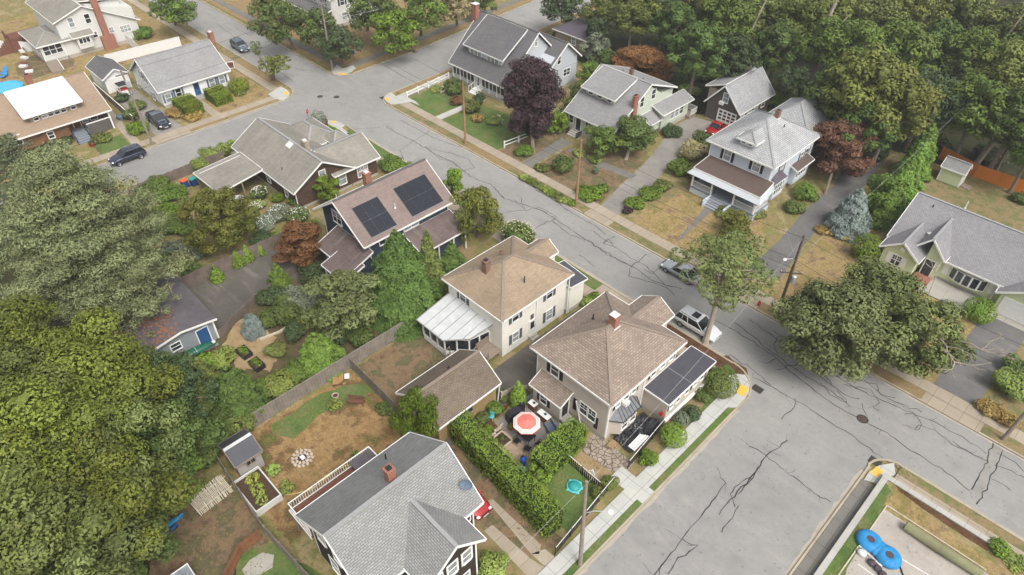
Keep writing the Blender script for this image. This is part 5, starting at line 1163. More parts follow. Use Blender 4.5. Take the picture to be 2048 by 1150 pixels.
def conifer(label, px, py, h, r, mat, leaf=.2, layers=None, dens=1.0, name='conifer', cat='tree', group=None, droop=.35, base=0.12, power=.85, at_h=.5, loc=None, tint0=.5, aspect=.34, trad=.15):
    """whorled branches carrying sprays; h height, r base radius"""
    x, y = loc or g(px, py, h * at_h); rg = np.random.default_rng(int(px * 5 + py)); layers = layers or int(h * 1.7) + 4
    C, N, T, Y = [], [], [], []
    tb = MB(); tb.tube([(0, 0, -.1), (0, 0, h * .5), (0, 0, h * .96)], [trad, trad * .6, .03], 7)
    for i in range(layers):
        u = i / (layers - 1); z = h * (base + (1 - base) * u * .97); R_ = r * ((1 - u) ** power) * rg.uniform(.86, 1.08) + .12
        nb = max(5, int(7 + R_ * 3)); th0 = rg.uniform(0, 6.28)
        for k in range(nb):
            th = th0 + 2 * math.pi * k / nb + rg.normal(0, .12); L = R_ * rg.uniform(.75, 1.12); m = int(max(6, L * .62 * (L * .8 + .7) / (leaf * leaf * aspect) * .62 * dens))
            s = rg.uniform(.18, 1, m) ** .6; wd = (1.05 - s) * .38 * L + .06 + .1 * L
            lat = rg.uniform(-1, 1, m) * wd
            px_ = np.cos(th) * s * L - np.sin(th) * lat; py_ = np.sin(th) * s * L + np.cos(th) * lat
            pz = z - droop * L * s ** 1.5 + rg.normal(0, .06 + .03 * L, m) + .12 * L
            C.append(np.stack([px_, py_, pz], 1)); nz = np.stack([np.cos(th) * .45 + rg.normal(0, .35, m), np.sin(th) * .45 + rg.normal(0, .35, m), np.full(m, .8)], 1); N.append(nz)
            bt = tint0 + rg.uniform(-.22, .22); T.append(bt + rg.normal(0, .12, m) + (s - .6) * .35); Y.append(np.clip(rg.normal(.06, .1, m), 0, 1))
    C, N, T, Y = map(np.concatenate, (C, N, T, Y)); N /= np.linalg.norm(N, axis=1)[:, None]
    V, T, Y = leaf_arrays(C, N, np.full(len(C), leaf), aspect, rg, T, Y, .3)
    o = thing(name, label, cat, (x, y, 0), group, local=True); c = bpy.data.objects.new('crown', leaf_mesh('crown', V, T, Y, mat)); COL.objects.link(c); c.parent = o
    tb.build('trunk', MATS['bark_dark'], o, local=True); return o
def column(label, x, y, h, r, mat, leaf=.11, group=None, cat='shrub', name='columnar_shrub', **kw):
    n = 6; bl = [(0, 0, h * (.12 + .76 * i / (n - 1)), r * (1 - .75 * (i / (n - 1)) ** 2), r * (1 - .75 * (i / (n - 1)) ** 2), h * .17) for i in range(n)]
    return plant(name, label, cat, (x, y), bl, mat, leaf, None, group, shell=(.88, 1.04), up=.5, **kw)
def hedge(label, pts, wd, h, mat, leaf=.13, group=None, jit=.1, name='hedge', clip=False, seed=1):
    """hedge along a centre line, leaves over a lumpy box"""
    rg = np.random.default_rng(seed); C, N = [], []
    x0, y0 = pts[0]; inner = MB()
    for a, b in zip(pts, pts[1:]):
        L = math.dist(a, b); d = np.array([(b[0] - a[0]) / L, (b[1] - a[1]) / L]); s = np.array([-d[1], d[0]])
        def put(al, la, z, nx, ny, nz):
            n = len(al); P = np.stack([a[0] - x0 + d[0] * al + s[0] * la, a[1] - y0 + d[1] * al + s[1] * la, z], 1)
            nn = np.tile([d[0] * nx + s[0] * ny, d[1] * nx + s[1] * ny, nz], (n, 1)); C.append(P); N.append(nn)
        k = .62 / (leaf * leaf * .5 * 2) * 1.35; W = wd
        n = int(L * W * k); put(rg.uniform(-.0, L, n), rg.uniform(-W / 2, W / 2, n), np.full(n, h), 0, 0, 1)
        for sg in (-1, 1):
            n = int(L * h * k); put(rg.uniform(0, L, n), np.full(n, sg * W / 2), rg.uniform(0, h, n), 0, sg, 0)
        for al, sg in ((0, -1), (L, 1)): n = int(W * h * k); put(np.full(n, al * 1.0), rg.uniform(-W / 2, W / 2, n), rg.uniform(0, h, n), sg, 0, 0)
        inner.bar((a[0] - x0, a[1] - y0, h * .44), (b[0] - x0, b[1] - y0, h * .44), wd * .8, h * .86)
    C, N = np.concatenate(C), np.concatenate(N); lump = np.array([noise.noise(Vector((p[0] * 1.3 + seed, p[1] * 1.3, p[2] * 1.3))) for p in C]); l2 = np.array([noise.noise(Vector((p[0] * .5 + seed, p[1] * .5, 7))) for p in C])
    C = C + N * (rg.normal(0, jit * .6, len(C)) + lump * jit * 2.2)[:, None] + np.array([0, 0, 1]) * (l2 * jit * 2)[:, None]
    rd = min(wd, h) * .25
    N = N + rg.normal(0, .2 if clip else .42, N.shape); N /= np.linalg.norm(N, axis=1)[:, None]
    V, T, Y = leaf_arrays(C, N, np.full(len(C), leaf), .5, rg, .5 + lump * .5 + rg.normal(0, .13, len(C)), np.clip(.12 + l2 * .5 + rg.normal(0, .08, len(C)), 0, 1))
    o = thing(name, label, 'hedge', (x0, y0, 0), group, local=True)
    c = bpy.data.objects.new('foliage', leaf_mesh('foliage', V, T, Y, mat)); COL.objects.link(c); c.parent = o
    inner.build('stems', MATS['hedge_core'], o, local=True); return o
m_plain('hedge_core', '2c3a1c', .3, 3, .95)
def dead_limbs(starts, seed, n=3, rad=.06, L=2.2):
    rg = random.Random(seed); b = MB()
    def grow(p, d, l, r_, k):
        q = tuple(p[i] + d[i] * l for i in range(3)); m = tuple((p[i] + q[i]) / 2 + rg.uniform(-.1, .1) * l for i in range(3)); b.tube([p, m, q], [r_, r_ * .8, r_ * .55], 5)
        if k > 0:
            for _ in range(rg.choice((2, 3))):
                dd = Vector(d) + Vector((rg.uniform(-.8, .8), rg.uniform(-.8, .8), rg.uniform(-.4, .5))); dd.normalize(); grow(q, tuple(dd), l * rg.uniform(.55, .8), r_ * .6, k - 1)
    for p, d in starts: grow(p, tuple(Vector(d).normalized()), L, rad, n)
    return b
# ------------------------------------------------------------------ trees, one by one
# big white pine, left: long plumes in tiers
def white_pine(label, px, py, hc, r, h, seed, nl=9, leaf=.16, mat='leaf_pine', group=None):
    x, y = g(px, py, hc); rg = random.Random(seed); bl = []
    for i in range(nl):
        u = i / (nl - 1); z = h * (.28 + .7 * u); R_ = r * (1 - u ** 1.6 * .82) * (1 if u > .12 else .85); nb = int(6 + R_ * 1.25)
        for k in range(nb):
            th = 2 * math.pi * k / nb + rg.uniform(-.3, .3) + i; q = rg.uniform(.55, 1.0)
            for s in (q, q * .62):
                w_ = rg.uniform(.11, .19) * r * (.75 if s == q else .9); bl.append((math.cos(th) * R_ * s, math.sin(th) * R_ * s, z + rg.uniform(-.5, .5) + s * R_ * .1, w_ * 1.1, w_ * 1.1, w_ * .42))
    tb = MB(); tb.tube([(0, 0, -.1), (.1, 0, h * .5), (0, .1, h * .95)], [.5, .36, .06], 9)
    for q in rg.sample(bl, 26): tb.tube([(0, 0, q[2] - 1.2), (q[0] * .5, q[1] * .5, q[2] - .5), q[:3]], [.12, .08, .03], 5)
    return plant('white_pine', label, 'tree', (x, y), bl, mat, leaf, tb, group, 'bark_dark', aspect=.22, up=.5, jit=.8, dens=.55, shell=(.5, 1.22), yel=.12)
white_pine('huge white pine with tiers of feathery grey green plumes, left of the blue door garage', 165, 470, 11, 9.3, 19, 3, 10)
white_pine('second pine, smaller and darker, at the left edge behind the huge white pine', 40, 345, 9, 5.2, 13, 5, 7, mat='leaf_pine_b')
white_pine('younger pine with arms over the purplish garage roof', 262, 580, 6, 4.6, 9.5, 8, 5, mat='leaf_pine')
# lower left wood
LW = [(45, 725, 11, 5.6, 'leaf_yellow'), (160, 775, 10.5, 6.0, 'leaf_yellow'), (20, 850, 12, 6, 'leaf_olive'), (95, 905, 12, 6.2, 'leaf_yellow'), (215, 905, 9, 5, 'leaf_oak'), (60, 1030, 12, 6, 'leaf_olive'),
      (185, 1030, 10, 5.2, 'leaf_yellow'), (110, 1135, 11, 5.5, 'leaf_oak'), (265, 1000, 7.5, 3.8, 'leaf_olive'), (240, 1120, 7, 3.5, 'leaf_mid'), (330, 880, 5.5, 4, 'leaf_mid'), (280, 830, 6.5, 4.2, 'leaf_dark'), (350, 780, 5.5, 3.6, 'leaf_dark'), (5, 960, 12, 5.5, 'leaf_oak'), (285, 745, 5, 3.2, 'leaf_mid'), (20, 1140, 10, 5, 'leaf_mid'), (345, 960, 3.5, 2.8, 'leaf_conif'), (-60, 800, 12, 7, 'leaf_olive'), (-70, 1000, 12, 7, 'leaf_yellow')]
LL = ['yellow green crown touching the big pine from below', 'broad ochre green crown below the big pine', 'olive crown at the left edge, half out of frame', 'wide ochre crown in the middle of the left wood', 'paler oak crown on the right flank of the left wood', 'olive crown low at the left edge',
      'ochre crown above the brown back yard', 'oak crown at the bottom left corner', 'small olive tree beside the brown back yard fence', 'low green tree at the foot of the brown back yard', 'leafy green tree left of the tool shed', 'dark green tree deep between the two big ochre crowns', 'dark round tree behind the green canoe', 'pale oak crown cut by the left edge',
      'green tree under the pine beside the dark gap', 'green crown in the very bottom left corner', 'low feathery green tree beside the bleached picket pile', 'far left olive crown beyond the frame edge', 'far left ochre crown beyond the frame edge']
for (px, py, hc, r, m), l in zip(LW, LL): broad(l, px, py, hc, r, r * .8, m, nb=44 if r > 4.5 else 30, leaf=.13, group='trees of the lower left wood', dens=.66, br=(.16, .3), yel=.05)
# middle left gardens
broad('olive brown leaved tree standing among the vegetable garden by the grey fence', 437, 440, 4.6, 4.0, 4.0, 'leaf_birch', 52, .12, dens=.8, br=(.16, .28), yel=.2)
broad('low spreading rusty brown maple over the end of the back driveway', 600, 485, 2.9, 3.3, 2.4, 'leaf_rust', 34, .12, cat='tree', name='japanese_maple', dens=1.0, br=(.2, .3), flat=.5)
conifer('bright green young conifer at the tip of the back driveway', 555, 550, 3.2, 1.5, 'leaf_conif', .14, name='young_conifer')
broad('rounded bright green tree against the brown shingled gable', 651, 375, 2.3, 1.75, 1.7, 'leaf_bright', 16, .14, yel=.2)
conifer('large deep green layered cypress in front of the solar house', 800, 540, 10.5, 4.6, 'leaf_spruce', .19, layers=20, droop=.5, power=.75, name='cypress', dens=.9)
conifer('slim olive gold conifer rising between cypress and blue green spruce', 858, 525, 9.0, 1.9, 'leaf_olive', .15, layers=18, name='narrow_conifer')
conifer('small blue green spruce below the solar house porch', 905, 520, 5.2, 2.5, 'leaf_spruce', .15, layers=11, tint0=.7, name='small_spruce', dens=.8)
broad('dark spreading maple with layered branches left of the big cypress', 690, 598, 4.0, 4.1, 2.8, 'leaf_maple', 44, .17, dens=.85, br=(.16, .27), flat=.5)
broad('small fresh green tree on the street side of the solar house', 906, 362, 2.6, 1.75, 1.7, 'leaf_bright', 14, .14, base=(905, 388))
broad('olive weeping tree with a bleached middle beside the solar house', 955, 425, 3.6, 3.5, 3.0, 'leaf_birch', 34, .15, dens=.75, br=(.16, .28), yel=.25, droop=.7, name='weeping_tree')
shrub('large shrub dotted with cream blossom at the street corner of the cream house', 1035, 467, 2.1, 2.8, 'leaf_mid', .13, 12, name='flowering_shrub')
shrub('grey green rounded bush in the middle garden, largest of them', 600, 598, 2.2, 2.4, 'leaf_sage', .14, 10)
shrub('dark glossy bush beside the picket fence gate', 527, 595, 1.1, 1.5, 'leaf_dark', .12)
shrub('dark green bush right of the grey dwarf spruce', 537, 637, 1.3, 1.9, 'leaf_mid', .13)
conifer('grey blue dwarf spruce in the sandy garden', 503, 648, 2.4, 1.25, 'leaf_bluespruce', .11, layers=10, name='dwarf_spruce', dens=1.4, power=.5)
shrub('low dark shrub below the garden timber edging', 588, 662, 1.3, 1.5, 'leaf_dark', .12)
shrub('tall ornamental grass clump in the sandy garden', 553, 700, 1.1, 1.3, 'leaf_grass', .15, name='grass_clump', aspect=.18)
conifer('broad yellow green cypress against the long grey fence', 636, 700, 4.6, 2.3, 'leaf_conif', .15, layers=12, name='garden_cypress', power=.6, tint0=.65, dens=.9)
shrub('yellow green bush left of the broad cypress by the fence', 562, 765, 1.7, 2.0, 'leaf_lime', .13, 9)
shrub('feathery green bush behind the long grey fence', 590, 742, 1.4, 2.2, 'leaf_conif', .13)
conifer('golden green tall arborvitae behind the canoe garden', 398, 768, 7.0, 2.9, 'leaf_olive', .17, layers=14, name='golden_arborvitae', power=.6, tint0=.7)
conifer('deep green fir between the golden arborvitae and the tool shed fence', 470, 782, 6.4, 2.7, 'leaf_spruce', .16, layers=13, name='garden_fir', power=.6)
shrub('small green bush behind the fence next to the fir', 520, 775, 1.1, 2.0, 'leaf_conif', .13)
shrub('leafy dark bush filling the corner left of the tool shed', 405, 905, 1.9, 2.6, 'leaf_mid', .15)
for i, (px, py, l) in enumerate([(436, 545, 'arborvitae nearest the driveway end of the grey fence'), (478, 515, 'plump arborvitae against the middle of the driveway fence'), (497, 505, 'arborvitae twin right of the plump one at the driveway fence'), (523, 493, 'slim pointed arborvitae at the driveway fence'), (560, 470, 'last arborvitae of the driveway fence beside the rusty maple')]):
    x, y = g(px, py + 16, 0); column(l, x, y, 2.1 if i != 3 else 1.7, .75 if i < 3 else .5, 'leaf_hedge', .11, 'arborvitae along the driveway fence')
for px, py, r, h_, m, l in [(560, 425, 1.6, 1.7, 'leaf_sage', 'bush speckled with white flowers, right of the garden pair'), (598, 430, 1.5, 1.6, 'leaf_mid', 'white flowering bush next to the solar house corner'), (530, 445, 1.4, 1.3, 'leaf_sage', 'pale white flowered bush left of the pair in the garden'), (520, 385, 1.2, 1.6, 'leaf_mid', 'tall white flowered bush under the cottage eaves'), (555, 395, 1.0, 1.0, 'leaf_bright', 'low leafy green crop row below the cottage'), (515, 410, 1.1, .8, 'leaf_lime', 'pale green vegetable patch by the white table'), (520, 475, 1.5, 1.6, 'leaf_dark', 'dark bush behind the driveway fence')]:
    o = shrub(l, px, py, r, h_, m, .12, 8, name='garden_bush', group='bushes of the cottage garden')
    if 'white' in l:
        x, y = o.location.x, o.location.y; rg = random.Random(px); fb = MB()
        for k in range(70):
            th, ph = rg.uniform(0, 6.28), rg.uniform(.2, 1.4); q = (math.cos(th) * math.cos(ph) * r * .95, math.sin(th) * math.cos(ph) * r * .95, h_ * .5 + math.sin(ph) * h_ * .5); fb.blob(q, .055, 5, 3)
        fo = fb.build('blossom', MATS['white_trim'], o, local=True); fo['kind'] = 'stuff'
x, y = g(1035, 467, 1.4); fb = MB(); rg = random.Random(2)
for k in range(110):
    th, ph = rg.uniform(0, 6.28), rg.uniform(.1, 1.4); fb.blob((math.cos(th) * math.cos(ph) * 2.05, math.sin(th) * math.cos(ph) * 2.05, 1.4 + math.sin(ph) * 1.45), .06, 5, 3)
m_plain('cream_petal', 'c9c39a', .1, 3); [o for o in COL.objects if o.name.startswith('flowering_shrub')][0]; fo = fb.build('blossom', MATS['cream_petal'], [o for o in COL.objects if o.name.startswith('flowering_shrub')][0], local=True); fo['kind'] = 'stuff'
# left garden low growth
for px, py, r, h_, m, l in [(345, 385, 2.2, 1.3, 'leaf_conif', 'low green shrubbery beside the wooden fence by the street'), (330, 420, 2, 1.2, 'leaf_bright', 'leafy bed in the left garden, upper'), (300, 380, 2, 1.6, 'leaf_mid', 'shrubbery squeezed between pine and street fence'), (372, 455, 1.6, 1.2, 'leaf_conif', 'green bed left of the olive tree'), (350, 500, 2.0, 1.2, 'leaf_sage', 'grey green bed below the big pine'), (385, 540, 1.5, 1.5, 'leaf_mid', 'green bush at the head of the driveway fence'), (440, 700 + 15, 1.6, .9, 'leaf_lime', 'bright kitchen garden bed beside the canoe'), (412, 725, 1.4, .9, 'leaf_bright', 'leafy green bed behind the canoe'), (610, 640, 1.5, .8, 'leaf_grass', 'low mixed perennials at the garden timber edging')]:
    shrub(l, px, py, r, h_, m, .14, 9, name='garden_bush', group='beds of the left gardens')
for px, py, l in [(445, 300, 'tall yellow sunflower bush behind the cottage carport'), (418, 308, 'sunflower bush left of the taller one'), (398, 330, 'pale green bush with yellow flowers at the street fence')]: shrub(l, px, py, 1.3, 2.2, 'leaf_lime', .13, 7, name='sunflower_bush', group='sunflower bushes by the street fence')
shrub('spiky light bush by the cottage carport gable', 462, 290, .9, 1.8, 'leaf_lime', .13)
# centre top
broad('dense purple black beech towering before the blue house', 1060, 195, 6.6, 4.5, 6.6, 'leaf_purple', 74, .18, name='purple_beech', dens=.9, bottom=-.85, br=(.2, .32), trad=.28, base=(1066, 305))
broad('wide green tree hiding the porch side of the green house', 1268, 268, 3.2, 3.0, 2.3, 'leaf_mid', 28, .17, base=(1252, 318), bark='bark_pale', trad=.25, flat=.6)
broad('lower green tree left of the pale trunk in front of the green house', 1205, 280, 2.6, 2.6, 2.0, 'leaf_conif', 22, .17, flat=.6)
broad('broad copper brown maple right of the pale blue house', 1682, 295, 4.2, 4.8, 4.0, 'leaf_brown', 60, .17, name='copper_maple', base=(1650, 388), bark='bark', dens=.85, br=(.17, .28), flat=.5)
broad('bronze weeping dome tree behind the green house', 1283, 128, 3.0, 4.8, 2.8, 'bronze', 44, .17, name='bronze_maple', flat=.5)
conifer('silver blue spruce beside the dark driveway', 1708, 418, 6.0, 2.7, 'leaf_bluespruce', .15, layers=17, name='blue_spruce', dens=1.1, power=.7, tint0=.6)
broad('fresh green tree behind the silver spruce', 1768, 388, 3, 2.7, 2.6, 'leaf_conif', 24, .17)
for i, (px, py) in enumerate([(1845, 300), (1830, 325), (1815, 348), (1800, 372), (1786, 396), (1775, 418)]):
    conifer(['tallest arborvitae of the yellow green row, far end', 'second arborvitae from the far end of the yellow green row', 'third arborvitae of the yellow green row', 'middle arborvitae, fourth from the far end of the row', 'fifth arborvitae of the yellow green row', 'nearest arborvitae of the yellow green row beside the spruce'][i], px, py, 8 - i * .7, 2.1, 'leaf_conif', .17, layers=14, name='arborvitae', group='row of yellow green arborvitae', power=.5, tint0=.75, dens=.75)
ball('round glossy green bush at the corner of the ranch', 1733, 495, 1.55, 3.2, 'leaf_bright', .13, yel=.25)
ball('large clipped ball bush beside the ranch driveway', 1960, 620, 1.55, 2.3, 'leaf_hedge', .1)
# street oak, sparse crown with bare limbs
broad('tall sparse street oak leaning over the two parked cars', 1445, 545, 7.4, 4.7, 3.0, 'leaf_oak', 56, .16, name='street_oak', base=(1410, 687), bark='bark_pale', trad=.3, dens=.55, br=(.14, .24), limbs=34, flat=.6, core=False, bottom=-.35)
broad('thin crowned second oak behind the parked cars', 1475, 515, 4.4, 3.6, 2.4, 'leaf_oak', 30, .17, dens=.55, br=(.15, .24), core=False, limbs=14, bark='bark_pale', trad=.14)
broad('low fuzzy olive bush tree before the pale blue house', 1468, 452, 1.6, 2.4, 1.6, 'leaf_birch', 22, .15, dens=.8, droop=.5)
# maples before the ranch
broad('big dark maple over the north sidewalk, left half of the pair', 1672, 650, 5.8, 5.6, 4.2, 'leaf_maple', 70, .16, name='street_maple', base=(1700, 728), dens=.66, br=(.16, .27), trad=.32)
broad('maple with bare dead limbs over the ranch front yard', 1815, 660, 5.2, 5.2, 3.8, 'leaf_oak', 62, .16, name='street_maple', base=(1800, 735), dens=.7, br=(.15, .25), extra=[dead_limbs([q], 9 + i, 3, .1, 1.7) for i, q in enumerate([((-1.0, 1.5, 7.6), (-.2, .7, .8)), ((1.6, -2.2, 7.0), (.6, -.8, .3)), ((3.2, -1, 6.8), (.9, -.3, .3)), ((2.4, -2.4, 6.2), (.7, -.6, .1))])], trad=.28)
broad('smaller leafy maple nearest the ranch door', 1760, 590, 4.6, 3.8, 3.0, 'leaf_oak', 34, .17, dens=.7)
# top streets
TT = [(560, 45, 6, 4.6, 'leaf_mid', (588, 100), 'tree with a forked trunk by the far left street, nearest the pole'), (640, 55, 5.5, 4.2, 'leaf_mid', (615, 60), 'leafy tree behind the forked tree at the top'), (680, 85, 4.6, 3.6, 'leaf_dark', (683, 128), 'dark drooping tree beside the corner utility pole'), (345, 8, 6, 4.5, 'leaf_conif', (352, 50), 'street tree at the top beside the grey house drive'),
      (790, 60, 5.5, 4.6, 'leaf_bright', (832, 104), 'yellow green tree hanging over the far road'), (845, 25, 7, 4.6, 'leaf_conif', (842, 70), 'taller green tree behind the yellow green one'), (740, 15, 7, 5, 'leaf_mid', (735, 60), 'wide green tree before the far white house'), (905, 10, 6, 3.8, 'leaf_cream', (915, 50), 'cream flowering tree near the tall brick chimney'), (960, 0, 4, 3.5, 'leaf_mid', (960, 30), 'bush like tree between cream blossom and far road'), (530, 0, 6, 4, 'leaf_olive', (530, 30), 'olive street tree at the very top'),
      (1130, 8, 6, 4.6, 'leaf_dark', (1150, 60), 'dark tree at the edge of the wood behind the hip roofed outbuilding')]
for px, py, hc, r, m, bs, l in TT: broad(l, px, py, hc, r, r * .75, m, 30, .26, base=bs, group='street trees at the top', dens=.75, br=(.2, .32), trad=.25)
broad('storm damaged street tree with yellowing leaves at the crossing', 548, 128, 3.8, 2.6, 1.5, 'leaf_yellow', 20, .22, name='damaged_tree', base=(546, 160), bark='bark', trad=.4, dens=.6, br=(.2, .32))
broad('leaning leafy limb of the storm damaged tree', 512, 95, 5, 1.3, 1.1, 'leaf_mid', 8, .2, name='damaged_tree', base=(543, 158), trad=.14, dens=.6)
shrub('scrubby grey bush growing by the stop sign', 636, 238, 1.3, 3.0, 'leaf_sage', .16, 8, dens=.5, core=False)
for px, py, r, h_, m, l in [(655, 262, 1.5, .6, 'leaf_bright', 'low green weeds on the corner verge'), (712, 292 + 10, 1.0, 1, 'leaf_bright', 'leafy plants beside the cottage window wall'), (780, 328, 2.0, 1.3, 'leaf_conif', 'green planting between cottage and street'), (812, 335, 1.2, 1.0, 'leaf_bright', 'bright plants at the street behind the chimney'), (623, 470 - 20, .9, 1.6, 'leaf_bright', 'bright bush left of the solar house gable')]: shrub(l, px, py, r, h_, m, .14, 7, group='planting round the shingle cottage')
# blue house shrubs
for px, py, r, h_, m, l in [(910, 172, 1.9, 2.6, 'leaf_mid', 'tall green shrub by the screened porch steps'), (914, 200, 1.3, 1.4, 'leaf_rust', 'rust brown low shrub beside the wooden pole'), (942, 212, 1.5, 1.9, 'leaf_olive', 'golden green rounded shrub by the porch'), (958, 196, 1.1, 2.2, 'leaf_dark', 'dark upright shrub next to the porch steps'), (872, 178, 1.2, .7, 'leaf_lime', 'low yellow green plants round the stone ring'), (990, 240, 1.4, .9, 'leaf_lime', 'small yellow green plant under the purple beech'), (955, 236, 1.2, .8, 'leaf_straw', 'withered tan clump in the lawn bed'), (1050, 300, 1.6, 1.0, 'leaf_conif', 'green ground plants at the foot of the purple beech')]: shrub(l, px, py, r, h_, m, .15, 8, group='shrubs before the blue house')
for px, py, hc, r, m, l in [(1190, 95, 3, 2.6, 'leaf_sage', 'silvery grey tree behind the hip roofed outbuilding'), (1180, 150, 2.6, 2.3, 'leaf_conif', 'green tree in the gap behind the blue house'), (1160, 185, 2.0, 2.0, 'leaf_mid', 'shorter green tree in the gap between blue and green houses'), (1140, 215, 1.6, 1.6, 'leaf_olive', 'olive bush tree at the wall of the blue house'), (1115, 245, 1.6, 1.7, 'leaf_bright', 'fresh green bush tree beside the purple beech'), (1210, 120, 2, 2, 'leaf_mid', 'dark green bush tree behind the green roof')]: broad(l, px, py, hc, r, r * .9, m, 16, .19, group='greenery between blue and green houses')
for px, py, r, h_, m, l in [(1128, 327, 1.8, 1.9, 'leaf_mid', 'large rounded bush in the front bed of the green house'), (1180, 385, 1.9, 1.2, 'leaf_bright', 'spreading green bush behind the north sidewalk pole'), (1205, 375, 1.0, 1.2, 'leaf_conif', 'small bush right of the north sidewalk pole'), (1160, 305, 1.1, .8, 'leaf_lime', 'yellow green plant beside the diagonal path'), (1190, 318, 1.2, .7, 'leaf_lime', 'lime plant under the wide green tree'), (1085, 335, 1.2, .7, 'leaf_olive', 'low weeds at the corner of the green house path'), (1192, 340, .5, 1.2, 'leaf_sage', 'small young grey shrub in the dry front lawn'), (1345, 262, 1.5, 1.5, 'leaf_dark', 'dark bush at the green house side steps'), (1376, 180, 2.0, 1.4, 'leaf_lime', 'pale flowering bush behind the green house'),
                           (1385, 300, 2.2, 2.2, 'leaf_cream', 'pale yellow leaved bush by the pale blue house'), (1410, 285, 2.2, 2.4, 'leaf_mid', 'green bush touching the pale blue house wall'), (1360, 335, 1.8, 1.8, 'leaf_conif', 'green bush in the strip beside the old driveway'), (1325, 370, 1.5, 1.2, 'leaf_olive', 'olive bush halfway down the strip of the old driveway'), (1300, 385, 1.7, 1.2, 'leaf_bright', 'bright bush low in the strip of the old driveway'), (1270, 405, 1.5, 1.1, 'leaf_bright', 'bright bush at the street end of the driveway strip'), (1255, 420, .7, .8, 'leaf_purple', 'little dark purple bush by the sidewalk'), (1395, 350, 1.3, 1.4, 'leaf_mid', 'green bush beside the grey porch'),
                           (1612, 385, 1.8, 1.7, 'leaf_conif', 'feathery fern like bush right of the porch'), (1590, 415, 1.4, 1.2, 'leaf_mid', 'low dark bush below the porch corner'), (1510, 420 + 5, 1.4, .9, 'leaf_grass', 'grassy plants along the front of the porch'), (1455, 425, 1.6, .9, 'leaf_grass', 'dry grassy plants left of the porch steps'), (1690, 460 + 10, 1.2, .6, 'leaf_straw', 'withered yellow hosta clump under the silver spruce'), (1650, 460, 1.2, .6, 'leaf_straw', 'yellow hosta clump beside the dark driveway')]: shrub(l, px, py, r, h_, m, .15, 8, group='shrubs of the north front yards')
VS = [(1048, 355), (1062, 362), (1076, 370), (1090, 378), (1104, 386), (1118, 393), (1130, 400), (1144, 406)]
for i, (px, py) in enumerate(VS): shrub('bright flowering clump in the kerb strip, ' + ['farthest up the street', 'second from the far end', 'third from the far end', 'fourth from the far end', 'fifth from the far end', 'third from the wooden pole', 'second from the wooden pole', 'beside the wooden pole'][i], px, py, .85, .6, ['leaf_lime', 'leaf_bright', 'leaf_olive'][i % 3], .13, 6, name='verge_plant', group='flowering clumps in the kerb strip')
# ranch side
for px, py, r, h_, m, l in [(2025, 765, 1.8, 2.4, 'leaf_lime', 'yellow green shrub at the right edge by the ranch drive'), (2035, 735, 1.4, 1.6, 'leaf_mid', 'darker shrub with pale flowers behind the yellow green one'), (1975, 815, 1.0, 1.0, 'leaf_straw', 'faded hydrangea nearest the ranch driveway'), (1996, 824, 1.0, 1.0, 'leaf_straw', 'faded hydrangea in the middle of three'), (2018, 838, 1.1, 1.1, 'leaf_straw', 'faded hydrangea by the right utility pole'), (2000, 1098, 1.0, 1.2, 'leaf_bright', 'green shrub inside the raised corner lot'), (2028, 1125, 1.0, 1.0, 'leaf_lime', 'lime shrub inside the raised corner lot'), (2040, 395, 1.2, 1.1, 'leaf_mid', 'small shrub before the orange fence')]: shrub(l, px, py, r, h_, m, .12, 8, group='shrubs along the right side')
# corner house beds
for px, py, r, h_, l, m in [(1347, 870, 1.15, 1.9, 'big rounded yew by the sidewalk and the tarpaulin', 'leaf_hedge'), (1363, 838, .72, 1.1, 'small clipped ball beside the big yew', 'leaf_sage'), (1384, 826, .8, 1.2, 'clipped ball under the flat annex, middle', 'leaf_dark'), (1443, 765, 1.55, 2.3, 'great dull green ball bush at the street corner', 'leaf_olive'), (1422, 752, 1.0, 1.5, 'ball bush tucked behind the great one', 'leaf_conif')]: ball(l, px, py, r, h_, m, group='clipped bushes round the corner house')
for px, py, r, h_, m, l in [(1405, 790, .9, 1.0, 'leaf_mid', 'white flowered bush below the flat annex'), (1298, 915, .9, 1.1, 'leaf_bright', 'leafy plants with a yellow bloom by the stone path'), (1220, 965, .8, 1.3, 'leaf_olive', 'thorny rose bush at the low fence post'), (1195, 985, .7, 1.1, 'leaf_olive', 'scrubby bush inside the low fence'), (1175, 603, .8, 1.0, 'leaf_lime', 'lime bush between the two tan roofs, nearer'), (1190, 592, .8, 1.0, 'leaf_bright', 'green bush between the two tan roofs, farther'), (985, 1133, 1.35, 1.8, 'leaf_lime', 'yellow green shrub at the bottom edge by the concrete path'), (990, 815, .9, 1.0, 'leaf_conif', 'dense green bush beside the barn wall'), (1013, 790, .8, .8, 'leaf_mid', 'white flowering plant near the pointed arborvitae'), (975, 860, .6, .7, 'leaf_bright', 'green tuft in the rock edged bed'), (938, 860, .9, .7, 'leaf_olive', 'mixed orange flowered plants in the garden bed'), (965, 835, .7, .7, 'leaf_mid', 'rose plant with pale blooms in the garden bed'), (1003, 876, .35, .5, 'leaf_mid', 'small plant in the square stone planter')]: shrub(l, px, py, r, h_, m, .1, 8, group='plants round the corner house')
x, y = g(1036, 808, 0); column('pointed bright green arborvitae by the back porch', x, y, 3.1, .78, 'leaf_hedge', .09)
broad('weeping green shrub hanging over the barn corner', 834, 826, 3.3, 2.2, 2.0, 'leaf_bright', 18, .15, name='weeping_shrub', cat='shrub', droop=1.2, aspect=.25, dens=1.3)
hedge('tall privet hedge along the grey house side of the patio', [(-30.0, 22.9), (-25.5, 22.55), (-16.9, 21.95)], 1.9, 2.6, 'leaf_hedge', .09, jit=.09, seed=4)
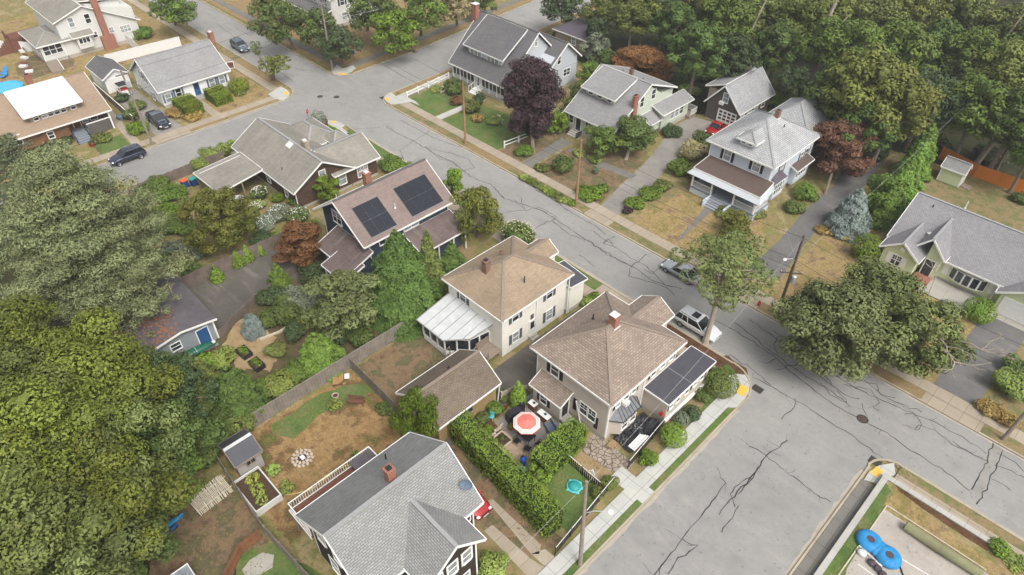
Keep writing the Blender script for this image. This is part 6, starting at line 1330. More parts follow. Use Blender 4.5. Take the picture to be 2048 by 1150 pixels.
hedge('tall privet hedge dividing patio from the turtle lawn', [(-21.5, 29.9), (-21.3, 24.6)], 1.95, 2.5, 'leaf_hedge', .09, jit=.09, seed=9)
broad('bushy end of the privet where the two hedges meet', 1070, 955, 1.2, 1.15, 1.2, 'leaf_hedge', 10, .12, name='privet_bush', cat='shrub')
# cape: clipped hedge blocks
HB = [((-105.0, 31.4), (-105.0, 34.4), 1.9, 1.9, 'flat topped clipped hedge block at the left of the blue door path, rear'), ((-102.9, 31.5), (-102.9, 34.5), 2.0, 1.7, 'flat topped clipped hedge block at the left of the blue door path, front'), ((-105.2, 36.6), (-105.2, 39.6), 1.7, 1.7, 'clipped hedge block right of the blue door path, rear'), ((-103.2, 36.6), (-103.2, 39.4), 2.0, 1.5, 'clipped hedge block right of the blue door path, front')]
for i, (a, b_, w_, hh, l) in enumerate(HB): hedge(l, [a, b_], w_, hh, 'leaf_cut', .1, 'clipped hedge blocks of the white cape', .015, 'clipped_hedge', True, i)
ball('flat clipped round bush at the right corner of the white cape', 0, 0, 1.6, 1.9, 'leaf_cut', .13, loc=(-105.2, 42.0))
hedge('clipped green hedge between grey house and white cape', [(-122.5, 44.0), (-119.0, 44.2)], 2.2, 1.6, 'leaf_bright', .16, None, .06, 'clipped_hedge', True, 6)
for px, py, r, h_, m, l in [(275, 210, 1.3, 1.5, 'leaf_olive', 'olive bush beside the white fence, farther'), (262, 228, 1.3, 1.6, 'leaf_mid', 'green bush in the middle beside the white fence'), (275, 255, 1.7, 1.3, 'leaf_bright', 'bright green bush at the foot of the left pole'), (245, 195, 1.2, 1.2, 'leaf_dark', 'dark bush near the white garage'), (205, 275, 1.6, .9, 'leaf_olive', 'flower bed shrub with red blooms before the grey porch wall'), (130, 282, 1.0, 1.2, 'leaf_mid', 'green shrub left of the bungalow steps'), (285, 65, 2.0, 2.0, 'leaf_conif', 'green bush at the corner of the grey house'), (350, 225, 1.6, .9, 'leaf_straw', 'dry straw coloured plants before the white cape'), (385, 232, 1.6, .7, 'leaf_straw', 'withered plants left of the cape path'), (480, 185, 1.0, .7, 'leaf_grass', 'grass tuft by the right corner of the cape')]: shrub(l, px, py, r, h_, m, .16, 8, group='bushes of the left front yards')
# ------------------------------------------------------------------ the wood behind (top right)
protos = []
for k, (m, r, rzz) in enumerate([('leaf_forest', 5.2, 4.2), ('leaf_forest_b', 4.6, 4.0), ('leaf_forest_c', 5.6, 4.6), ('leaf_olive', 4.8, 4.0), ('leaf_dark', 4.2, 3.6)]):
    bl = crown_blobs(r, rzz, 9, 46, 70 + k, br=(.17, .3), flat=.7, asym=.2); protos.append((bl, m, r, k))
used = {}
def wood(label, px, py, k, s=1.0, hc=None):
    bl, m, r, kk = protos[k]; x, y = g(px, py, 9 * s)
    if k not in used:
        used[k] = plant('wood_tree', label, 'tree', (x, y), bl, m, .23, trunk_mesh(10, bl, .3, k, limbs=9), 'trees of the wood behind the houses', 'bark_pale' if k in (2, 3) else 'bark', dens=.72)
        o = used[k]
    else: o = copy_tree(used[k]); o.location = (x, y, 0)
    o['label'] = label; o.rotation_euler.z = (px * 7 + py * 3) % 6.28; o.scale = (s, s, s); return o
WL = [(1210, 15, 3, .8, 'olive yellow tree at the near left corner of the wood'), (1265, 35, 3, .8, 'ochre leaved tree of the wood above the bronze dome'), (1195, 55, 4, .55, 'small dark tree next to the hip roofed outbuilding'), (1330, 20, 4, .9, 'dark tree at the top edge left of the slim trunks'), (1350, 50, 1, .9, 'dark green tree behind the bronze dome'), (1390, 20, 2, .9, 'olive tree at the top edge with visible stems'), (1395, 100, 1, 1.0, 'deep green tree directly above the green house yard'), (1455, 40, 0, 1.0, 'green tree above the leaning bare stem'), (1465, 110, 4, .9, 'dark tree left of the gabled loft garage'), (1530, 30, 3, .95, 'olive tree at the top behind the loft garage'), (1555, 95, 1, .9, 'green tree behind the loft garage roof'), (1600, 30, 0, 1.0, 'green tree left of the broken snag at the top'), (1590, 160, 4, .6, 'low dark tree at the foot of the broken snag'), (1665, 30, 2, 1.0, 'tree top right of the snag at the top edge'), (1690, 100, 0, 1.1, 'large tree right of the broken snag'), (1730, 175, 2, 1.1, 'largest olive green tree of the wood'), (1660, 190, 1, .85, 'green tree above the hip roofed rear wing'), (1745, 40, 3, 1.0, 'yellowish tree top centre right of the wood'), (1800, 110, 0, 1.1, 'wide green tree in the middle of the wood'), (1790, 215, 2, 1.0, 'leafy olive tree above the yellow green row'), (1735, 255, 1, .8, 'dark tree between copper maple and wood'), (1830, 30, 2, 1.0, 'ochre tree at the top, left of the grey limbs'), (1880, 90, 1, .95, 'dark tree among the grey limbs'), (1860, 190, 4, .95, 'dark tree left of the bare hooked limb'), (1930, 30, 3, 1.05, 'pale yellow tree near the top right corner'), (1950, 120, 0, 1.0, 'green tree below the grey limbs'), (2010, 60, 3, 1.05, 'sunlit yellow green crown at the top right corner'), (2020, 150, 2, 1.0, 'olive crown at the right edge, upper'), (1895, 215, 4, .8, 'dark low tree left of the orange fence'), (1960, 215, 0, .95, 'green tree crossed by the bare hooked limb'), (2035, 235, 1, 1.0, 'dark crown at the right edge, middle'), (2040, 255, 4, .8, 'dark tree at the right edge above the orange fence'), (2075, 290, 0, .8, 'green tree at the right end of the orange fence'), (1290, 10, 2, .9, 'olive tree at the top edge left part of the wood'), (1700, -20, 0, 1.1, 'crown cut by the top edge right of the snag'), (1900, -10, 2, 1.1, 'ochre crown cut by the top edge further right'), (1500, -10, 1, 1.1, 'crown cut by the top edge above the loft garage'), (2080, 100, 0, 1.1, 'crown beyond the right edge')]
for px, py, k, s, l in WL: wood(l, px, py, k, s)
for i, (px, py, r, h_, m) in enumerate([(1400, 145, 3, 2.2, 'leaf_mid'), (1350, 160, 2.6, 2.0, 'leaf_dark'), (1310, 150, 2.4, 2.2, 'leaf_mid'), (1440, 150, 2.6, 2.0, 'leaf_bright'), (1560, 200, 2.6, 1.8, 'leaf_bright'), (1585, 215, 2.2, 1.6, 'leaf_mid'), (1620, 205, 2.4, 2, 'leaf_dark'), (1870, 285, 2.2, 2, 'leaf_dark'), (1985, 308, 2.4, 2, 'leaf_dark'), (1750, 300, 2.4, 2, 'leaf_dark')]):
    shrub('undergrowth bush of the wood, ' + ['above the dry green house yard', 'left of the dry green house yard', 'behind the bronze dome', 'beside the loft garage', 'at the right wall of the loft garage', 'behind the hip roofed rear wing', 'at the snag foot', 'above the pale green shed', 'behind the orange fence', 'under the largest olive tree'][i], px, py, r, h_, m, .22, 9, name='undergrowth_bush', group='undergrowth at the edge of the wood')
# snags and bare limbs
def snag(label, base, pts, rad, name='dead_tree'):
    x, y = g(*base); b = MB(); o = thing(name, label, 'dead tree', (x, y, 0), local=True)
    b.tube([(0, 0, 0)] + pts, [rad * (1 - .75 * i / len(pts)) for i in range(len(pts) + 1)], 9); b.build('trunk', MATS['bark_pale'], o, local=True); return o
o = snag('tall broken grey snag with one side branch in the wood', (1612, 200), [(-.4, -.1, 5), (-.7, -.2, 10), (-.4, .3, 14.5), (-.2, .3, 16.5)], .55)
b = MB(); b.tube([(-.6, 0, 9.5), (.8, .9, 11.5), (1.7, 1.7, 13.6)], [.25, .18, .05], 6); b.tube([(-.3, 0, 4), (.3, .6, 8), (.5, .9, 12)], [.3, .2, .06], 6); b.build('branch', MATS['bark_pale'], o, local=True)
snag('bare hooked grey limb above the pale green shed', (1950, 330), [(.6, .8, 4), (2.2, 2.4, 9), (3.8, 4.2, 12), (5.6, 5.0, 14.2)], .42)
snag('slanting slim bare stem behind the green house yard', (1465, 150), [(.5, .7, 5), (1.3, 1.5, 10), (1.9, 2.6, 14)], .3)
for i, (bs, lab) in enumerate([((1930, 190), 'first of the slender grey stems high in the wood'), ((1950, 180), 'middle of the slender grey stems high in the wood'), ((1965, 185), 'right of the slender grey stems high in the wood')]): snag(lab, bs, [(.5 + i, .4, 5), (1.5 + i * 1.2, 1.5, 10), (2.5 + i * 2, 2.8, 15)], .25)
for bs, lab in [((1318, 60), 'pale forest trunk left of the pair at the top'), ((1345, 62), 'pale forest trunk of the pair at the top')]: snag(lab, bs, [(-.3, 0, 5), (-.1, .5, 11), (.5, .6, 16)], .3)
# more growth in the middle and left gardens
for i, (px, py, r, h_, m) in enumerate([(570, 620, 1.9, 2.4, 'leaf_mid'), (630, 590, 1.8, 2.0, 'leaf_sage'), (555, 590, 1.4, 1.8, 'leaf_dark'), (620, 545, 1.6, 1.8, 'leaf_dark'), (655, 640, 1.7, 2.2, 'leaf_mid'), (680, 665, 1.5, 1.6, 'leaf_dark'), (640, 620, 1.3, 1.3, 'leaf_olive'), (722, 672, 1.5, 1.5, 'leaf_mid'), (600, 748, 1.3, 1.9, 'leaf_conif'), (488, 790, 1.3, 2.0, 'leaf_mid'), (475, 840, 1.7, 2.6, 'leaf_olive'), (430, 860, 2.0, 3.0, 'leaf_mid'), (375, 690 + 40, 1.2, 1.2, 'leaf_lime')]):
    shrub(['dense bush in the heart of the middle garden', 'silvery bush below the rusty maple', 'dark bush under the young conifer', 'dark bush under the solar house lower roof', 'leafy bush left of the spreading maple trunk', 'shade bush under the spreading maple', 'olive bush over the timber edging', 'bush at the fence below the big cypress', 'feathery bush right of the yellow green fence bush', 'bush behind the fence halfway to the tool shed', 'olive bush behind the fence next to the tool shed', 'leafy bush at the rear of the tool shed', 'lime bed at the bow of the canoe'][i], px, py, r, h_, m, .13, 9, group='understorey of the middle garden')
for i, (px, py, r, h_, m) in enumerate([(315, 365, 1.8, 1.6, 'leaf_conif'), (335, 450, 2.1, 1.4, 'leaf_mid'), (370, 410, 1.8, 1.0, 'leaf_olive'), (395, 500, 1.6, 1.3, 'leaf_sage'), (330, 530, 2.2, 1.6, 'leaf_mid'), (480, 455, 1.4, 1.2, 'leaf_bright'), (500, 440, 1.5, 1.4, 'leaf_conif'), (410, 350, 1.4, 1.0, 'leaf_lime'), (545, 480, 1.2, 1.2, 'leaf_mid'), (590, 400, 1.1, 1.1, 'leaf_conif')]):
    shrub(['bush against the pine near the street fence', 'mid green bush between pine and olive tree', 'olive patch left of the bins', 'sage bush under the olive tree', 'bush at the garage roof edge', 'bright bush right of the olive tree', 'bushy green clump before the driveway fence', 'lime bush by the carport corner', 'bush behind the slim arborvitae', 'bush under the cottage side windows'][i], px, py, r, h_, m, .13, 9, group='understorey of the cottage garden')
# ------------------------------------------------------------------ grass tufts and weeds on the lawns and yards
def tufts():
    rg = np.random.default_rng(5); bags = {}
    for pts, z, m in TUFT:
        P = np.array(pts); x0, y0 = P.min(0); x1, y1 = P.max(0)
        if m in ('forest', 'understory') or x1 < -100 or y0 > 90: k = 3
        else: k = 14
        n = int(min((x1 - x0) * (y1 - y0) * k, 7000)); q = np.stack([rg.uniform(x0, x1, n), rg.uniform(y0, y1, n)], 1); ins = np.zeros(n, bool)
        for (ax, ay), (bx_, by_) in zip(pts, pts[1:] + pts[:1]):
            c = (ay > q[:, 1]) != (by_ > q[:, 1]); ins ^= c & (q[:, 0] < (bx_ - ax) * (q[:, 1] - ay) / (by_ - ay + 1e-12) + ax)
        q = q[ins]; f = np.array([noise.noise(Vector((a * .35, b_ * .35, 3))) for a, b_ in q]); q = q[f > -.05 + rg.normal(0, .12, len(q))]
        key = 'leaf_straw' if m in ('dry', 'brown', 'sand', 'mulch', 'patch') else 'leaf_grass'; mix_ = rg.random(len(q)) < (.68 if m != 'lawn' else .9)
        if m == 'lawn': key = 'leaf_bright'
        for kk, sel in ((key, mix_), ('leaf_grass', ~mix_)): bags.setdefault(kk, []).append(np.concatenate([q[sel], np.full((sel.sum(), 1), z + .03)], 1))
    for kk, l in bags.items():
        C = np.concatenate(l); n = len(C); N = np.stack([rg.normal(0, .4, n), rg.normal(0, .4, n), np.ones(n)], 1); N /= np.linalg.norm(N, axis=1)[:, None]
        V, t, y = leaf_arrays(C, N, np.full(n, .085), .35, rg, .5 + rg.normal(0, .16, n), np.zeros(n) + .05); o = bpy.data.objects.new('grass_tufts', leaf_mesh('grass_tufts', V, t, y, kk)); COL.objects.link(o)
        tag(o, {'leaf_straw': 'dry straw coloured tufts over the brown yards', 'leaf_grass': 'olive tufts over yards and verges', 'leaf_bright': 'short green tufts over the lawns'}[kk], 'grass', None, 'stuff')
tufts()
# ------------------------------------------------------------------ fences
m_siding('fence_grey', '857d73', .3, .16, .45, True, .9, dirt=.15); m_siding('fence_brown', '786b62', .3, .16, .45, True, .9, dirt=.15); m_siding('fence_orange', 'c9792f', 2.4, .04, .9, True, .8); m_siding('fence_rust', '80583f', .5, .1, .6, True, .9, dirt=.1)
m_siding('fence_white', 'dadad8', .2, .03, .93, True, .5); m_plain('mesh_black', '26262a', .3, 5, .8); m_plain('pale_wood', 'b5ad9a', .25, 6, .9)
def fence(name, label, pts, h, m, post=2.4, th=.04, pm=None, cap=None, gap=0, group=None, top_jit=.03, z0=0.0):
    t = thing(name, label, 'fence', (*pts[0], z0), group); rg = random.Random(int(pts[0][0] * 10)); pm = pm or m
    for a, b_ in zip(pts, pts[1:]):
        L = math.dist(a, b_); d = ((b_[0] - a[0]) / L, (b_[1] - a[1]) / L); n = max(1, round(L / post))
        for i in range(n):
            p0, p1 = L * i / n, L * (i + 1) / n; mb = MB(o=(*a, 0), t=(*d, 0), n=(-d[1], d[0], 0)); k = max(1, int((p1 - p0) / .15)); w_ = (p1 - p0) / k
            if gap >= 0:
                for j in range(k): mb.box(p0 + w_ * j + gap / 2, -th / 2, z0 + .04, p0 + w_ * (j + 1) - gap / 2 - .004, th / 2, z0 + h + rg.uniform(-top_jit, top_jit))
            for zz in (.3, h - .3): mb.box(p0, th / 2, z0 + zz, p1, th / 2 + .05, z0 + zz + .09)
            mb.build('panel', MATS[m], t)
            mb = MB(o=(*a, 0), t=(*d, 0), n=(-d[1], d[0], 0)); mb.box(p0 - .05, -.06, z0, p0 + .05, .1, z0 + h + .04); mb.build('post', MATS[pm], t)
        if cap:
            mb = MB(); mb.bar((*a, z0 + h + .06), (*b_, z0 + h + .06), .1, .05); mb.build('top_rail', MATS[cap], t)
    return t
fence('plank_fence', 'long weathered grey plank fence between the back yards', [(-42.45, 6.4), (-42.45, 29.2)], 1.75, 'fence_grey', cap='fence_grey')
fence('plank_fence', 'shorter grey plank fence running from the long fence to the barn', [(-42.3, 20.4), (-35.1, 20.2)], 1.5, 'fence_grey')
fence('plank_fence', 'brown grey plank fence behind the arborvitae of the back driveway', [(-64.4, 13.8), (-64.0, 28.6)], 1.85, 'fence_brown')
fence('picket_fence', 'dark low picket fence with gate between driveway and sandy garden', [(-54.9, 13.3), (-57.3, 18.6), (-58.9, 25.0)], 1.1, 'fence_brown', gap=.05, post=1.8)
fence('plank_fence', 'leaning grey fence behind the raised planter', [(-42.0, 6.2), (-36.6, 5.9), (-32.4, 5.7)], 1.3, 'fence_grey', gap=.03, top_jit=.1)
fence('plank_fence', 'grey board fence at the bottom beside the dark house', [(-32.3, 5.7), (-26.2, 6.1)], 1.6, 'fence_grey')
fence('board_fence', 'rusty orange brown board fence at the bottom edge', [(-32.5, 5.2), (-32.4, 3.6), (-31.3, 2.0), (-29.5, -.5)], 1.35, 'fence_rust', post=1.6)
fence('board_fence', 'bright orange board fence behind the pale green shed', [(-17.6, 103.0), (-12.4, 101.4), (-6, 101.7), (4, 101.5)], 1.9, 'fence_orange', post=2.6, top_jit=0)
fence('vinyl_fence', 'tall white vinyl fence stepping down from the grey house', [(-136.9, 36.6), (-130.1, 36.4)], 1.7, 'fence_white', post=2)
fence('vinyl_fence', 'white vinyl fence between the white garage and the clipped hedge', [(-129.8, 30.4), (-129.0, 43.2)], 1.7, 'fence_white', cap='white_trim')
fence('vinyl_fence', 'white vinyl fence at the left edge below the wooden deck', [(-152.5, 16.0), (-144.5, 23.0)], 1.8, 'fence_white')
fence('vinyl_fence', 'low white capped fence between the bungalow and the white garage', [(-121.0, 25.3), (-105.5, 25.2)], 1.3, 'fence_grey', cap='white_trim')
fence('plank_fence', 'brown wooden fence along the street beside the trash bins', [(-86.4, 17), (-86.6, 30.0)], 1.5, 'fence_brown', top_jit=.06)
fence('garden_gate', 'short pale wooden fence and gate between barn and corner house', [(-29.3, 28.1), (-28.95, 29.4), (-28.2, 30.4)], 1.3, 'pale_wood', gap=.04, post=1.2)
def rail_fence(label, pts, h=1.0, group=None, post=2.6):
    t = thing('rail_fence', label, 'fence', (*pts[0], 0), group)
    for a, b_ in zip(pts, pts[1:]):
        for z in (.42, .95): MB().bar((*a, z * h), (*b_, z * h), .06, .13).build('rail', MATS['white_trim'], t)
        n = round(math.dist(a, b_) / post)
        for i in range(n + 1):
            x, y = a[0] + (b_[0] - a[0]) * i / n, a[1] + (b_[1] - a[1]) * i / n; MB().box(x - .08, y - .08, 0, x + .08, y + .08, h * 1.12).build('post', MATS['white_trim'], t)
rail_fence('white two rail fence along the corner lawn of the blue house', [(-84.4, 60.1), (-85.3, 69.6)])
rail_fence('short white rail fence under the purple beech', [(-62.3, 60.4), (-61.7, 65.6)])
def chain(label, pts, h=1.15):
    t = thing('mesh_fence', label, 'fence', (*pts[0], 0))
    for a, b_ in zip(pts, pts[1:]):
        L = math.dist(a, b_); n = max(1, round(L / 1.8)); d = ((b_[0] - a[0]) / L, (b_[1] - a[1]) / L)
        for i in range(n):
            fr = dict(o=(*a, 0), t=(*d, 0), n=(-d[1], d[0], 0)); m_ = MB(**fr)
            for j in range(9): m_.box(L * i / n + L / n * j / 9, -.006, .05, L * i / n + L / n * (j + .55) / 9, .006, h - .05)
            m_.build('panel', MATS['mesh_black'], t); MB(**fr).box(L * i / n - .03, -.03, 0, L * i / n + .03, .03, h + .08).build('post', MATS['black_metal'], t)
        MB().bar((*a, h), (*b_, h), .05, .05).build('top_rail', MATS['metal_white'], t)
chain('low black mesh fence with pale top rail along the bottom street sidewalk', [(-15.6, 20.6), (-16.4, 28.6)]); chain('black mesh fence around the tarpaulin side yard', [(-16.5, 30.7), (-17.05, 36.6)]); chain('dark mesh fence between turtle lawn and sand pit', [(-20.8, 27.5), (-16.9, 27.4)])
# ------------------------------------------------------------------ utility poles and wires
m_plain('pole_wood', '8a7f74', .2, 3, .9); m_plain('pole_dark', '5a5048', .25, 3, .9); m_plain('pole_tan', '96765a', .2, 3, .9); m_plain('wire', '3a3a3c', .05, 1, .6); m_plain('wire_pale', 'a8a8a6', .05, 1, .5); m_plain('lamp_grey', 'b8bab8', .05, 4, .4, .3)
def pole(label, x, y, h, m, lean=(0, 0), arm=None, lamp=None, box=False):
    t = thing('utility_pole', label, 'utility pole', (x, y, 0), 'wooden utility poles'); tp = lambda z: (x + lean[0] * z / h, y + lean[1] * z / h, z)
    MB().tube([tp(-.1), tp(h * .5), tp(h)], [.18, .15, .11], 10).build('pole', MATS[m], t)
    for z, dx, dy, l in (arm or []):
        p = tp(z); a = MB(); a.bar((p[0] - dx * l, p[1] - dy * l, z), (p[0] + dx * l, p[1] + dy * l, z), .1, .12); o = a.build('crossarm', MATS['pole_dark'], t)
        for k in (-.9, -.45, .45, .9):
            i_ = MB(); i_.lathe((p[0] + dx * l * k, p[1] + dy * l * k), [(.03, z + .05), (.06, z + .12), (.05, z + .2), (0, z + .22)], 8); i_.build('insulator', MATS['lamp_grey'], o)
    if lamp:
        z, dx, dy, l = lamp; p = tp(z); a = MB(); q = (p[0] + dx * l, p[1] + dy * l, z + .5)
        a.tube([p, (p[0] + dx * l * .4, p[1] + dy * l * .4, z + .4), q], .035, 6); a.tube([tp(z - .8), (p[0] + dx * l * .3, p[1] + dy * l * .3, z + .3)], .02, 5); o = a.build('lamp_arm', MATS['lamp_grey'], t)
        b = MB(); b.blob((q[0] + dx * .2, q[1] + dy * .2, z + .47), (.1 + .17 * abs(dx), .1 + .17 * abs(dy), .07), 10, 6); b.build('lamp_head', MATS['metal_white'], o)
    if box:
        p = tp(box); b = MB(); b.lathe((p[0] + .38, p[1] + .1), [(.22, box - .5), (.25, box - .45), (.25, box + .35), (.1, box + .45)], 12); b.build('transformer', MATS['lamp_grey'], t)
    return [tp(h - .3), tp(h * .72), tp(h * .62)]
W1 = pole('weathered pole beside the dark pickup in the driveway', -97.7, 24.5, 11.5, 'pole_wood', (.3, -.5), [(10.8, 0, 1, .9)], None, 9.6)
W2 = pole('tall pale pole with street lamp at the far crossing corner', -101.2, 57.1, 11.6, 'pole_wood', (0, 0), [(11, 0, 1, 1.0)], (5.2, .95, .3, 1.6))
W3 = pole('tan pole in the verge before the blue house', -66.9, 57.0, 9.6, 'pole_tan')
W4 = pole('slim brown pole beside the flowering kerb strip', -45.65, 57.05, 9.4, 'pole_tan')
W5 = pole('dark leaning pole with lamp and crossarm near the hydrant', -17.2, 56.9, 10.5, 'pole_dark', (-.25, .2), [(5.9, .8, .6, 1.1)], (7.4, -.5, -.87, 1.1), 5.3)
W6 = pole('grey weathered pole with white street lamp by the bottom sidewalk', -13.75, 21.4, 10.2, 'pole_wood', (-.7, .3), None, (6.6, .75, .66, 1.6))
W7 = pole('pole at the right edge beyond the ranch driveway', 4.9, 57.0, 10.5, 'pole_wood', (.2, 0), [(10, 0, 1, .9)])
W0 = (-140, 58, 10); W8 = (40, 58, 10)
def wire(label, p, q, sag=.5, m='wire', r=.024, off=(0, 0, 0)):
    pts = []
    for i in range(15):
        t = i / 14; pts.append((p[0] + (q[0] - p[0]) * t + off[0], p[1] + (q[1] - p[1]) * t + off[1], p[2] + (q[2] - p[2]) * t - sag * 4 * t * (1 - t) + off[2]))
    b = MB(); b.tube(pts, r * .8, 4); o = b.build('power_line', MATS[m]); tag(o, label, 'cable', 'cables strung between the utility poles')
SPN = [('between the far crossing pole and the tan pole', W2, W3), ('between the tan pole and the slim brown pole', W3, W4), ('between the slim brown pole and the dark leaning pole', W4, W5), ('between the dark leaning pole and the right edge pole', W5, W7)]
for l, a, b_ in SPN:
    wire('topmost cable strung ' + l, a[0], b_[0]); wire('middle cable strung ' + l, a[1], b_[1], .7, 'wire', .028); wire('lowest cable strung ' + l, a[2], b_[2], .6, 'wire', .024)
for k, nm in ((0, 'topmost'), (1, 'lower')): wire(nm + ' cable leaving the right edge pole out of the picture', W7[k], (60, 57.5, 9.5 - k * 2.4)); wire(nm + ' cable leaving the far crossing pole toward the top edge', W2[k], (-150, 58, 10 - k * 2.5), .6)
wire('pale cable from the lamp pole at the bottom to the dark leaning pole', W6[0], W5[0], .7, 'wire_pale', .012)
wire('pale cable leaving the bottom lamp pole out of the picture', W6[0], (-14, -25, 9.5), .6, 'wire_pale', .012)
wire('service cable from the slim brown pole to the green house', W4[1], (-52.5, 71, 5), .4); wire('service cable from the dark leaning pole to the pale blue house', W5[1], (-29.0, 74.2, 5.2), .4, 'wire_pale', .012); wire('service cable from the dark leaning pole to the ranch', W5[2], (-13.6, 76, 4.2), .3); wire('cable over the dry ranch yard toward the trees', W5[1], (-17.2, 104, 9), .5, 'wire_pale', .012)
wire('cable across the street from the weathered pole to the far crossing pole', W1[0], W2[0], .6); wire('lower cable from the weathered pole to the far crossing pole', W1[1], W2[1], .6); wire('cable from the far crossing pole over the upper road', W2[0], (-100, 120, 10.5), .6, 'wire_pale', .022); wire('lower cable from the far crossing pole over the upper road', W2[1], (-99, 120, 8), .6, 'wire_pale', .022)
# ------------------------------------------------------------------ vehicles
for nm, c in dict(car_white='dedfe0', car_silver='9ea3a6', car_navy='2e3447', car_slate='59636f', car_black='24272b', car_red='a3201f').items():
    t = NT(nm, .22, .25, .6); t.b.inputs['Coat Weight'].default_value = .6; MATS[nm] = t.col(c)
m_plain('tyre', '1d1d1f', .1, 5, .8); m_plain('rim', '9a9c9f', .1, 5, .3, .8); m_plain('head_lamp', 'dfe6ea', .03, 3, .1, spec=.8); m_plain('tail_lamp', 'a02018', .05, 3, .25, spec=.6); m_glass('car_glass', '1a1f25'); m_plain('chrome', 'b8babd', .05, 3, .2, .9)
def car(name, label, x, y, head, color, L=4.8, W=1.88, H=1.68, suv=True, roof_m=None, rails=True, hood_m=None, group='vehicles parked along the streets', cat='car', sunroof=False, pickup=False):
    t = thing(name, label, cat, (x, y, .012), group, head, local=True); hl = L / 2; w2 = W / 2
    belt = 1.06 if suv else .9; nose = .82 if suv else .7
    st = [(-hl, .55, .60, .86), (-hl + .12, .42, belt - .1, .95), (-hl + .6, .3, belt, .99), (-hl * .45, .27, belt + .01, 1.0), (0, .27, belt, 1.0), (hl * .38, .27, belt - .01, 1.0), (hl * .62, .28, belt - .06, .985), (hl - .5, .3, nose + .03, .95), (hl - .12, .36, nose - .1, .86), (hl, .45, .58, .76)]
    if not suv: st[1] = (-hl + .12, .42, belt - .12, .93); st[2] = (-hl + .7, .3, belt - .02, .98)
    v, f = [], []; n = 9
    for sx, zb, zt, k in st:
        ww = w2 * k; zm = zb + (zt - zb) * .55
        prof = [(-ww * .9, zb), (-ww, zm - .08), (-ww * .985, zt - .1), (-ww * .9, zt), (0, zt + .035), (ww * .9, zt), (ww * .985, zt - .1), (ww, zm - .08), (ww * .9, zb)]
        v += [(sx, a, b_) for a, b_ in prof]
    for i in range(len(st) - 1):
        f += [(i * n + k, i * n + k + 1, (i + 1) * n + k + 1, (i + 1) * n + k) for k in range(n - 1)] + [(i * n + n - 1, i * n, (i + 1) * n, (i + 1) * n + n - 1)]
    f += [tuple(range(n)), tuple(range((len(st) - 1) * n, len(st) * n))[::-1]]
    o = MB().add(v, f).build('body', MATS[color], t, smooth=True, local=True); md = o.modifiers.new('s', 'SUBSURF'); md.levels = 1; md.render_levels = 2
    # greenhouse
    xr, xf, xr2, xf2 = (-hl + .15, hl * .42, -hl + .5, hl * .1) if suv else (-hl + .75, hl * .42, -hl + 1.45, hl * .1)
    if pickup: xr, xr2 = -hl * .32, -hl * .26
    wb, wt = w2 * .92, w2 * .83; zr_ = H - .06
    def ring(x, w_, z): return [(x, -w_, z), (x, w_, z)]
    gv = ring(xr, wb, belt - .02) + ring(xf, wb * .97, belt - .06) + ring(xr2, wt * .95, zr_) + ring(xf2, wt * .97, zr_)
    MB().add(gv, [(0, 2, 3, 1), (4, 5, 7, 6), (0, 4, 6, 2), (1, 3, 7, 5), (0, 1, 5, 4), (2, 6, 7, 3)]).build('windows', MATS['car_glass'], t, local=True)
    xm = (xr2 + xf2) / 2
    rv = [(xr2 - .05, -wt * .9, zr_ - .01), (xr2 - .05, wt * .9, zr_ - .01), (xr2 + .25, wt * 1.0, zr_ + .025), (xm, wt * 1.02, zr_ + .04), (xf2 - .1, wt * .99, zr_ + .02), (xf2 + .05, wt * .92, zr_ - .02), (xf2 + .05, -wt * .92, zr_ - .02), (xf2 - .1, -wt * .99, zr_ + .02), (xm, -wt * 1.02, zr_ + .04), (xr2 + .25, -wt, zr_ + .025)]
    rb = MB(); k = len(rv); top = [(p[0] * .97 + xm * .03, p[1] * .88, p[2] + .05) for p in rv]
    rb.add(rv + top + [(xm, 0, zr_ + .11)], [(i, (i + 1) % k, k + (i + 1) % k, k + i) for i in range(k)] + [(k + i, k + (i + 1) % k, 2 * k) for i in range(k)]); rb.build('roof', MATS[roof_m or color], t, smooth=True, local=True)
    if sunroof: MB().box(xf2 - 1.0, -.42, zr_ + .085, xf2 - .25, .42, zr_ + .115).build('sunroof', MATS['car_glass'], t, local=True)
    for sg in (-1, 1):
        for a, b_, c, d, w_ in ((xr, wb, xr2, wt * .95, .1), (xf, wb * .97, xf2, wt * .97, .07), ((xr + xf) / 2 - .1, wb, (xr2 + xf2) / 2 - .05, wt, .07), (xr + .85, wb, xr2 + .55, wt, .07)):
            if pickup and a == xr + .85: continue
            MB().bar((a, sg * (b_ + .006), belt - .03), (c, sg * (d + .012), zr_), w_, .035).build('pillar', MATS[color], t, local=True)
        if rails and suv: MB().bar((xr2 + .2, sg * wt * .88, zr_ + .12), (xf2 - .2, sg * wt * .88, zr_ + .12), .04, .04).build('roof_rail', MATS['chrome'], t, local=True)
        m_ = MB(); m_.blob((xf - .35, sg * (w2 + .09), belt + .07), (.09, .1, .07), 8, 5); m_.build('mirror', MATS[color], t, local=True)
        hlm = MB(); hlm.blob((hl - .24, sg * w2 * .68, nose - .13), (.17, .2, .085), 8, 5); hlm.build('headlight', MATS['head_lamp'], t, local=True)
        tl = MB(); tl.blob((-hl + .13, sg * w2 * .78, belt - .17), (.1, .16, .11), 8, 5); tl.build('taillight', MATS['tail_lamp'], t, local=True)
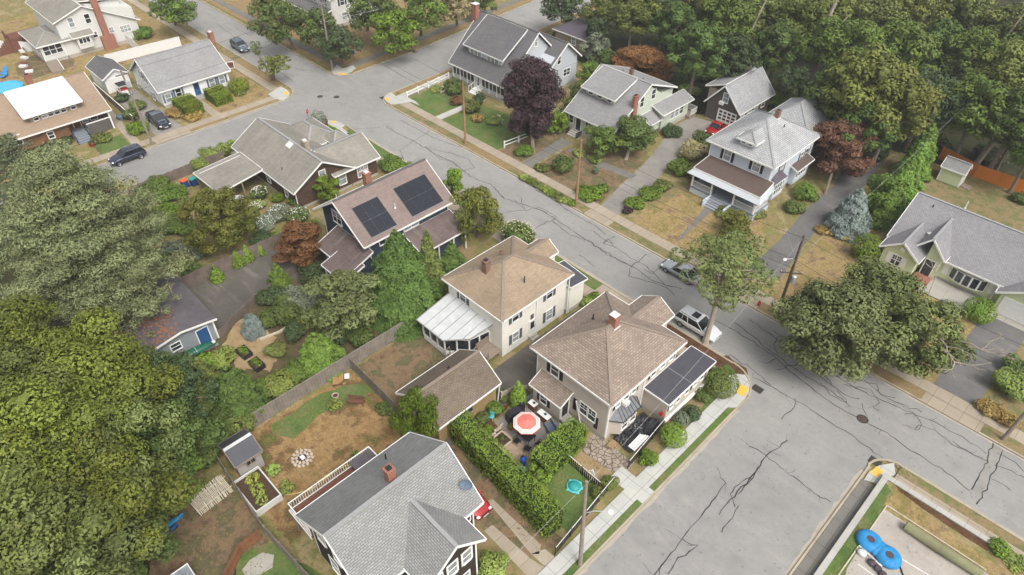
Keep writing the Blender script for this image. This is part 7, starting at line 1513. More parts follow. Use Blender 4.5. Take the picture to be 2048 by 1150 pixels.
        for wx in (-hl * .6, hl * .62):
            rr_ = .37 if suv else .33; w_ = MB(o=(wx, sg * (w2 - .12), rr_), t=(1, 0, 0), n=(0, sg, 0))
            pts = []; N_ = 18; prof = [(rr_ * .62, -.11), (rr_ * .95, -.11), (rr_, -.07), (rr_, .07), (rr_ * .95, .12), (rr_ * .66, .13)]
            for r_, b_ in prof: pts += [(r_ * math.cos(2 * math.pi * i / N_), b_, r_ * math.sin(2 * math.pi * i / N_)) for i in range(N_)]
            w_.add(pts, [(i * N_ + j, i * N_ + (j + 1) % N_, (i + 1) * N_ + (j + 1) % N_, (i + 1) * N_ + j) for i in range(5) for j in range(N_)]); wo = w_.build('wheel', MATS['tyre'], t, local=True)
            r2 = MB(o=(wx, sg * (w2 - .12), rr_), t=(1, 0, 0), n=(0, sg, 0)); pts = []
            for r_, b_ in ((rr_ * .66, .125), (rr_ * .56, .09), (rr_ * .2, .1), (.001, .11)): pts += [(r_ * math.cos(2 * math.pi * i / N_), b_, r_ * math.sin(2 * math.pi * i / N_)) for i in range(N_)]
            r2.add(pts, [(i * N_ + j, i * N_ + (j + 1) % N_, (i + 1) * N_ + (j + 1) % N_, (i + 1) * N_ + j) for i in range(3) for j in range(N_)])
            r2.build('rim', MATS['rim'], wo, local=True)
    gr = MB(); gr.box(hl - .1, -w2 * .45, .5, hl - .005, w2 * .45, .64); gr.build('grille', MATS['black_metal'], t, local=True)
    MB().box(hl - .01, -.26, .4, hl + .015, .26, .5).build('number_plate', MATS['metal_white'], t, local=True); MB().box(-hl - .01, -.26, .55, -hl + .015, .26, .66).build('number_plate', MATS['metal_white'], t, local=True)
    if hood_m: MB().slab([(hl * .45, -w2 * .6, belt + .035), (hl * .45, w2 * .6, belt + .035), (hl - .5, w2 * .5, nose + .06), (hl - .5, -w2 * .5, nose + .06)], .02).build('hood_panel', MATS[hood_m], t, local=True)
    if pickup: MB().box(-hl + .1, -w2 * .75, belt + .0, -hl * .36, w2 * .75, belt + .06).build('bed_cover', MATS['black_trim'], t, local=True)
    return t
car('parked_suv', 'white seven seat SUV with roof rails parked by the street oak trunk', -22.0, 49.15, 0, 'car_white', 4.95, 1.95, 1.75, sunroof=True)
car('parked_sedan', 'silver sedan parked under the sparse oak crown', -28.2, 55.2, math.pi, 'car_silver', 4.85, 1.86, 1.45, False)
car('parked_wagon', 'dark navy wagon parked before the bungalow', -95.9, 20.4, -math.pi / 2, 'car_navy', 4.8, 1.9, 1.62)
car('parked_suv', 'slate blue compact SUV parked beside the white cape', -120.3, 50.2, -.03, 'car_slate', 4.5, 1.88, 1.66, hood_m='car_silver')
car('parked_pickup', 'black pickup truck with grey bonnet standing in the driveway', -103.2, 27.9, 0, 'car_black', 5.4, 1.95, 1.8, roof_m='car_slate', hood_m='car_slate', rails=False, pickup=True, cat='pickup truck')
car('parked_hatchback', 'red car half hidden behind the pale blue house', -43.9, 86.6, -math.pi / 2, 'car_red', 4.1, 1.75, 1.5, False, hood_m=None)
car('parked_hatchback', 'bright red car showing its tail from under the grey roof', -23.6, 18.95, 0, 'car_red', 4.1, 1.75, 1.5, False)
# ------------------------------------------------------------------ street things
def T_(name, label, cat, px, py, z=0, group=None, rz=0, xy=None):
    x, y = xy or g(px, py, z); return thing(name, label, cat, (x, y, z), group, rz, local=True)
def P_(mb, name, m, par, **kw): return mb.build(name, MATS[m], par, local=True, **kw)
m_plain('hydrant_red', 'a8322a', .1, 4, .5); m_plain('teal', '2f8f8c', .12, 4, .5); m_plain('teal_light', '55b5b8', .1, 4, .5); m_plain('sign_blue', '3d5a86', .1, 4, .5); m_plain('blue_cloth', '1f4f9a', .2, 3, .7); m_plain('tarp_blue', '2a7fb4', .2, 3, .6, bump=.5); m_plain('tarp_black', '26262a', .4, 3, .38, spec=.6)
m_plain('canoe_green', '1f5a48', .12, 2, .4); m_plain('coral', 'd07268', .05, 3, .7); m_plain('stripe_white', 'e6dcd6', .04, 3, .7); m_plain('black_cover', '2b2c30', .2, 3, .55); m_plain('stone_pale', 'b0a292', .25, 3, .9, bump=.4); m_plain('soil', '4a3a2c', .3, 4, .95); m_plain('terracotta', '9c5a44', .1, 4, .8); m_plain('pool_blue', '4aa8d8', .1, 1.5, .2); m_plain('matting', '77775a', .15, 2, .9); m_plain('bag_white', 'd5d8da', .05, 4, .4); m_plain('bag_dark', '4a4148', .3, 4, .5); m_plain('log_end', '9c8263', .3, 6, .8); m_plain('hose_yellow', 'c8b870', .05, 3, .5); m_plain('red_paint', 'a8231f', .1, 3, .45); m_plain('bin_orange', 'd0583a', .08, 3, .5); m_plain('bin_blue', '27437e', .1, 3, .5); m_plain('kayak_blue', '2f7fa8', .1, 3, .4); m_plain('tan_cloth', '96805c', .1, 4, .9); m_plain('dark_cloth', '2e2b2a', .1, 4, .9); m_plain('skin', 'b98a6c', .05, 4, .6)
t = T_('fire_hydrant', 'red fire hydrant in the verge beside the dark leaning pole', 'hydrant', 1517, 612); b = MB(); b.lathe((0, 0), [(.16, 0), (.16, .06), (.11, .08), (.11, .5), (.14, .52), (.13, .6), (.07, .7), (0, .72)], 12); P_(b, 'barrel', 'hydrant_red', t)
for a in ((1, 0), (-1, 0), (0, -1)): b = MB(); b.bar((0, 0, .42), (a[0] * .2, a[1] * .2, .42), .1, .1); P_(b, 'nozzle', 'hydrant_red', t)
t = T_('stop_sign', 'red octagonal stop sign on a steel post at the scrubby corner', 'stop sign', 620, 251, rz=R(115)); b = MB(); b.tube([(0, 0, 0), (0, 0, 2.3)], .035, 6); P_(b, 'post', 'rim', t)
oc = lambda r_, y: [(r_ * math.cos(math.pi / 8 + i * math.pi / 4), y, 2.3 + r_ * math.sin(math.pi / 8 + i * math.pi / 4)) for i in range(8)]
b = MB(); b.slab(oc(.42, -.03), .015, (0, 1, 0)); so_ = P_(b, 'border', 'metal_white', t); b = MB(); b.slab(oc(.385, -.036), .004, (0, 1, 0)); P_(b, 'sign_face', 'red_paint', so_)
fc = bpy.data.curves.new('legend', 'FONT'); fc.body = 'STOP'; fc.size = .3; fc.align_x = 'CENTER'; fc.align_y = 'CENTER'; fc.extrude = .002; fc.materials.append(MATS['metal_white']); f0 = bpy.data.objects.new('l', fc); COL.objects.link(f0); me = bpy.data.meshes.new_from_object(f0.evaluated_get(bpy.context.evaluated_depsgraph_get())); bpy.data.objects.remove(f0); fo = bpy.data.objects.new('lettering', me); COL.objects.link(fo); fo.parent = so_; fo.location = (0, -.042, 2.3); fo.rotation_euler = (R(90), 0, 0)
t = T_('notice_sign', 'small blue and white notice board on a post at the far corner lawn', 'sign', 708, 120, rz=R(35)); b = MB(); b.box(-.04, -.03, 0, .04, .03, 1.9); P_(b, 'post', 'wood_grey', t); b = MB(); b.box(-.35, -.05, 1.1, .35, -.031, 1.75); P_(b, 'board', 'sign_blue', t); b = MB(); b.box(-.37, -.07, 1.76, .37, .06, 1.84); P_(b, 'top_plate', 'metal_white', t)
# person crouching at the corner
def person(name, label, loc, rz, joints, edges, rad, top_m, leg_m, hair_m):
    o = thing(name, label, 'person', loc, None, rz, local=True)
    me = bpy.data.meshes.new('body'); me.from_pydata(joints, edges, []); me.update(); bo = bpy.data.objects.new('body', me); COL.objects.link(bo); bo.parent = o
    sk_ = bo.modifiers.new('skin', 'SKIN')
    for i, v in enumerate(me.skin_vertices[0].data): v.radius = (rad[i], rad[i]); v.use_root = (i == 0)
    sb_ = bo.modifiers.new('sub', 'SUBSURF'); sb_.levels = 1; sb_.render_levels = 1; me.materials.append(MATS[leg_m]); return o
J = [(0, 0, .42), (.08, 0, .62), (.16, 0, .85), (.2, 0, .98), (.24, 0, 1.08), (.02, .1, .42), (.34, .14, .5), (.2, .15, .1), (.34, .16, .04), (.02, -.1, .42), (.36, -.12, .46), (.22, -.14, .1), (.36, -.15, .04), (.14, .19, .84), (.3, .22, .62), (.46, .12, .56), (.14, -.19, .84), (.3, -.22, .62), (.46, -.1, .56)]
E_ = [(0, 1), (1, 2), (2, 3), (3, 4), (0, 5), (5, 6), (6, 7), (7, 8), (0, 9), (9, 10), (10, 11), (11, 12), (2, 13), (13, 14), (14, 15), (2, 16), (16, 17), (17, 18)]
RD = [.15, .15, .15, .065, .075, .1, .075, .055, .045, .1, .075, .055, .045, .065, .048, .035, .065, .048, .035]
x, y = g(655, 250); o = person('person', 'person in a tan top and dark trousers crouching on the corner pavement', (x, y, .11), R(-60), J, E_, RD, 'tan_cloth', 'dark_cloth', 'dark_cloth')
b = MB(); b.blob((.1, 0, .76), (.19, .22, .27), 12, 8); P_(b, 'shirt', 'tan_cloth', o, smooth=True); b = MB(); b.blob((.27, 0, 1.13), (.1, .085, .125), 12, 8); hd = P_(b, 'head', 'skin', o, smooth=True)
b = MB(); b.blob((.255, 0, 1.165), (.105, .095, .105), 12, 8); P_(b, 'hair', 'dark_cloth', hd, smooth=True); b = MB(); b.blob((.37, 0, 1.12), (.02, .015, .02), 6, 4); P_(b, 'nose', 'skin', hd)
for sg in (-1, 1):
    for k in range(5): b = MB(); b.tube([(.46, sg * (.1 + .012 * k - .02), .56), (.5, sg * (.1 + .016 * k - .03), .55), (.53 - .006 * abs(k - 2), sg * (.1 + .017 * k - .03), .52)], [.009, .008, .006], 5); P_(b, 'finger', 'skin', o)
t = T_('stone_ring', 'pale stone ring planted with soil in the corner lawn of the blue house', 'planter', 880, 180)
for k in range(12): a = k * math.pi / 6; b = MB(); b.blob((math.cos(a) * .95, math.sin(a) * .95, .14), (.24, .24, .16), 7, 5, .15, k); P_(b, 'stone', 'stone_pale', t)
b = MB(); b.lathe((0, 0), [(.8, .02), (.75, .14), (0, .16)], 14); P_(b, 'soil', 'soil', t)
b = MB(); rg = random.Random(4); t = T_('boulder_group', 'pale sandstone rockery beside the purple beech', 'rocks', 994, 240)
for k, (dx, dy, r_) in enumerate([(0, 0, .5), (.7, .3, .38), (-.4, .7, .42), (.3, -.6, .34), (1.1, -.2, .28)]): b = MB(); b.blob((dx, dy, r_ * .5), (r_, r_ * .8, r_ * .6), 8, 6, .18, k); P_(b, 'rock', 'stone_pale', t)
# ------------------------------------------------------------------ patio of the corner house
t = T_('patio_umbrella', 'open coral red patio umbrella with white striped border', 'umbrella', 0, 0, xy=(-24.75, 26.75)); zc = 2.35
b = MB(); b.tube([(0, 0, 0), (0, 0, zc + .3)], .025, 8); b.lathe((0, 0), [(.26, 0), (.26, .06), (.04, .1)], 14); P_(b, 'pole', 'black_metal', t)
def oct_ring(r0, z0, r1, z1, m, nm, par):
    b = MB(); p0 = [(r0 * math.cos(i * math.pi / 4 + .39), r0 * math.sin(i * math.pi / 4 + .39), z0) for i in range(8)]; p1 = [(r1 * math.cos(i * math.pi / 4 + .39), r1 * math.sin(i * math.pi / 4 + .39), z1) for i in range(8)]
    if r0 < .01: b.add([(0, 0, z0)] + p1, [(0, 1 + i, 1 + (i + 1) % 8) for i in range(8)])
    else: b.add(p0 + p1, [(i, (i + 1) % 8, 8 + (i + 1) % 8, 8 + i) for i in range(8)])
    return P_(b, nm, m, par)
zz = lambda r_: zc + .42 - .42 * (r_ / 1.42) ** 1.15
cn = oct_ring(0, zz(0), 1.02, zz(1.02), 'coral', 'canopy', t)
for r0, r1, m_ in ((1.02, 1.14, 'stripe_white'), (1.14, 1.2, 'coral'), (1.2, 1.29, 'stripe_white'), (1.29, 1.34, 'coral'), (1.34, 1.43, 'stripe_white')): oct_ring(r0, zz(r0), r1, zz(r1), m_, 'stripe', cn)
oct_ring(1.43, zz(1.43), 1.45, zz(1.43) - .13, 'coral', 'valance', cn); t.scale = (.87, .87, .95)
for i in range(8): a = i * math.pi / 4 + .39; b = MB(); b.bar((0, 0, zz(0) - .02), (1.4 * math.cos(a), 1.4 * math.sin(a), zz(1.4) - .02), .02, .02); P_(b, 'rib', 'black_metal', cn)
b = MB(); b.blob((0, 0, zz(0) + .04), (.05, .05, .08), 8, 5); P_(b, 'finial', 'coral', t)
t = T_('patio_table', 'dark metal dining table under the coral umbrella', 'table', 0, 0, xy=(-24.7, 26.7)); b = MB(); b.box(-.75, -.5, .7, .75, .5, .73); P_(b, 'table_top', 'black_metal', t)
for a, c in ((-.65, -.4), (.65, -.4), (.65, .4), (-.65, .4)): b = MB(); b.box(a - .02, c - .02, 0, a + .02, c + .02, .7); P_(b, 'leg', 'black_metal', t)
def chair(label, x, y, rz):
    t = thing('patio_chair', label, 'chair', (x, y, .024), 'black patio chairs round the table', rz, local=True)
    b = MB(); b.box(-.25, -.25, .42, .25, .25, .45); P_(b, 'seat', 'black_metal', t); b = MB()
    for k in range(6): b.bar((-.22 + k * .088, .25, .45), (-.22 + k * .088, .32, .92), .02, .02)
    b.bar((-.25, .32, .93), (.25, .32, .93), .03, .04); P_(b, 'backrest', 'black_metal', t)
    for a, c in ((-.23, -.23), (.23, -.23), (.23, .24), (-.23, .24)): b = MB(); b.bar((a, c, 0), (a, c, .42), .025, .025); P_(b, 'leg', 'black_metal', t)
    for a in (-.27, .27): b = MB(); b.bar((a, -.2, .66), (a, .28, .68), .03, .03); b.bar((a, -.2, .42), (a, -.2, .66), .025, .025); P_(b, 'armrest', 'black_metal', t)
chair('black chair at the left front of the umbrella table', -24.9, 25.75, math.pi); chair('black chair at the front middle of the umbrella table', -23.7, 25.85, R(200)); chair('black chair at the right front of the umbrella table', -23.35, 26.9, R(-90)); chair('black chair behind the umbrella table', -25.9, 27.6, R(60))
def crumple(name, label, pts, h, m, seed, group=None, cat='tarpaulin', n=34, amp=.22, par=None):
    """draped sheet over heaped things: heightfield inside a plan polygon"""
    xs = [p[0] for p in pts]; ys = [p[1] for p in pts]; x0, x1, y0, y1 = min(xs), max(xs), min(ys), max(ys); cx, cy = sum(xs) / len(xs), sum(ys) / len(ys); v, f = [], []
    def inside(x, y):
        c = False
        for (a, b_), (c_, d) in zip(pts, pts[1:] + pts[:1]):
            if (b_ > y) != (d > y) and x < (c_ - a) * (y - b_) / (d - b_) + a: c = not c
        return c
    idx = {}
    for i in range(n + 1):
        for j in range(n + 1):
            x, y = x0 + (x1 - x0) * i / n, y0 + (y1 - y0) * j / n; e = min(min(i, n - i), min(j, n - j)) / (n * .16); e = min(1, e)
            z = h * e ** .5 * (.75 + .3 * noise.noise(Vector((x * .9, y * .9, seed)))) + amp * abs(noise.noise(Vector((x * 2.6, y * 2.6, seed + 3)))) * e + amp * .5 * abs(noise.noise(Vector((x * 6, y * 6, seed)))) * e
            if inside(x, y): idx[i, j] = len(v); v.append((x - cx, y - cy, max(.03, z)))
    for (i, j), a in idx.items():
        q = [idx.get((i + 1, j)), idx.get((i + 1, j + 1)), idx.get((i, j + 1))]
        if None not in q: f.append((a, *q))
    o = MB().add(v, f).build(name, MATS[m]); o.location = (cx, cy, 0); return tag(o, label, cat, group)
crumple('tarpaulin', 'crumpled black tarpaulin heaped under the bay window', [(-19.3, 32.1), (-17.2, 31.9), (-17.1, 36.5), (-19.3, 36.5)], .75, 'tarp_black', 2, n=46, amp=.45)
crumple('tarpaulin', 'smaller folded black cover next to the annex wall', [(-18.3, 34.4), (-17.15, 34.4), (-17.15, 36.3), (-18.3, 36.3)], 1.15, 'black_cover', 5, n=20)
t = T_('firewood_pile', 'split firewood stacked at the foot of the bay window', 'firewood', 0, 0, xy=(-19.0, 31.65)); rg = random.Random(3)
for k in range(11): b = MB(); b.tube([(-.25 + rg.uniform(-.1, .1), -.45 + (k % 6) * .17, .1 + .17 * (k // 6)), (.4 + rg.uniform(-.1, .1), -.45 + (k % 6) * .17, .1 + .17 * (k // 6))], .085, 6); P_(b, 'log', 'log_end', t)
t = T_('board_stack', 'whitish boards lying on the black tarpaulin', 'boards', 0, 0, xy=(-17.25, 33.0), rz=R(92))
for k in range(4): b = MB(); b.box(-1.1, -.34 + k * .18, .98 + .02 * (k % 2), 1.0 - .1 * k, -.19 + k * .18, 1.03 + .02 * (k % 2)); P_(b, 'board', 'metal_white', t)
t = T_('gas_can', 'small red canister by the annex corner', 'canister', 1316, 845, .3, xy=(-17.5, 36.45)); b = MB(); b.box(-.16, -.12, 1.0, .16, .12, 1.3); b.box(-.05, -.03, 1.3, .1, .03, 1.38); P_(b, 'body', 'red_paint', t); b = MB(); b.lathe((.1, 0), [(.03, 1.3), (.03, 1.42), (0, 1.43)], 8); P_(b, 'spout', 'black_metal', t)
t = T_('turtle_sandbox', 'teal turtle shaped sandbox on the fenced lawn', 'sandbox', 0, 0, xy=(-18.5, 26.1), rz=.5); b = MB(); b.blob((0, 0, .16), (.58, .52, .3), 16, 8); P_(b, 'shell', 'teal', t, smooth=True); b = MB(); b.lathe((0, 0), [(.62, .1), (.66, .16), (.62, .2)], 20); P_(b, 'rim', 'teal_light', t)
for k, (dx, dy) in enumerate([(.6, 0), (.38, .5), (.38, -.5), (-.45, .45), (-.45, -.45)]): b = MB(); b.blob((dx, dy, .12), (.17, .13, .1), 8, 5); P_(b, 'head' if k == 0 else 'foot', 'teal_light', t)
def covered(label, x, y, w_, d_, h_, rz, seed, name='covered_grill', m='black_cover'):
    t = thing(name, label, 'grill', (x, y, .02), 'covered grills on the patio', rz, local=True)
    pr = [(-w_ / 2, 0), (-w_ / 2 * .95, h_ * .75), (-w_ / 2 * .5, h_), (w_ / 2 * .5, h_), (w_ / 2 * .95, h_ * .75), (w_ / 2, 0)]; b = MB(); b.add([(a, -d_ / 2, z) for a, z in pr] + [(a, d_ / 2, z) for a, z in pr], [(0, 1, 2, 3, 4, 5), (11, 10, 9, 8, 7, 6)] + [(i, 6 + i, 6 + (i + 1) % 6, (i + 1) % 6) for i in range(6)]); P_(b, 'cover', m, t)
    b = MB(); b.bar((-w_ * .45, -d_ / 2 - .01, h_ * .7), (w_ * .45, -d_ / 2 - .01, h_ * .7), .02, .03); P_(b, 'strap', 'mesh_black', t); return t
covered('long grill under a black cover beside the garden bed', -27.0, 27.6, 1.7, .7, 1.1, R(75), 1); covered('smaller round shouldered grill cover behind the long one', -27.35, 28.75, .7, .7, 1.0, R(40), 2)
t = T_('trash_bin', 'dark wheeled bin at the porch corner', 'bin', 0, 0, xy=(-27.75, 29.75)); b = MB(); b.add([(-.25, -.28, .05), (.25, -.28, .05), (.25, .28, .05), (-.25, .28, .05), (-.3, -.35, 1.0), (.3, -.35, 1.0), (.3, .35, 1.0), (-.3, .35, 1.0)], [(0, 3, 2, 1), (4, 5, 6, 7), (0, 1, 5, 4), (1, 2, 6, 5), (2, 3, 7, 6), (3, 0, 4, 7)]); P_(b, 'body', 'shutter_blue', t); b = MB(); b.box(-.32, -.38, 1.0, .32, .37, 1.06); P_(b, 'lid', 'black_cover', t)
for (x, y, l, w_) in ((-26.6, 29.5, 'white topped outdoor cabinet nearest the porch window', .8), (-25.0, 29.3, 'white topped potting table right of the porch window', 1.3)):
    t = thing('patio_cabinet', l, 'cabinet', (x, y, .02), 'white topped cabinets by the porch', 0, local=True); b = MB(); b.box(-w_ / 2 + .05, -.25, 0, w_ / 2 - .05, .25, .8); P_(b, 'body', 'wood_brown', t); b = MB(); b.box(-w_ / 2, -.3, .8, w_ / 2, .3, .85); P_(b, 'table_top', 'metal_white', t); b = MB(); b.blob((.1, .05, .93), (.14, .12, .09), 8, 5); P_(b, 'bowl', 'black_cover', t)
t = T_('outdoor_sofa', 'grey lounge seat right of the umbrella', 'sofa', 0, 0, xy=(-23.75, 28.9), rz=R(-20)); b = MB(); b.box(-.7, -.35, .15, .7, .35, .42); P_(b, 'seat', 'shutter_blue', t); b = MB(); b.box(-.7, .3, .42, .7, .42, .8); P_(b, 'backrest', 'shutter_blue', t)
for a in (-.7, .62): b = MB(); b.box(a, -.35, .42, a + .08, .3, .6); P_(b, 'armrest', 'wood_grey', t)
t = T_('wheelbarrow', 'red wheelbarrow full of odds and ends by the back steps', 'wheelbarrow', 0, 0, xy=(-22.9, 29.0), rz=R(-50)); b = MB(); b.add([(-.45, -.3, .5), (.35, -.26, .45), (.35, .26, .45), (-.45, .3, .5), (-.3, -.18, .25), (.2, -.16, .25), (.2, .16, .25), (-.3, .18, .25)], [(4, 5, 6, 7), (0, 1, 5, 4), (1, 2, 6, 5), (2, 3, 7, 6), (3, 0, 4, 7)]); P_(b, 'tray', 'red_paint', t)
b = MB(); b.lathe((0, 0), [(.12, -.04), (.19, 0), (.12, .04)], 12); o = P_(b, 'wheel', 'tyre', t); o.location = (.5, 0, .2); o.rotation_euler = (R(90), 0, 0)
for sg in (-1, 1): b = MB(); b.tube([(.5, sg * .05, .2), (-.3, sg * .25, .4), (-.95, sg * .3, .6)], .02, 5); P_(b, 'handle', 'wood_tan', t)
b = MB(); b.blob((-.05, .05, .55), (.25, .2, .14), 8, 5, .15, 2); P_(b, 'load', 'stripe_white', t)
def hose(label, pts, m, r=.03, name='garden_hose'):
    P = [g(*p) for p in pts]; b = MB(); x0, y0 = P[0]; q = []
    for i in range(len(P) - 1):
        for k in range(4):
            s = k / 4; p0, p1, p2, p3 = P[max(i - 1, 0)], P[i], P[i + 1], P[min(i + 2, len(P) - 1)]
            q.append(tuple(.5 * ((2 * p1[d]) + (-p0[d] + p2[d]) * s + (2 * p0[d] - 5 * p1[d] + 4 * p2[d] - p3[d]) * s * s + (-p0[d] + 3 * p1[d] - 3 * p2[d] + p3[d]) * s ** 3) - (x0, y0)[d] for d in (0, 1)) + (.05,))
    b.tube(q, r, 5); o = b.build(name, MATS[m]); o.location = (x0, y0, .01); tag(o, label, 'hose')
hose('black hose curling on the patio right of the umbrella', [(1092, 862), (1100, 876), (1112, 882), (1120, 870), (1108, 866), (1100, 885), (1106, 892)], 'black_metal', .03)
hose('yellow garden hose lying across the fire pit yard', [(570, 990), (590, 988), (625, 978), (655, 955), (685, 935), (700, 930)], 'hose_yellow', .035)
t = T_('garden_chair', 'small turquoise chair in the planted bed', 'chair', 0, 0, xy=(-28.4, 25.95), rz=.4); b = MB(); b.box(-.22, -.2, .4, .22, .2, .44); P_(b, 'seat', 'teal_light', t)
b = MB(); b.box(-.22, .17, .44, .22, .21, .82); P_(b, 'backrest', 'teal_light', t)
for a, c in ((-.19, -.17), (.19, -.17), (.19, .17), (-.19, .17)): b = MB(); b.box(a - .02, c - .02, 0, a + .02, c + .02, .4); P_(b, 'leg', 'metal_white', t)
for x, y, l in ((-26.5, 23.75, 'pale stone slab seat at the hedge, left'), (-25.3, 23.75, 'pale stone slab seat at the hedge, right')): t = thing('stone_bench', l, 'bench', (x, y, .02), 'pale slabs at the hedge', .1, local=True); b = MB(); b.box(-.38, -.26, .36, .38, .26, .44); P_(b, 'slab', 'metal_white', t); b = MB(); b.box(-.28, -.18, 0, .28, .18, .36); P_(b, 'foot', 'stone_pale', t)
t = T_('square_planter', 'square timber edged planter with small plant on the patio', 'planter', 0, 0, xy=(-26.0, 24.95))
for a in ((-.75, -.75, .75, -.6), (-.75, .6, .75, .75), (-.75, -.6, -.6, .6), (.6, -.6, .75, .6)): b = MB(); b.box(a[0], a[1], 0, a[2], a[3], .28); P_(b, 'edging', 'stone_pale', t)
b = MB(); b.box(-.6, -.6, 0, .6, .6, .2); P_(b, 'soil', 'soil', t)
t = T_('flower_pot', 'terracotta pot with a leafy plant beside the square planter', 'pot', 0, 0, xy=(-26.4, 26.45)); b = MB(); b.lathe((0, 0), [(.18, 0), (.27, .3), (.29, .3), (.29, .35), (.24, .35), (.22, .3), (0, .3)], 12); P_(b, 'pot', 'terracotta', t); V, a_, b_ = cloud([(0, 0, .5, .3, .3, .22)], .08, seed=4); o = bpy.data.objects.new('plant', leaf_mesh('plant', V, a_, b_, 'leaf_mid')); COL.objects.link(o); o.parent = t
# rock edging along the bed
t = T_('rock_edging', 'line of pale rocks edging the planted bed beside the patio', 'rocks', 0, 0, xy=(-27.0, 24.5))
for k in range(15): b = MB(); yy = -1.6 + k * .24; b.blob((.12 * math.sin(k * .7) + (.25 if k > 9 else 0) * -1, yy, .1), (.17, .14, .13), 7, 5, .2, k); P_(b, 'rock', 'stone_pale', t)
t = T_('covered_stand', 'narrow stand wrapped in bright blue fabric on the patio', 'cover', 0, 0, xy=(-22.9, 24.5)); b = MB(); b.lathe((0, 0), [(.22, 0), (.26, .4), (.24, .9), (.3, 1.15), (.2, 1.32), (.06, 1.38)], 10); P_(b, 'cover', 'blue_cloth', t, smooth=True); b = MB(); b.blob((-.04, 0, 1.45), (.12, .12, .13), 8, 6); P_(b, 'top_knob', 'black_cover', t)
t = T_('plastic_tub', 'turquoise plastic tub beside the blue wrapped stand', 'tub', 0, 0, xy=(-22.55, 24.1)); b = MB(); b.lathe((0, 0), [(.2, 0), (.3, .35), (.34, .36), (.34, .4), (.27, .4), (.2, .08), (0, .08)], 10); P_(b, 'tub', 'teal_light', t); b = MB(); b.bar((-.3, 0, .42), (.3, 0, .42), .03, .03); P_(b, 'handle', 'teal', t)
t = T_('washing_frame', 'white coiled hose reel on the mesh fence of the sand pit', 'hose reel', 0, 0, xy=(-18.0, 27.6)); b = MB(); b.tube([(.3 * math.cos(a), .05 * math.sin(a * 2), 1.1 + .3 * math.sin(a)) for a in [i * .52 for i in range(13)]], .03, 5); P_(b, 'coil', 'metal_white', t); b = MB(); b.box(-.05, .06, .6, .05, .12, 1.5); P_(b, 'bracket', 'metal_white', t)
# ------------------------------------------------------------------ fire pit yard
t = T_('fire_pit', 'round stone fire pit in the patchy back yard', 'fire pit', 605, 917); rg = random.Random(8)
for ring_, n_, r_ in ((0, 14, .82), (1, 10, .52)):
    for k in range(n_): a = (k + ring_ * .5) * 2 * math.pi / n_; b = MB(); b.blob((math.cos(a) * r_, math.sin(a) * r_, .11), (.2 - .04 * ring_, .15, .11), 7, 5, .2, k + ring_ * 30); P_(b, 'stone', 'stone_pale', t)
b = MB(); b.lathe((0, 0), [(.42, .03), (0, .04)], 12); P_(b, 'ash', 'tarp_black', t); b = MB(); b.box(-.2, -.15, .1, .25, .2, .22); P_(b, 'block', 'metal_white', t)
t = T_('garden_bench', 'slatted wooden bench facing the fire pit yard', 'bench', 713, 808, rz=R(38))
for k in range(4): b = MB(); b.box(-.75, -.22 + k * .12, .42, .75, -.13 + k * .12, .45); P_(b, 'seat_slat', 'wood_brown', t)
for k in range(3): b = MB(); b.box(-.75, .25 + k * .02, .52 + k * .13, .75, .28 + k * .02, .61 + k * .13); P_(b, 'back_slat', 'wood_brown', t)
for a in (-.72, .72):
    for c in (-.2, .24): b = MB(); b.box(a - .03, c - .03, 0, a + .03, c + .03, .42 if c < 0 else .92); P_(b, 'leg', 'wood_brown', t)
    b = MB(); b.box(a - .035, -.24, .6, a + .035, .27, .64); P_(b, 'armrest', 'wood_brown', t)
t = T_('slatted_lounger', 'tan wooden lounger leaning by the corner of the two grey fences', 'lounger', 684, 765, rz=R(-35))
for k in range(8): b = MB(); b.box(-.45, -.8 + k * .13, .35 + (0 if k < 5 else (k - 4) * .12), .45, -.7 + k * .13, .39 + (0 if k < 5 else (k - 4) * .12)); P_(b, 'slat', 'wood_tan', t)
for a in (-.45, .45):
    b = MB(); b.bar((a, -.85, .3), (a, .1, .3), .05, .07); b.bar((a, -.15, .3), (a, .5, .95), .05, .07); P_(b, 'side_rail', 'wood_brown', t)
    for c in (-.75, .05): b = MB(); b.box(a - .03, c - .03, 0, a + .03, c + .03, .3); P_(b, 'leg', 'wood_brown', t)
b = MB(); b.box(-.3, .35, .8, .35, .8, .86); P_(b, 'cushion', 'metal_white', t)
t = T_('tub_planter', 'grey round tub standing in a yellow green plant clump', 'planter', 672, 797); b = MB(); b.lathe((0, 0), [(.26, 0), (.3, .45), (.33, .45), (.33, .5), (.27, .5), (.25, .4), (0, .4)], 12); P_(b, 'tub', 'stone_pale', t); b = MB(); b.lathe((0, 0), [(.25, .41), (0, .42)], 12); P_(b, 'soil', 'soil', t)
for px, py, r_, l in ((668, 808, .75, 'yellow green hosta clump round the grey tub'), (545, 940, .7, 'hosta clump at the right of the tool shed'), (573, 975, .75, 'yellow green hosta clump beside the raised planter'), (770, 815, 1.0, 'low shrubs along the short grey fence')): shrub(l, px, py, r_, .55, 'leaf_lime' if r_ < 1 else 'leaf_mid', .12, 7, name='hosta', group='clumps in the fire pit yard')
shrub('upright little cypress at the deck of the grey roofed house', 712, 912, .4, 1.5, 'leaf_conif', .1)
t = T_('play_ball', 'small pink ball near the short grey fence', 'ball', 738, 790); b = MB(); b.blob((0, 0, .13), .13, 12, 8); P_(b, 'ball', 'terracotta', t, smooth=True)
t = T_('raised_planter', 'large white walled raised planter beside the tool shed', 'planter', 0, 0, xy=(-36.2, 7.1))
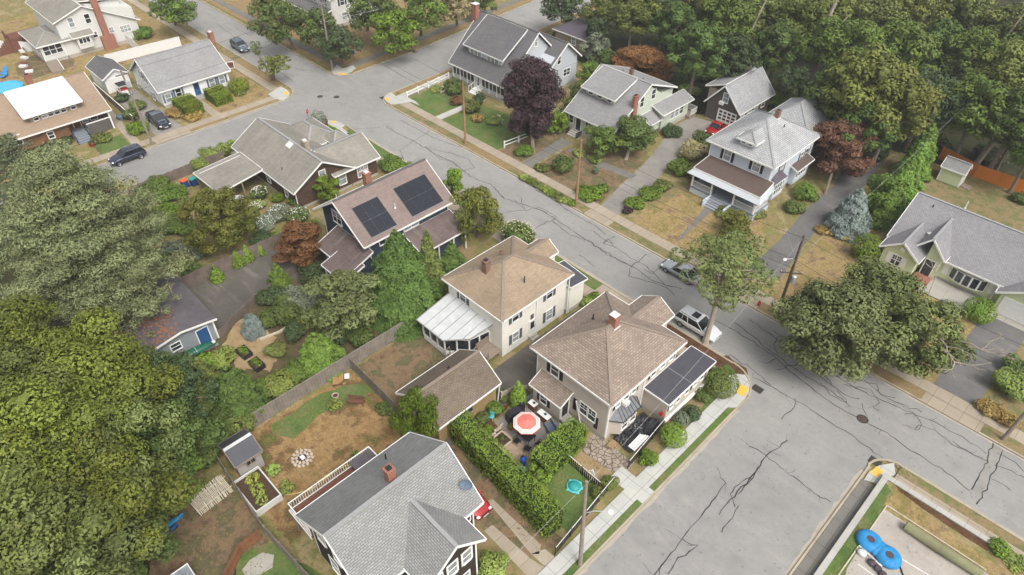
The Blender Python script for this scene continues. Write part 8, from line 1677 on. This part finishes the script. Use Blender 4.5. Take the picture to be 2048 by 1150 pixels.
for a in ((-1.9, -1.15, 1.9, -1.05), (-1.9, 1.05, 1.9, 1.15), (-1.9, -1.05, -1.8, 1.05), (1.8, -1.05, 1.9, 1.05)): b = MB(); b.box(a[0], a[1], 0, a[2], a[3], .75); P_(b, 'side_wall', 'side_lightgrey', t)
b = MB(); b.box(-1.8, -1.05, 0, 1.8, 1.05, .5); P_(b, 'soil', 'soil', t)
V, a_, b_ = cloud([(0, 0, .62, .8, .55, .3), (-1.2, .2, .6, .5, .6, .25), (1.1, -.2, .6, .5, .5, .22)], .13, seed=9, yel=.4); o = bpy.data.objects.new('plants', leaf_mesh('plants', V, a_, b_, 'leaf_lime')); COL.objects.link(o); o.parent = t
t = T_('picket_pile', 'bleached white picket sections leaning in the bottom left yard', 'pickets', 0, 0, xy=(-38.2, 4.2), rz=R(95)); rg = random.Random(6)
for k in range(30): b = MB(); xx = -1.5 + k * .1; j = rg.uniform(-.08, .08); b.bar((xx + j, -.55, .05 + rg.uniform(0, .1)), (xx - j, .75 + rg.uniform(-.1, .1), 1.25), .06, .03); P_(b, 'picket', 'pale_wood', t)
for yy, z_ in ((-.2, .4), (.5, 1.05)): b = MB(); b.bar((-1.6, yy, z_ - .04), (1.6, yy, z_ - .04), .06, .05); P_(b, 'rail', 'pale_wood', t)
for l, dx, m_ in (('bright blue kayak lying at the edge of the left wood', 0, 'kayak_blue'), ('dark blue kayak under the bright one', .7, 'bin_blue')):
    t = thing('kayak', l, 'kayak', (-38.5 + dx * .8, .2 - dx, .02), 'kayaks at the edge of the wood', R(88), local=True); v, f = [], []; n_ = 12
    for i in range(n_ + 1):
        s = i / n_ * 2 - 1; w_ = .32 * (1 - s * s) ** .6 + .01; h_ = .14 + .1 * s * s
        for a in range(8): th = a * math.pi / 4; v.append((s * 1.6, w_ * math.cos(th), .2 + h_ * math.sin(th) + .1 * s * s))
    f = [(i * 8 + a, i * 8 + (a + 1) % 8, (i + 1) * 8 + (a + 1) % 8, (i + 1) * 8 + a) for i in range(n_) for a in range(8)]; P_(MB().add(v, f), 'hull', m_, t, smooth=True); b = MB(); b.lathe((0, 0), [(.26, .33), (.24, .38), (.2, .36)], 12); P_(b, 'cockpit', 'black_cover', t)
t = T_('greenhouse_frame', 'corner of a white framed cold frame at the bottom edge', 'cold frame', 0, 0, xy=(-33.0, -.7)); b = MB(); b.box(-.9, -.9, 0, .9, .9, .9); P_(b, 'glazing', 'pane_curtain', t)
for a in ((-.95, -.95, .95, -.88), (-.95, .88, .95, .95), (-.95, -.88, -.88, .88), (.88, -.88, .95, .88)): b = MB(); b.box(*a[:2], .86, *a[2:], .96); P_(b, 'frame', 'white_trim', t)
# ------------------------------------------------------------------ sandy garden
t = T_('canoe', 'green canoe upside down on trestles before the blue door garage', 'canoe', 0, 0, xy=(-54.2, 10.3), rz=R(86)); v = []; n_ = 16
for i in range(n_ + 1):
    s = i / n_ * 2 - 1; w_ = .46 * (1 - s * s) ** .55 + .015; k_ = .36 * (1 - abs(s) ** 3 * .6)
    for a in range(9): th = math.pi * a / 8; v.append((s * 2.3, w_ * math.cos(th), .75 - .12 * s * s * 1 + k_ * math.sin(th)))
P_(MB().add(v, [(i * 9 + a, i * 9 + a + 1, (i + 1) * 9 + a + 1, (i + 1) * 9 + a) for i in range(n_) for a in range(8)]), 'hull', 'canoe_green', t, smooth=True)
for sx in (-1.0, .2): b = MB(); b.tube([(sx, .48 * math.cos(a) * .97, .76 + .38 * math.sin(a)) for a in [math.pi * i / 8 for i in range(9)]], .018, 5); P_(b, 'strap', 'metal_white', t)
for sg in (-1, 1): b = MB(); b.tube([(s * 2.3, sg * (.47 * (1 - s * s) ** .55 + .02), .75 - .12 * s * s) for s in [i / 8 - 1 for i in range(17)]], .022, 5); P_(b, 'gunwale', 'canoe_green', t)
for sx in (-1.2, 1.2): b = MB(); b.box(sx - .04, -.5, 0, sx + .04, -.42, .72); b.box(sx - .04, .42, 0, sx + .04, .5, .72); b.box(sx - .04, -.5, .66, sx + .04, .5, .73); P_(b, 'trestle', 'wood_grey', t)
for x, y, l in ((-51.2, 13.9, 'dark green raised garden bed, upper of two'), (-48.9, 14.0, 'dark green raised garden bed, lower of two')):
    t = thing('raised_bed', l, 'raised bed', (x, y, 0), 'dark raised beds in the sandy garden', .05, local=True)
    for a in ((-.75, -.5, .75, -.44), (-.75, .44, .75, .5), (-.75, -.44, -.69, .44), (.69, -.44, .75, .44)): b = MB(); b.box(a[0], a[1], 0, a[2], a[3], .55); P_(b, 'side_wall', 'canoe_green' if 0 else 'tarp_black', t)
    b = MB(); b.box(-.69, -.44, 0, .69, .44, .42); P_(b, 'soil', 'soil', t); V, a_, b_ = cloud([(-.2, 0, .6, .5, .38, .22), (.3, .05, .55, .35, .3, .18)], .1, seed=int(-x * 10)); o = bpy.data.objects.new('plants', leaf_mesh('plants', V, a_, b_, 'leaf_bright')); COL.objects.link(o); o.parent = t
t = T_('bird_feeder', 'thin post with a white feeder box in the sandy garden', 'bird feeder', 437, 708); b = MB(); b.tube([(0, 0, 0), (0, 0, 1.7)], .025, 6); P_(b, 'post', 'wood_grey', t); b = MB(); b.box(-.18, -.13, 1.7, .18, .13, 1.78); b.box(-.05, -.05, 1.6, .05, .05, 1.7); P_(b, 'feeder', 'metal_white', t)
spx('garden_ground', [(445, 690), (470, 640), (520, 640), (560, 690), (540, 745), (470, 735)], .016, 'sand')
t = T_('timber_edging', 'weathered timber edging curving through the middle garden', 'edging', 0, 0, xy=g(600, 640))
pp = [g(520, 680), g(560, 665), g(600, 640), g(625, 622), g(640, 610)]; x0, y0 = g(600, 640)
for a, b_ in zip(pp, pp[1:]): b = MB(); b.bar((a[0] - x0, a[1] - y0, .12), (b_[0] - x0, b_[1] - y0, .12), .2, .2); P_(b, 'sleeper', 'pale_wood', t)
# cottage garden and street bins
for dx, l, m1, m2 in ((0, 'blue recycling bin with orange red lid by the street fence', 'bin_blue', 'bin_orange'), (1.0, 'blue bin with dark lid beside the orange lidded one', 'bin_blue', 'teal')):
    x, y = g(372, 374); t = thing('recycling_bin', l, 'bin', (x + dx * .4, y + dx, 0), 'bins by the street fence', .2, local=True); b = MB(); b.box(-.32, -.36, .08, .32, .36, 1.0); P_(b, 'body', m1, t); b = MB(); b.box(-.38, -.42, 1.0, .38, .42, 1.08); P_(b, 'lid', m2, t)
    for sg in (-1, 1): b = MB(); b.bar((sg * .3, .34, .1), (sg * .36, .34, .1), .2, .2); P_(b, 'wheel', 'tyre', t)
t = T_('garden_table', 'round white table with white chairs in the cottage garden', 'table', 478, 407); b = MB(); b.lathe((0, 0), [(.05, 0), (.05, .68), (.85, .7), (.85, .74), (0, .75)], 16); P_(b, 'table_top', 'metal_white', t)
for k in range(4): a = k * 1.57 + .5; b = MB(); b.lathe((math.cos(a) * .5, math.sin(a) * .5), [(.1, .76), (.16, .8), (.05, .82)], 8); P_(b, 'plate', 'shutter_blue', t)
t = T_('trash_bin', 'blue bin at the rear corner of the solar house', 'bin', 0, 0, xy=(-59.6, 28.6)); b = MB(); b.box(-.3, -.35, .05, .3, .35, 1.0); P_(b, 'body', 'black_cover', t); b = MB(); b.box(-.36, -.42, 1.0, .36, .42, 1.08); P_(b, 'lid', 'bin_blue', t)
# ------------------------------------------------------------------ bottom right lot
t = thing('pool_cover', 'inflated blue double ring pool toy with two dark mesh openings', 'inflatable', (1.55, 38.4, .52), None, R(-12), local=True)
pts = []; NA = 28; prof = [(.9, 0), (1.02, .1), (1.0, .28), (.86, .44), (.62, .53), (.42, .52), (.36, .49)]
for ci, cx in enumerate((-.95, .95)):
    b = MB(); b.lathe((cx, .12 * ci), [(r_ * 1.18 if r_ > .5 else r_, z_) for r_, z_ in prof], 22); P_(b, 'ring', 'tarp_blue', t, smooth=True)
    b = MB(); b.lathe((cx, .12 * ci), [(.37, .5), (.3, .505), (0, .48)], 16); P_(b, 'mesh_opening', 'bag_dark', t)
t.scale = (.82, .8, 1)
b = MB(); b.add([(-1.0, -1.12, .02), (1.0, -1.0, .02), (1.0, -1.18, .28), (-1.0, -1.28, .28)], [(0, 1, 2, 3)]); b.box(-1.2, -1.3, .02, 1.2, -1.12, .2); P_(b, 'side_band', 'metal_white', t)
b = MB(); b.blob((0, .05, .22), (.75, 1.0, .3), 14, 8); P_(b, 'bridge', 'tarp_blue', t, smooth=True)
t = T_('white_bag', 'bulging white plastic bag beside the blue inflatable', 'bag', 1722, 1108, .5)
b = MB(); b.blob((0, 0, .2), (.34, .28, .22), 10, 7, .14, 3); P_(b, 'bag', 'bag_white', t, smooth=True); b = MB(); b.blob((.1, .05, .42), (.08, .07, .07), 7, 5); P_(b, 'knot', 'bag_white', t)
t = T_('dark_bags', 'heap of dark purple bin bags below the blue inflatable', 'bags', 1742, 1128, .5)
for k, (dx, dy) in enumerate([(0, 0), (.5, -.1), (.95, -.25)]): b = MB(); b.blob((dx, dy, .18), (.33, .3, .2), 9, 6, .18, k); P_(b, 'bag', 'bag_dark', t)
t = T_('rolled_mat', 'long rolled olive grey cover on the parking lot edge', 'rolled cover', 0, 0, xy=(2.2, 41.75), z=.52); b = MB(); b.tube([(0, 0, .35), (2.6, -.05, .36), (5.6, .05, .35)], [.38, .4, .37], 14); P_(b, 'roll', 'matting', t, smooth=True); b = MB(); b.tube([(-.03, 0, .35), (-.001, 0, .35)], .36, 14); P_(b, 'end_cap', 'black_cover', t)
t = T_('metal_pole', 'black pole lying beside the blue inflatable', 'pole', 1800, 1125, .5); b = MB(); b.tube([(-.6, .5, .06), (.6, -.9, .06)], .05, 8); P_(b, 'shaft', 'black_metal', t); b = MB(); b.blob((.6, -.9, .07), .08, 8, 5); P_(b, 'end_cap', 'black_metal', t)
t = T_('lawn_edging', 'thin timber edging round the parking lot', 'edging', 0, 0, xy=(.45, 42.7), z=.5)
for a, b_ in (((0, 0), (7.5, 0)), ((0, 0), (-.1, -9))): b = MB(); b.bar((*a, .04), (*b_, .04), .1, .1); P_(b, 'board', 'pale_wood', t)
# ------------------------------------------------------------------ top left back yards
t = T_('swimming_pool', 'round blue above ground pool at the left edge', 'pool', 18, 182, .3); b = MB(); b.lathe((0, 0), [(2.3, -.2), (2.3, .75), (2.15, .8), (2.1, .6), (0, .6)], 28); P_(b, 'wall', 'pool_blue', t); b = MB(); b.lathe((0, 0), [(2.1, .62), (0, .625)], 28); P_(b, 'water', 'pool_blue', t)
for dx in (0, 1.4): x, y = g(10, 148); t = thing('deck_chair', ['bright blue deck chair, left', 'bright blue deck chair, right'][int(dx > 0)] + ' on the grass above the pool', 'deck chair', (x + dx, y - dx * .3, 0), 'blue deck chairs', .8, local=True); b = MB(); b.box(-.35, -.7, .3, .35, .3, .38); P_(b, 'seat', 'tarp_blue', t); b = MB(); b.slab([(-.35, .3, .34), (.35, .3, .34), (.35, .8, .95), (-.35, .8, .95)], .05); P_(b, 'backrest', 'tarp_blue', t)
spx('terrace', [(30, 128), (80, 105), (150, 118), (148, 132), (60, 160), (35, 150)], .02, 'brown')
for i, (px, py) in enumerate([(45, 105), (50, 118), (48, 135), (60, 145)]):
    t = T_('lounge_chair', 'white padded lounge chair on the brown terrace, ' + ['farthest', 'second', 'third', 'nearest'][i], 'seat', px, py, 0, 'white lounge chairs on the brown terrace', i * .4); b = MB(); b.box(-.6, -.4, .1, .6, .4, .42); P_(b, 'seat', 'metal_white', t); b = MB(); b.box(-.6, .32, .42, .6, .45, .8); P_(b, 'backrest', 'wood_brown', t)
t = T_('wood_platform', 'low grey plank platform with white rail by the grey house', 'platform', 110, 135, rz=1.45); b = MB(); b.box(-.9, -3.0, 0, .9, 3.0, .4); P_(b, 'planks', 'wood_grey', t); b = MB(); b.bar((1.0, -3, .5), (1.0, 3, .5), .12, .12); P_(b, 'rail', 'white_trim', t)
t = T_('utility_cart', 'small white cart with dark canopy before the white garage', 'cart', 0, 0, xy=(-116.3, 28.0)); b = MB(); b.box(-1.3, -.7, .35, 1.3, .7, .85); P_(b, 'body', 'metal_white', t); b = MB(); b.box(-.8, -.7, 1.85, .8, .7, 1.95); P_(b, 'canopy', 'black_cover', t)
for a, c in ((-.75, -.65), (.75, -.65), (.75, .65), (-.75, .65)): b = MB(); b.box(a - .03, c - .03, .85, a + .03, c + .03, 1.85); P_(b, 'post', 'metal_white', t); b = MB(o=(a * 1.1, c * 1.05, .3), t=(1, 0, 0), n=(0, 1, 0)); b.tube([(0, -.08, 0), (0, .08, 0)], .3, 12); P_(b, 'wheel', 'tyre', t)
b = MB(); b.box(-.5, -.6, .85, .3, .6, 1.1); P_(b, 'seat', 'red_paint', t)
t = T_('covered_boxes', 'bundle under a grey cover beside the bungalow porch', 'cover', 243, 238); b = MB(); b.blob((0, 0, .3), (.8, .6, .45), 10, 6, .15, 2); P_(b, 'cover', 'shutter_blue', t); b = MB(); b.tube([(-.8, 0, .25), (0, 0, .77), (.8, 0, .25)], .02, 5); P_(b, 'strap', 'mesh_black', t)
t = T_('flower_tub', 'red flowering tub at the bungalow steps', 'tub', 185, 292); b = MB(); b.lathe((0, 0), [(.3, 0), (.4, .35), (0, .35)], 12); P_(b, 'tub', 'red_paint', t); V, a_, b_ = cloud([(0, 0, .5, .4, .4, .25)], .12, seed=7); o = bpy.data.objects.new('plant', leaf_mesh('plant', V, a_, b_, 'leaf_mid')); COL.objects.link(o); o.parent = t
t = T_('garden_gate', 'white framed gate at the right corner of the white cape', 'gate', 463, 138, rz=R(60)); b = MB(); b.box(-.6, -.04, .1, .6, .04, .2); b.box(-.6, -.04, 1.2, .6, .04, 1.3); b.box(-.6, -.04, .2, -.5, .04, 1.2); b.box(.5, -.04, .2, .6, .04, 1.2); P_(b, 'frame', 'white_trim', t); b = MB(); b.box(-.5, -.01, .2, .5, .01, 1.2); P_(b, 'infill', 'wood_brown', t)
t = T_('vent_bench', 'pale circular stone bench behind the green house', 'bench', 1352, 168); b = MB(); b.lathe((0, 0), [(1.6, 0), (1.6, .35), (1.2, .4), (1.2, 0)], 18); P_(b, 'ring', 'stone_pale', t); b = MB(); b.lathe((0, 0), [(.5, 0), (.45, .3), (0, .35)], 12); P_(b, 'centre_stone', 'stone_pale', t)
# ------------------------------------------------------------------ thin summer haze
hm = bpy.data.materials.new('haze'); hm.use_nodes = True; hm.node_tree.nodes.clear(); n1 = hm.node_tree.nodes.new('ShaderNodeOutputMaterial'); n2 = hm.node_tree.nodes.new('ShaderNodeVolumePrincipled')
n2.inputs['Color'].default_value = (.9, .92, .95, 1); n2.inputs['Density'].default_value = .00045; n2.inputs['Anisotropy'].default_value = .2; hm.node_tree.links.new(n2.outputs[0], n1.inputs['Volume']); MATS['haze'] = hm
b = MB(); b.box(-620, -320, -1, 520, 720, 56); b.build('haze', hm, kind='stuff')
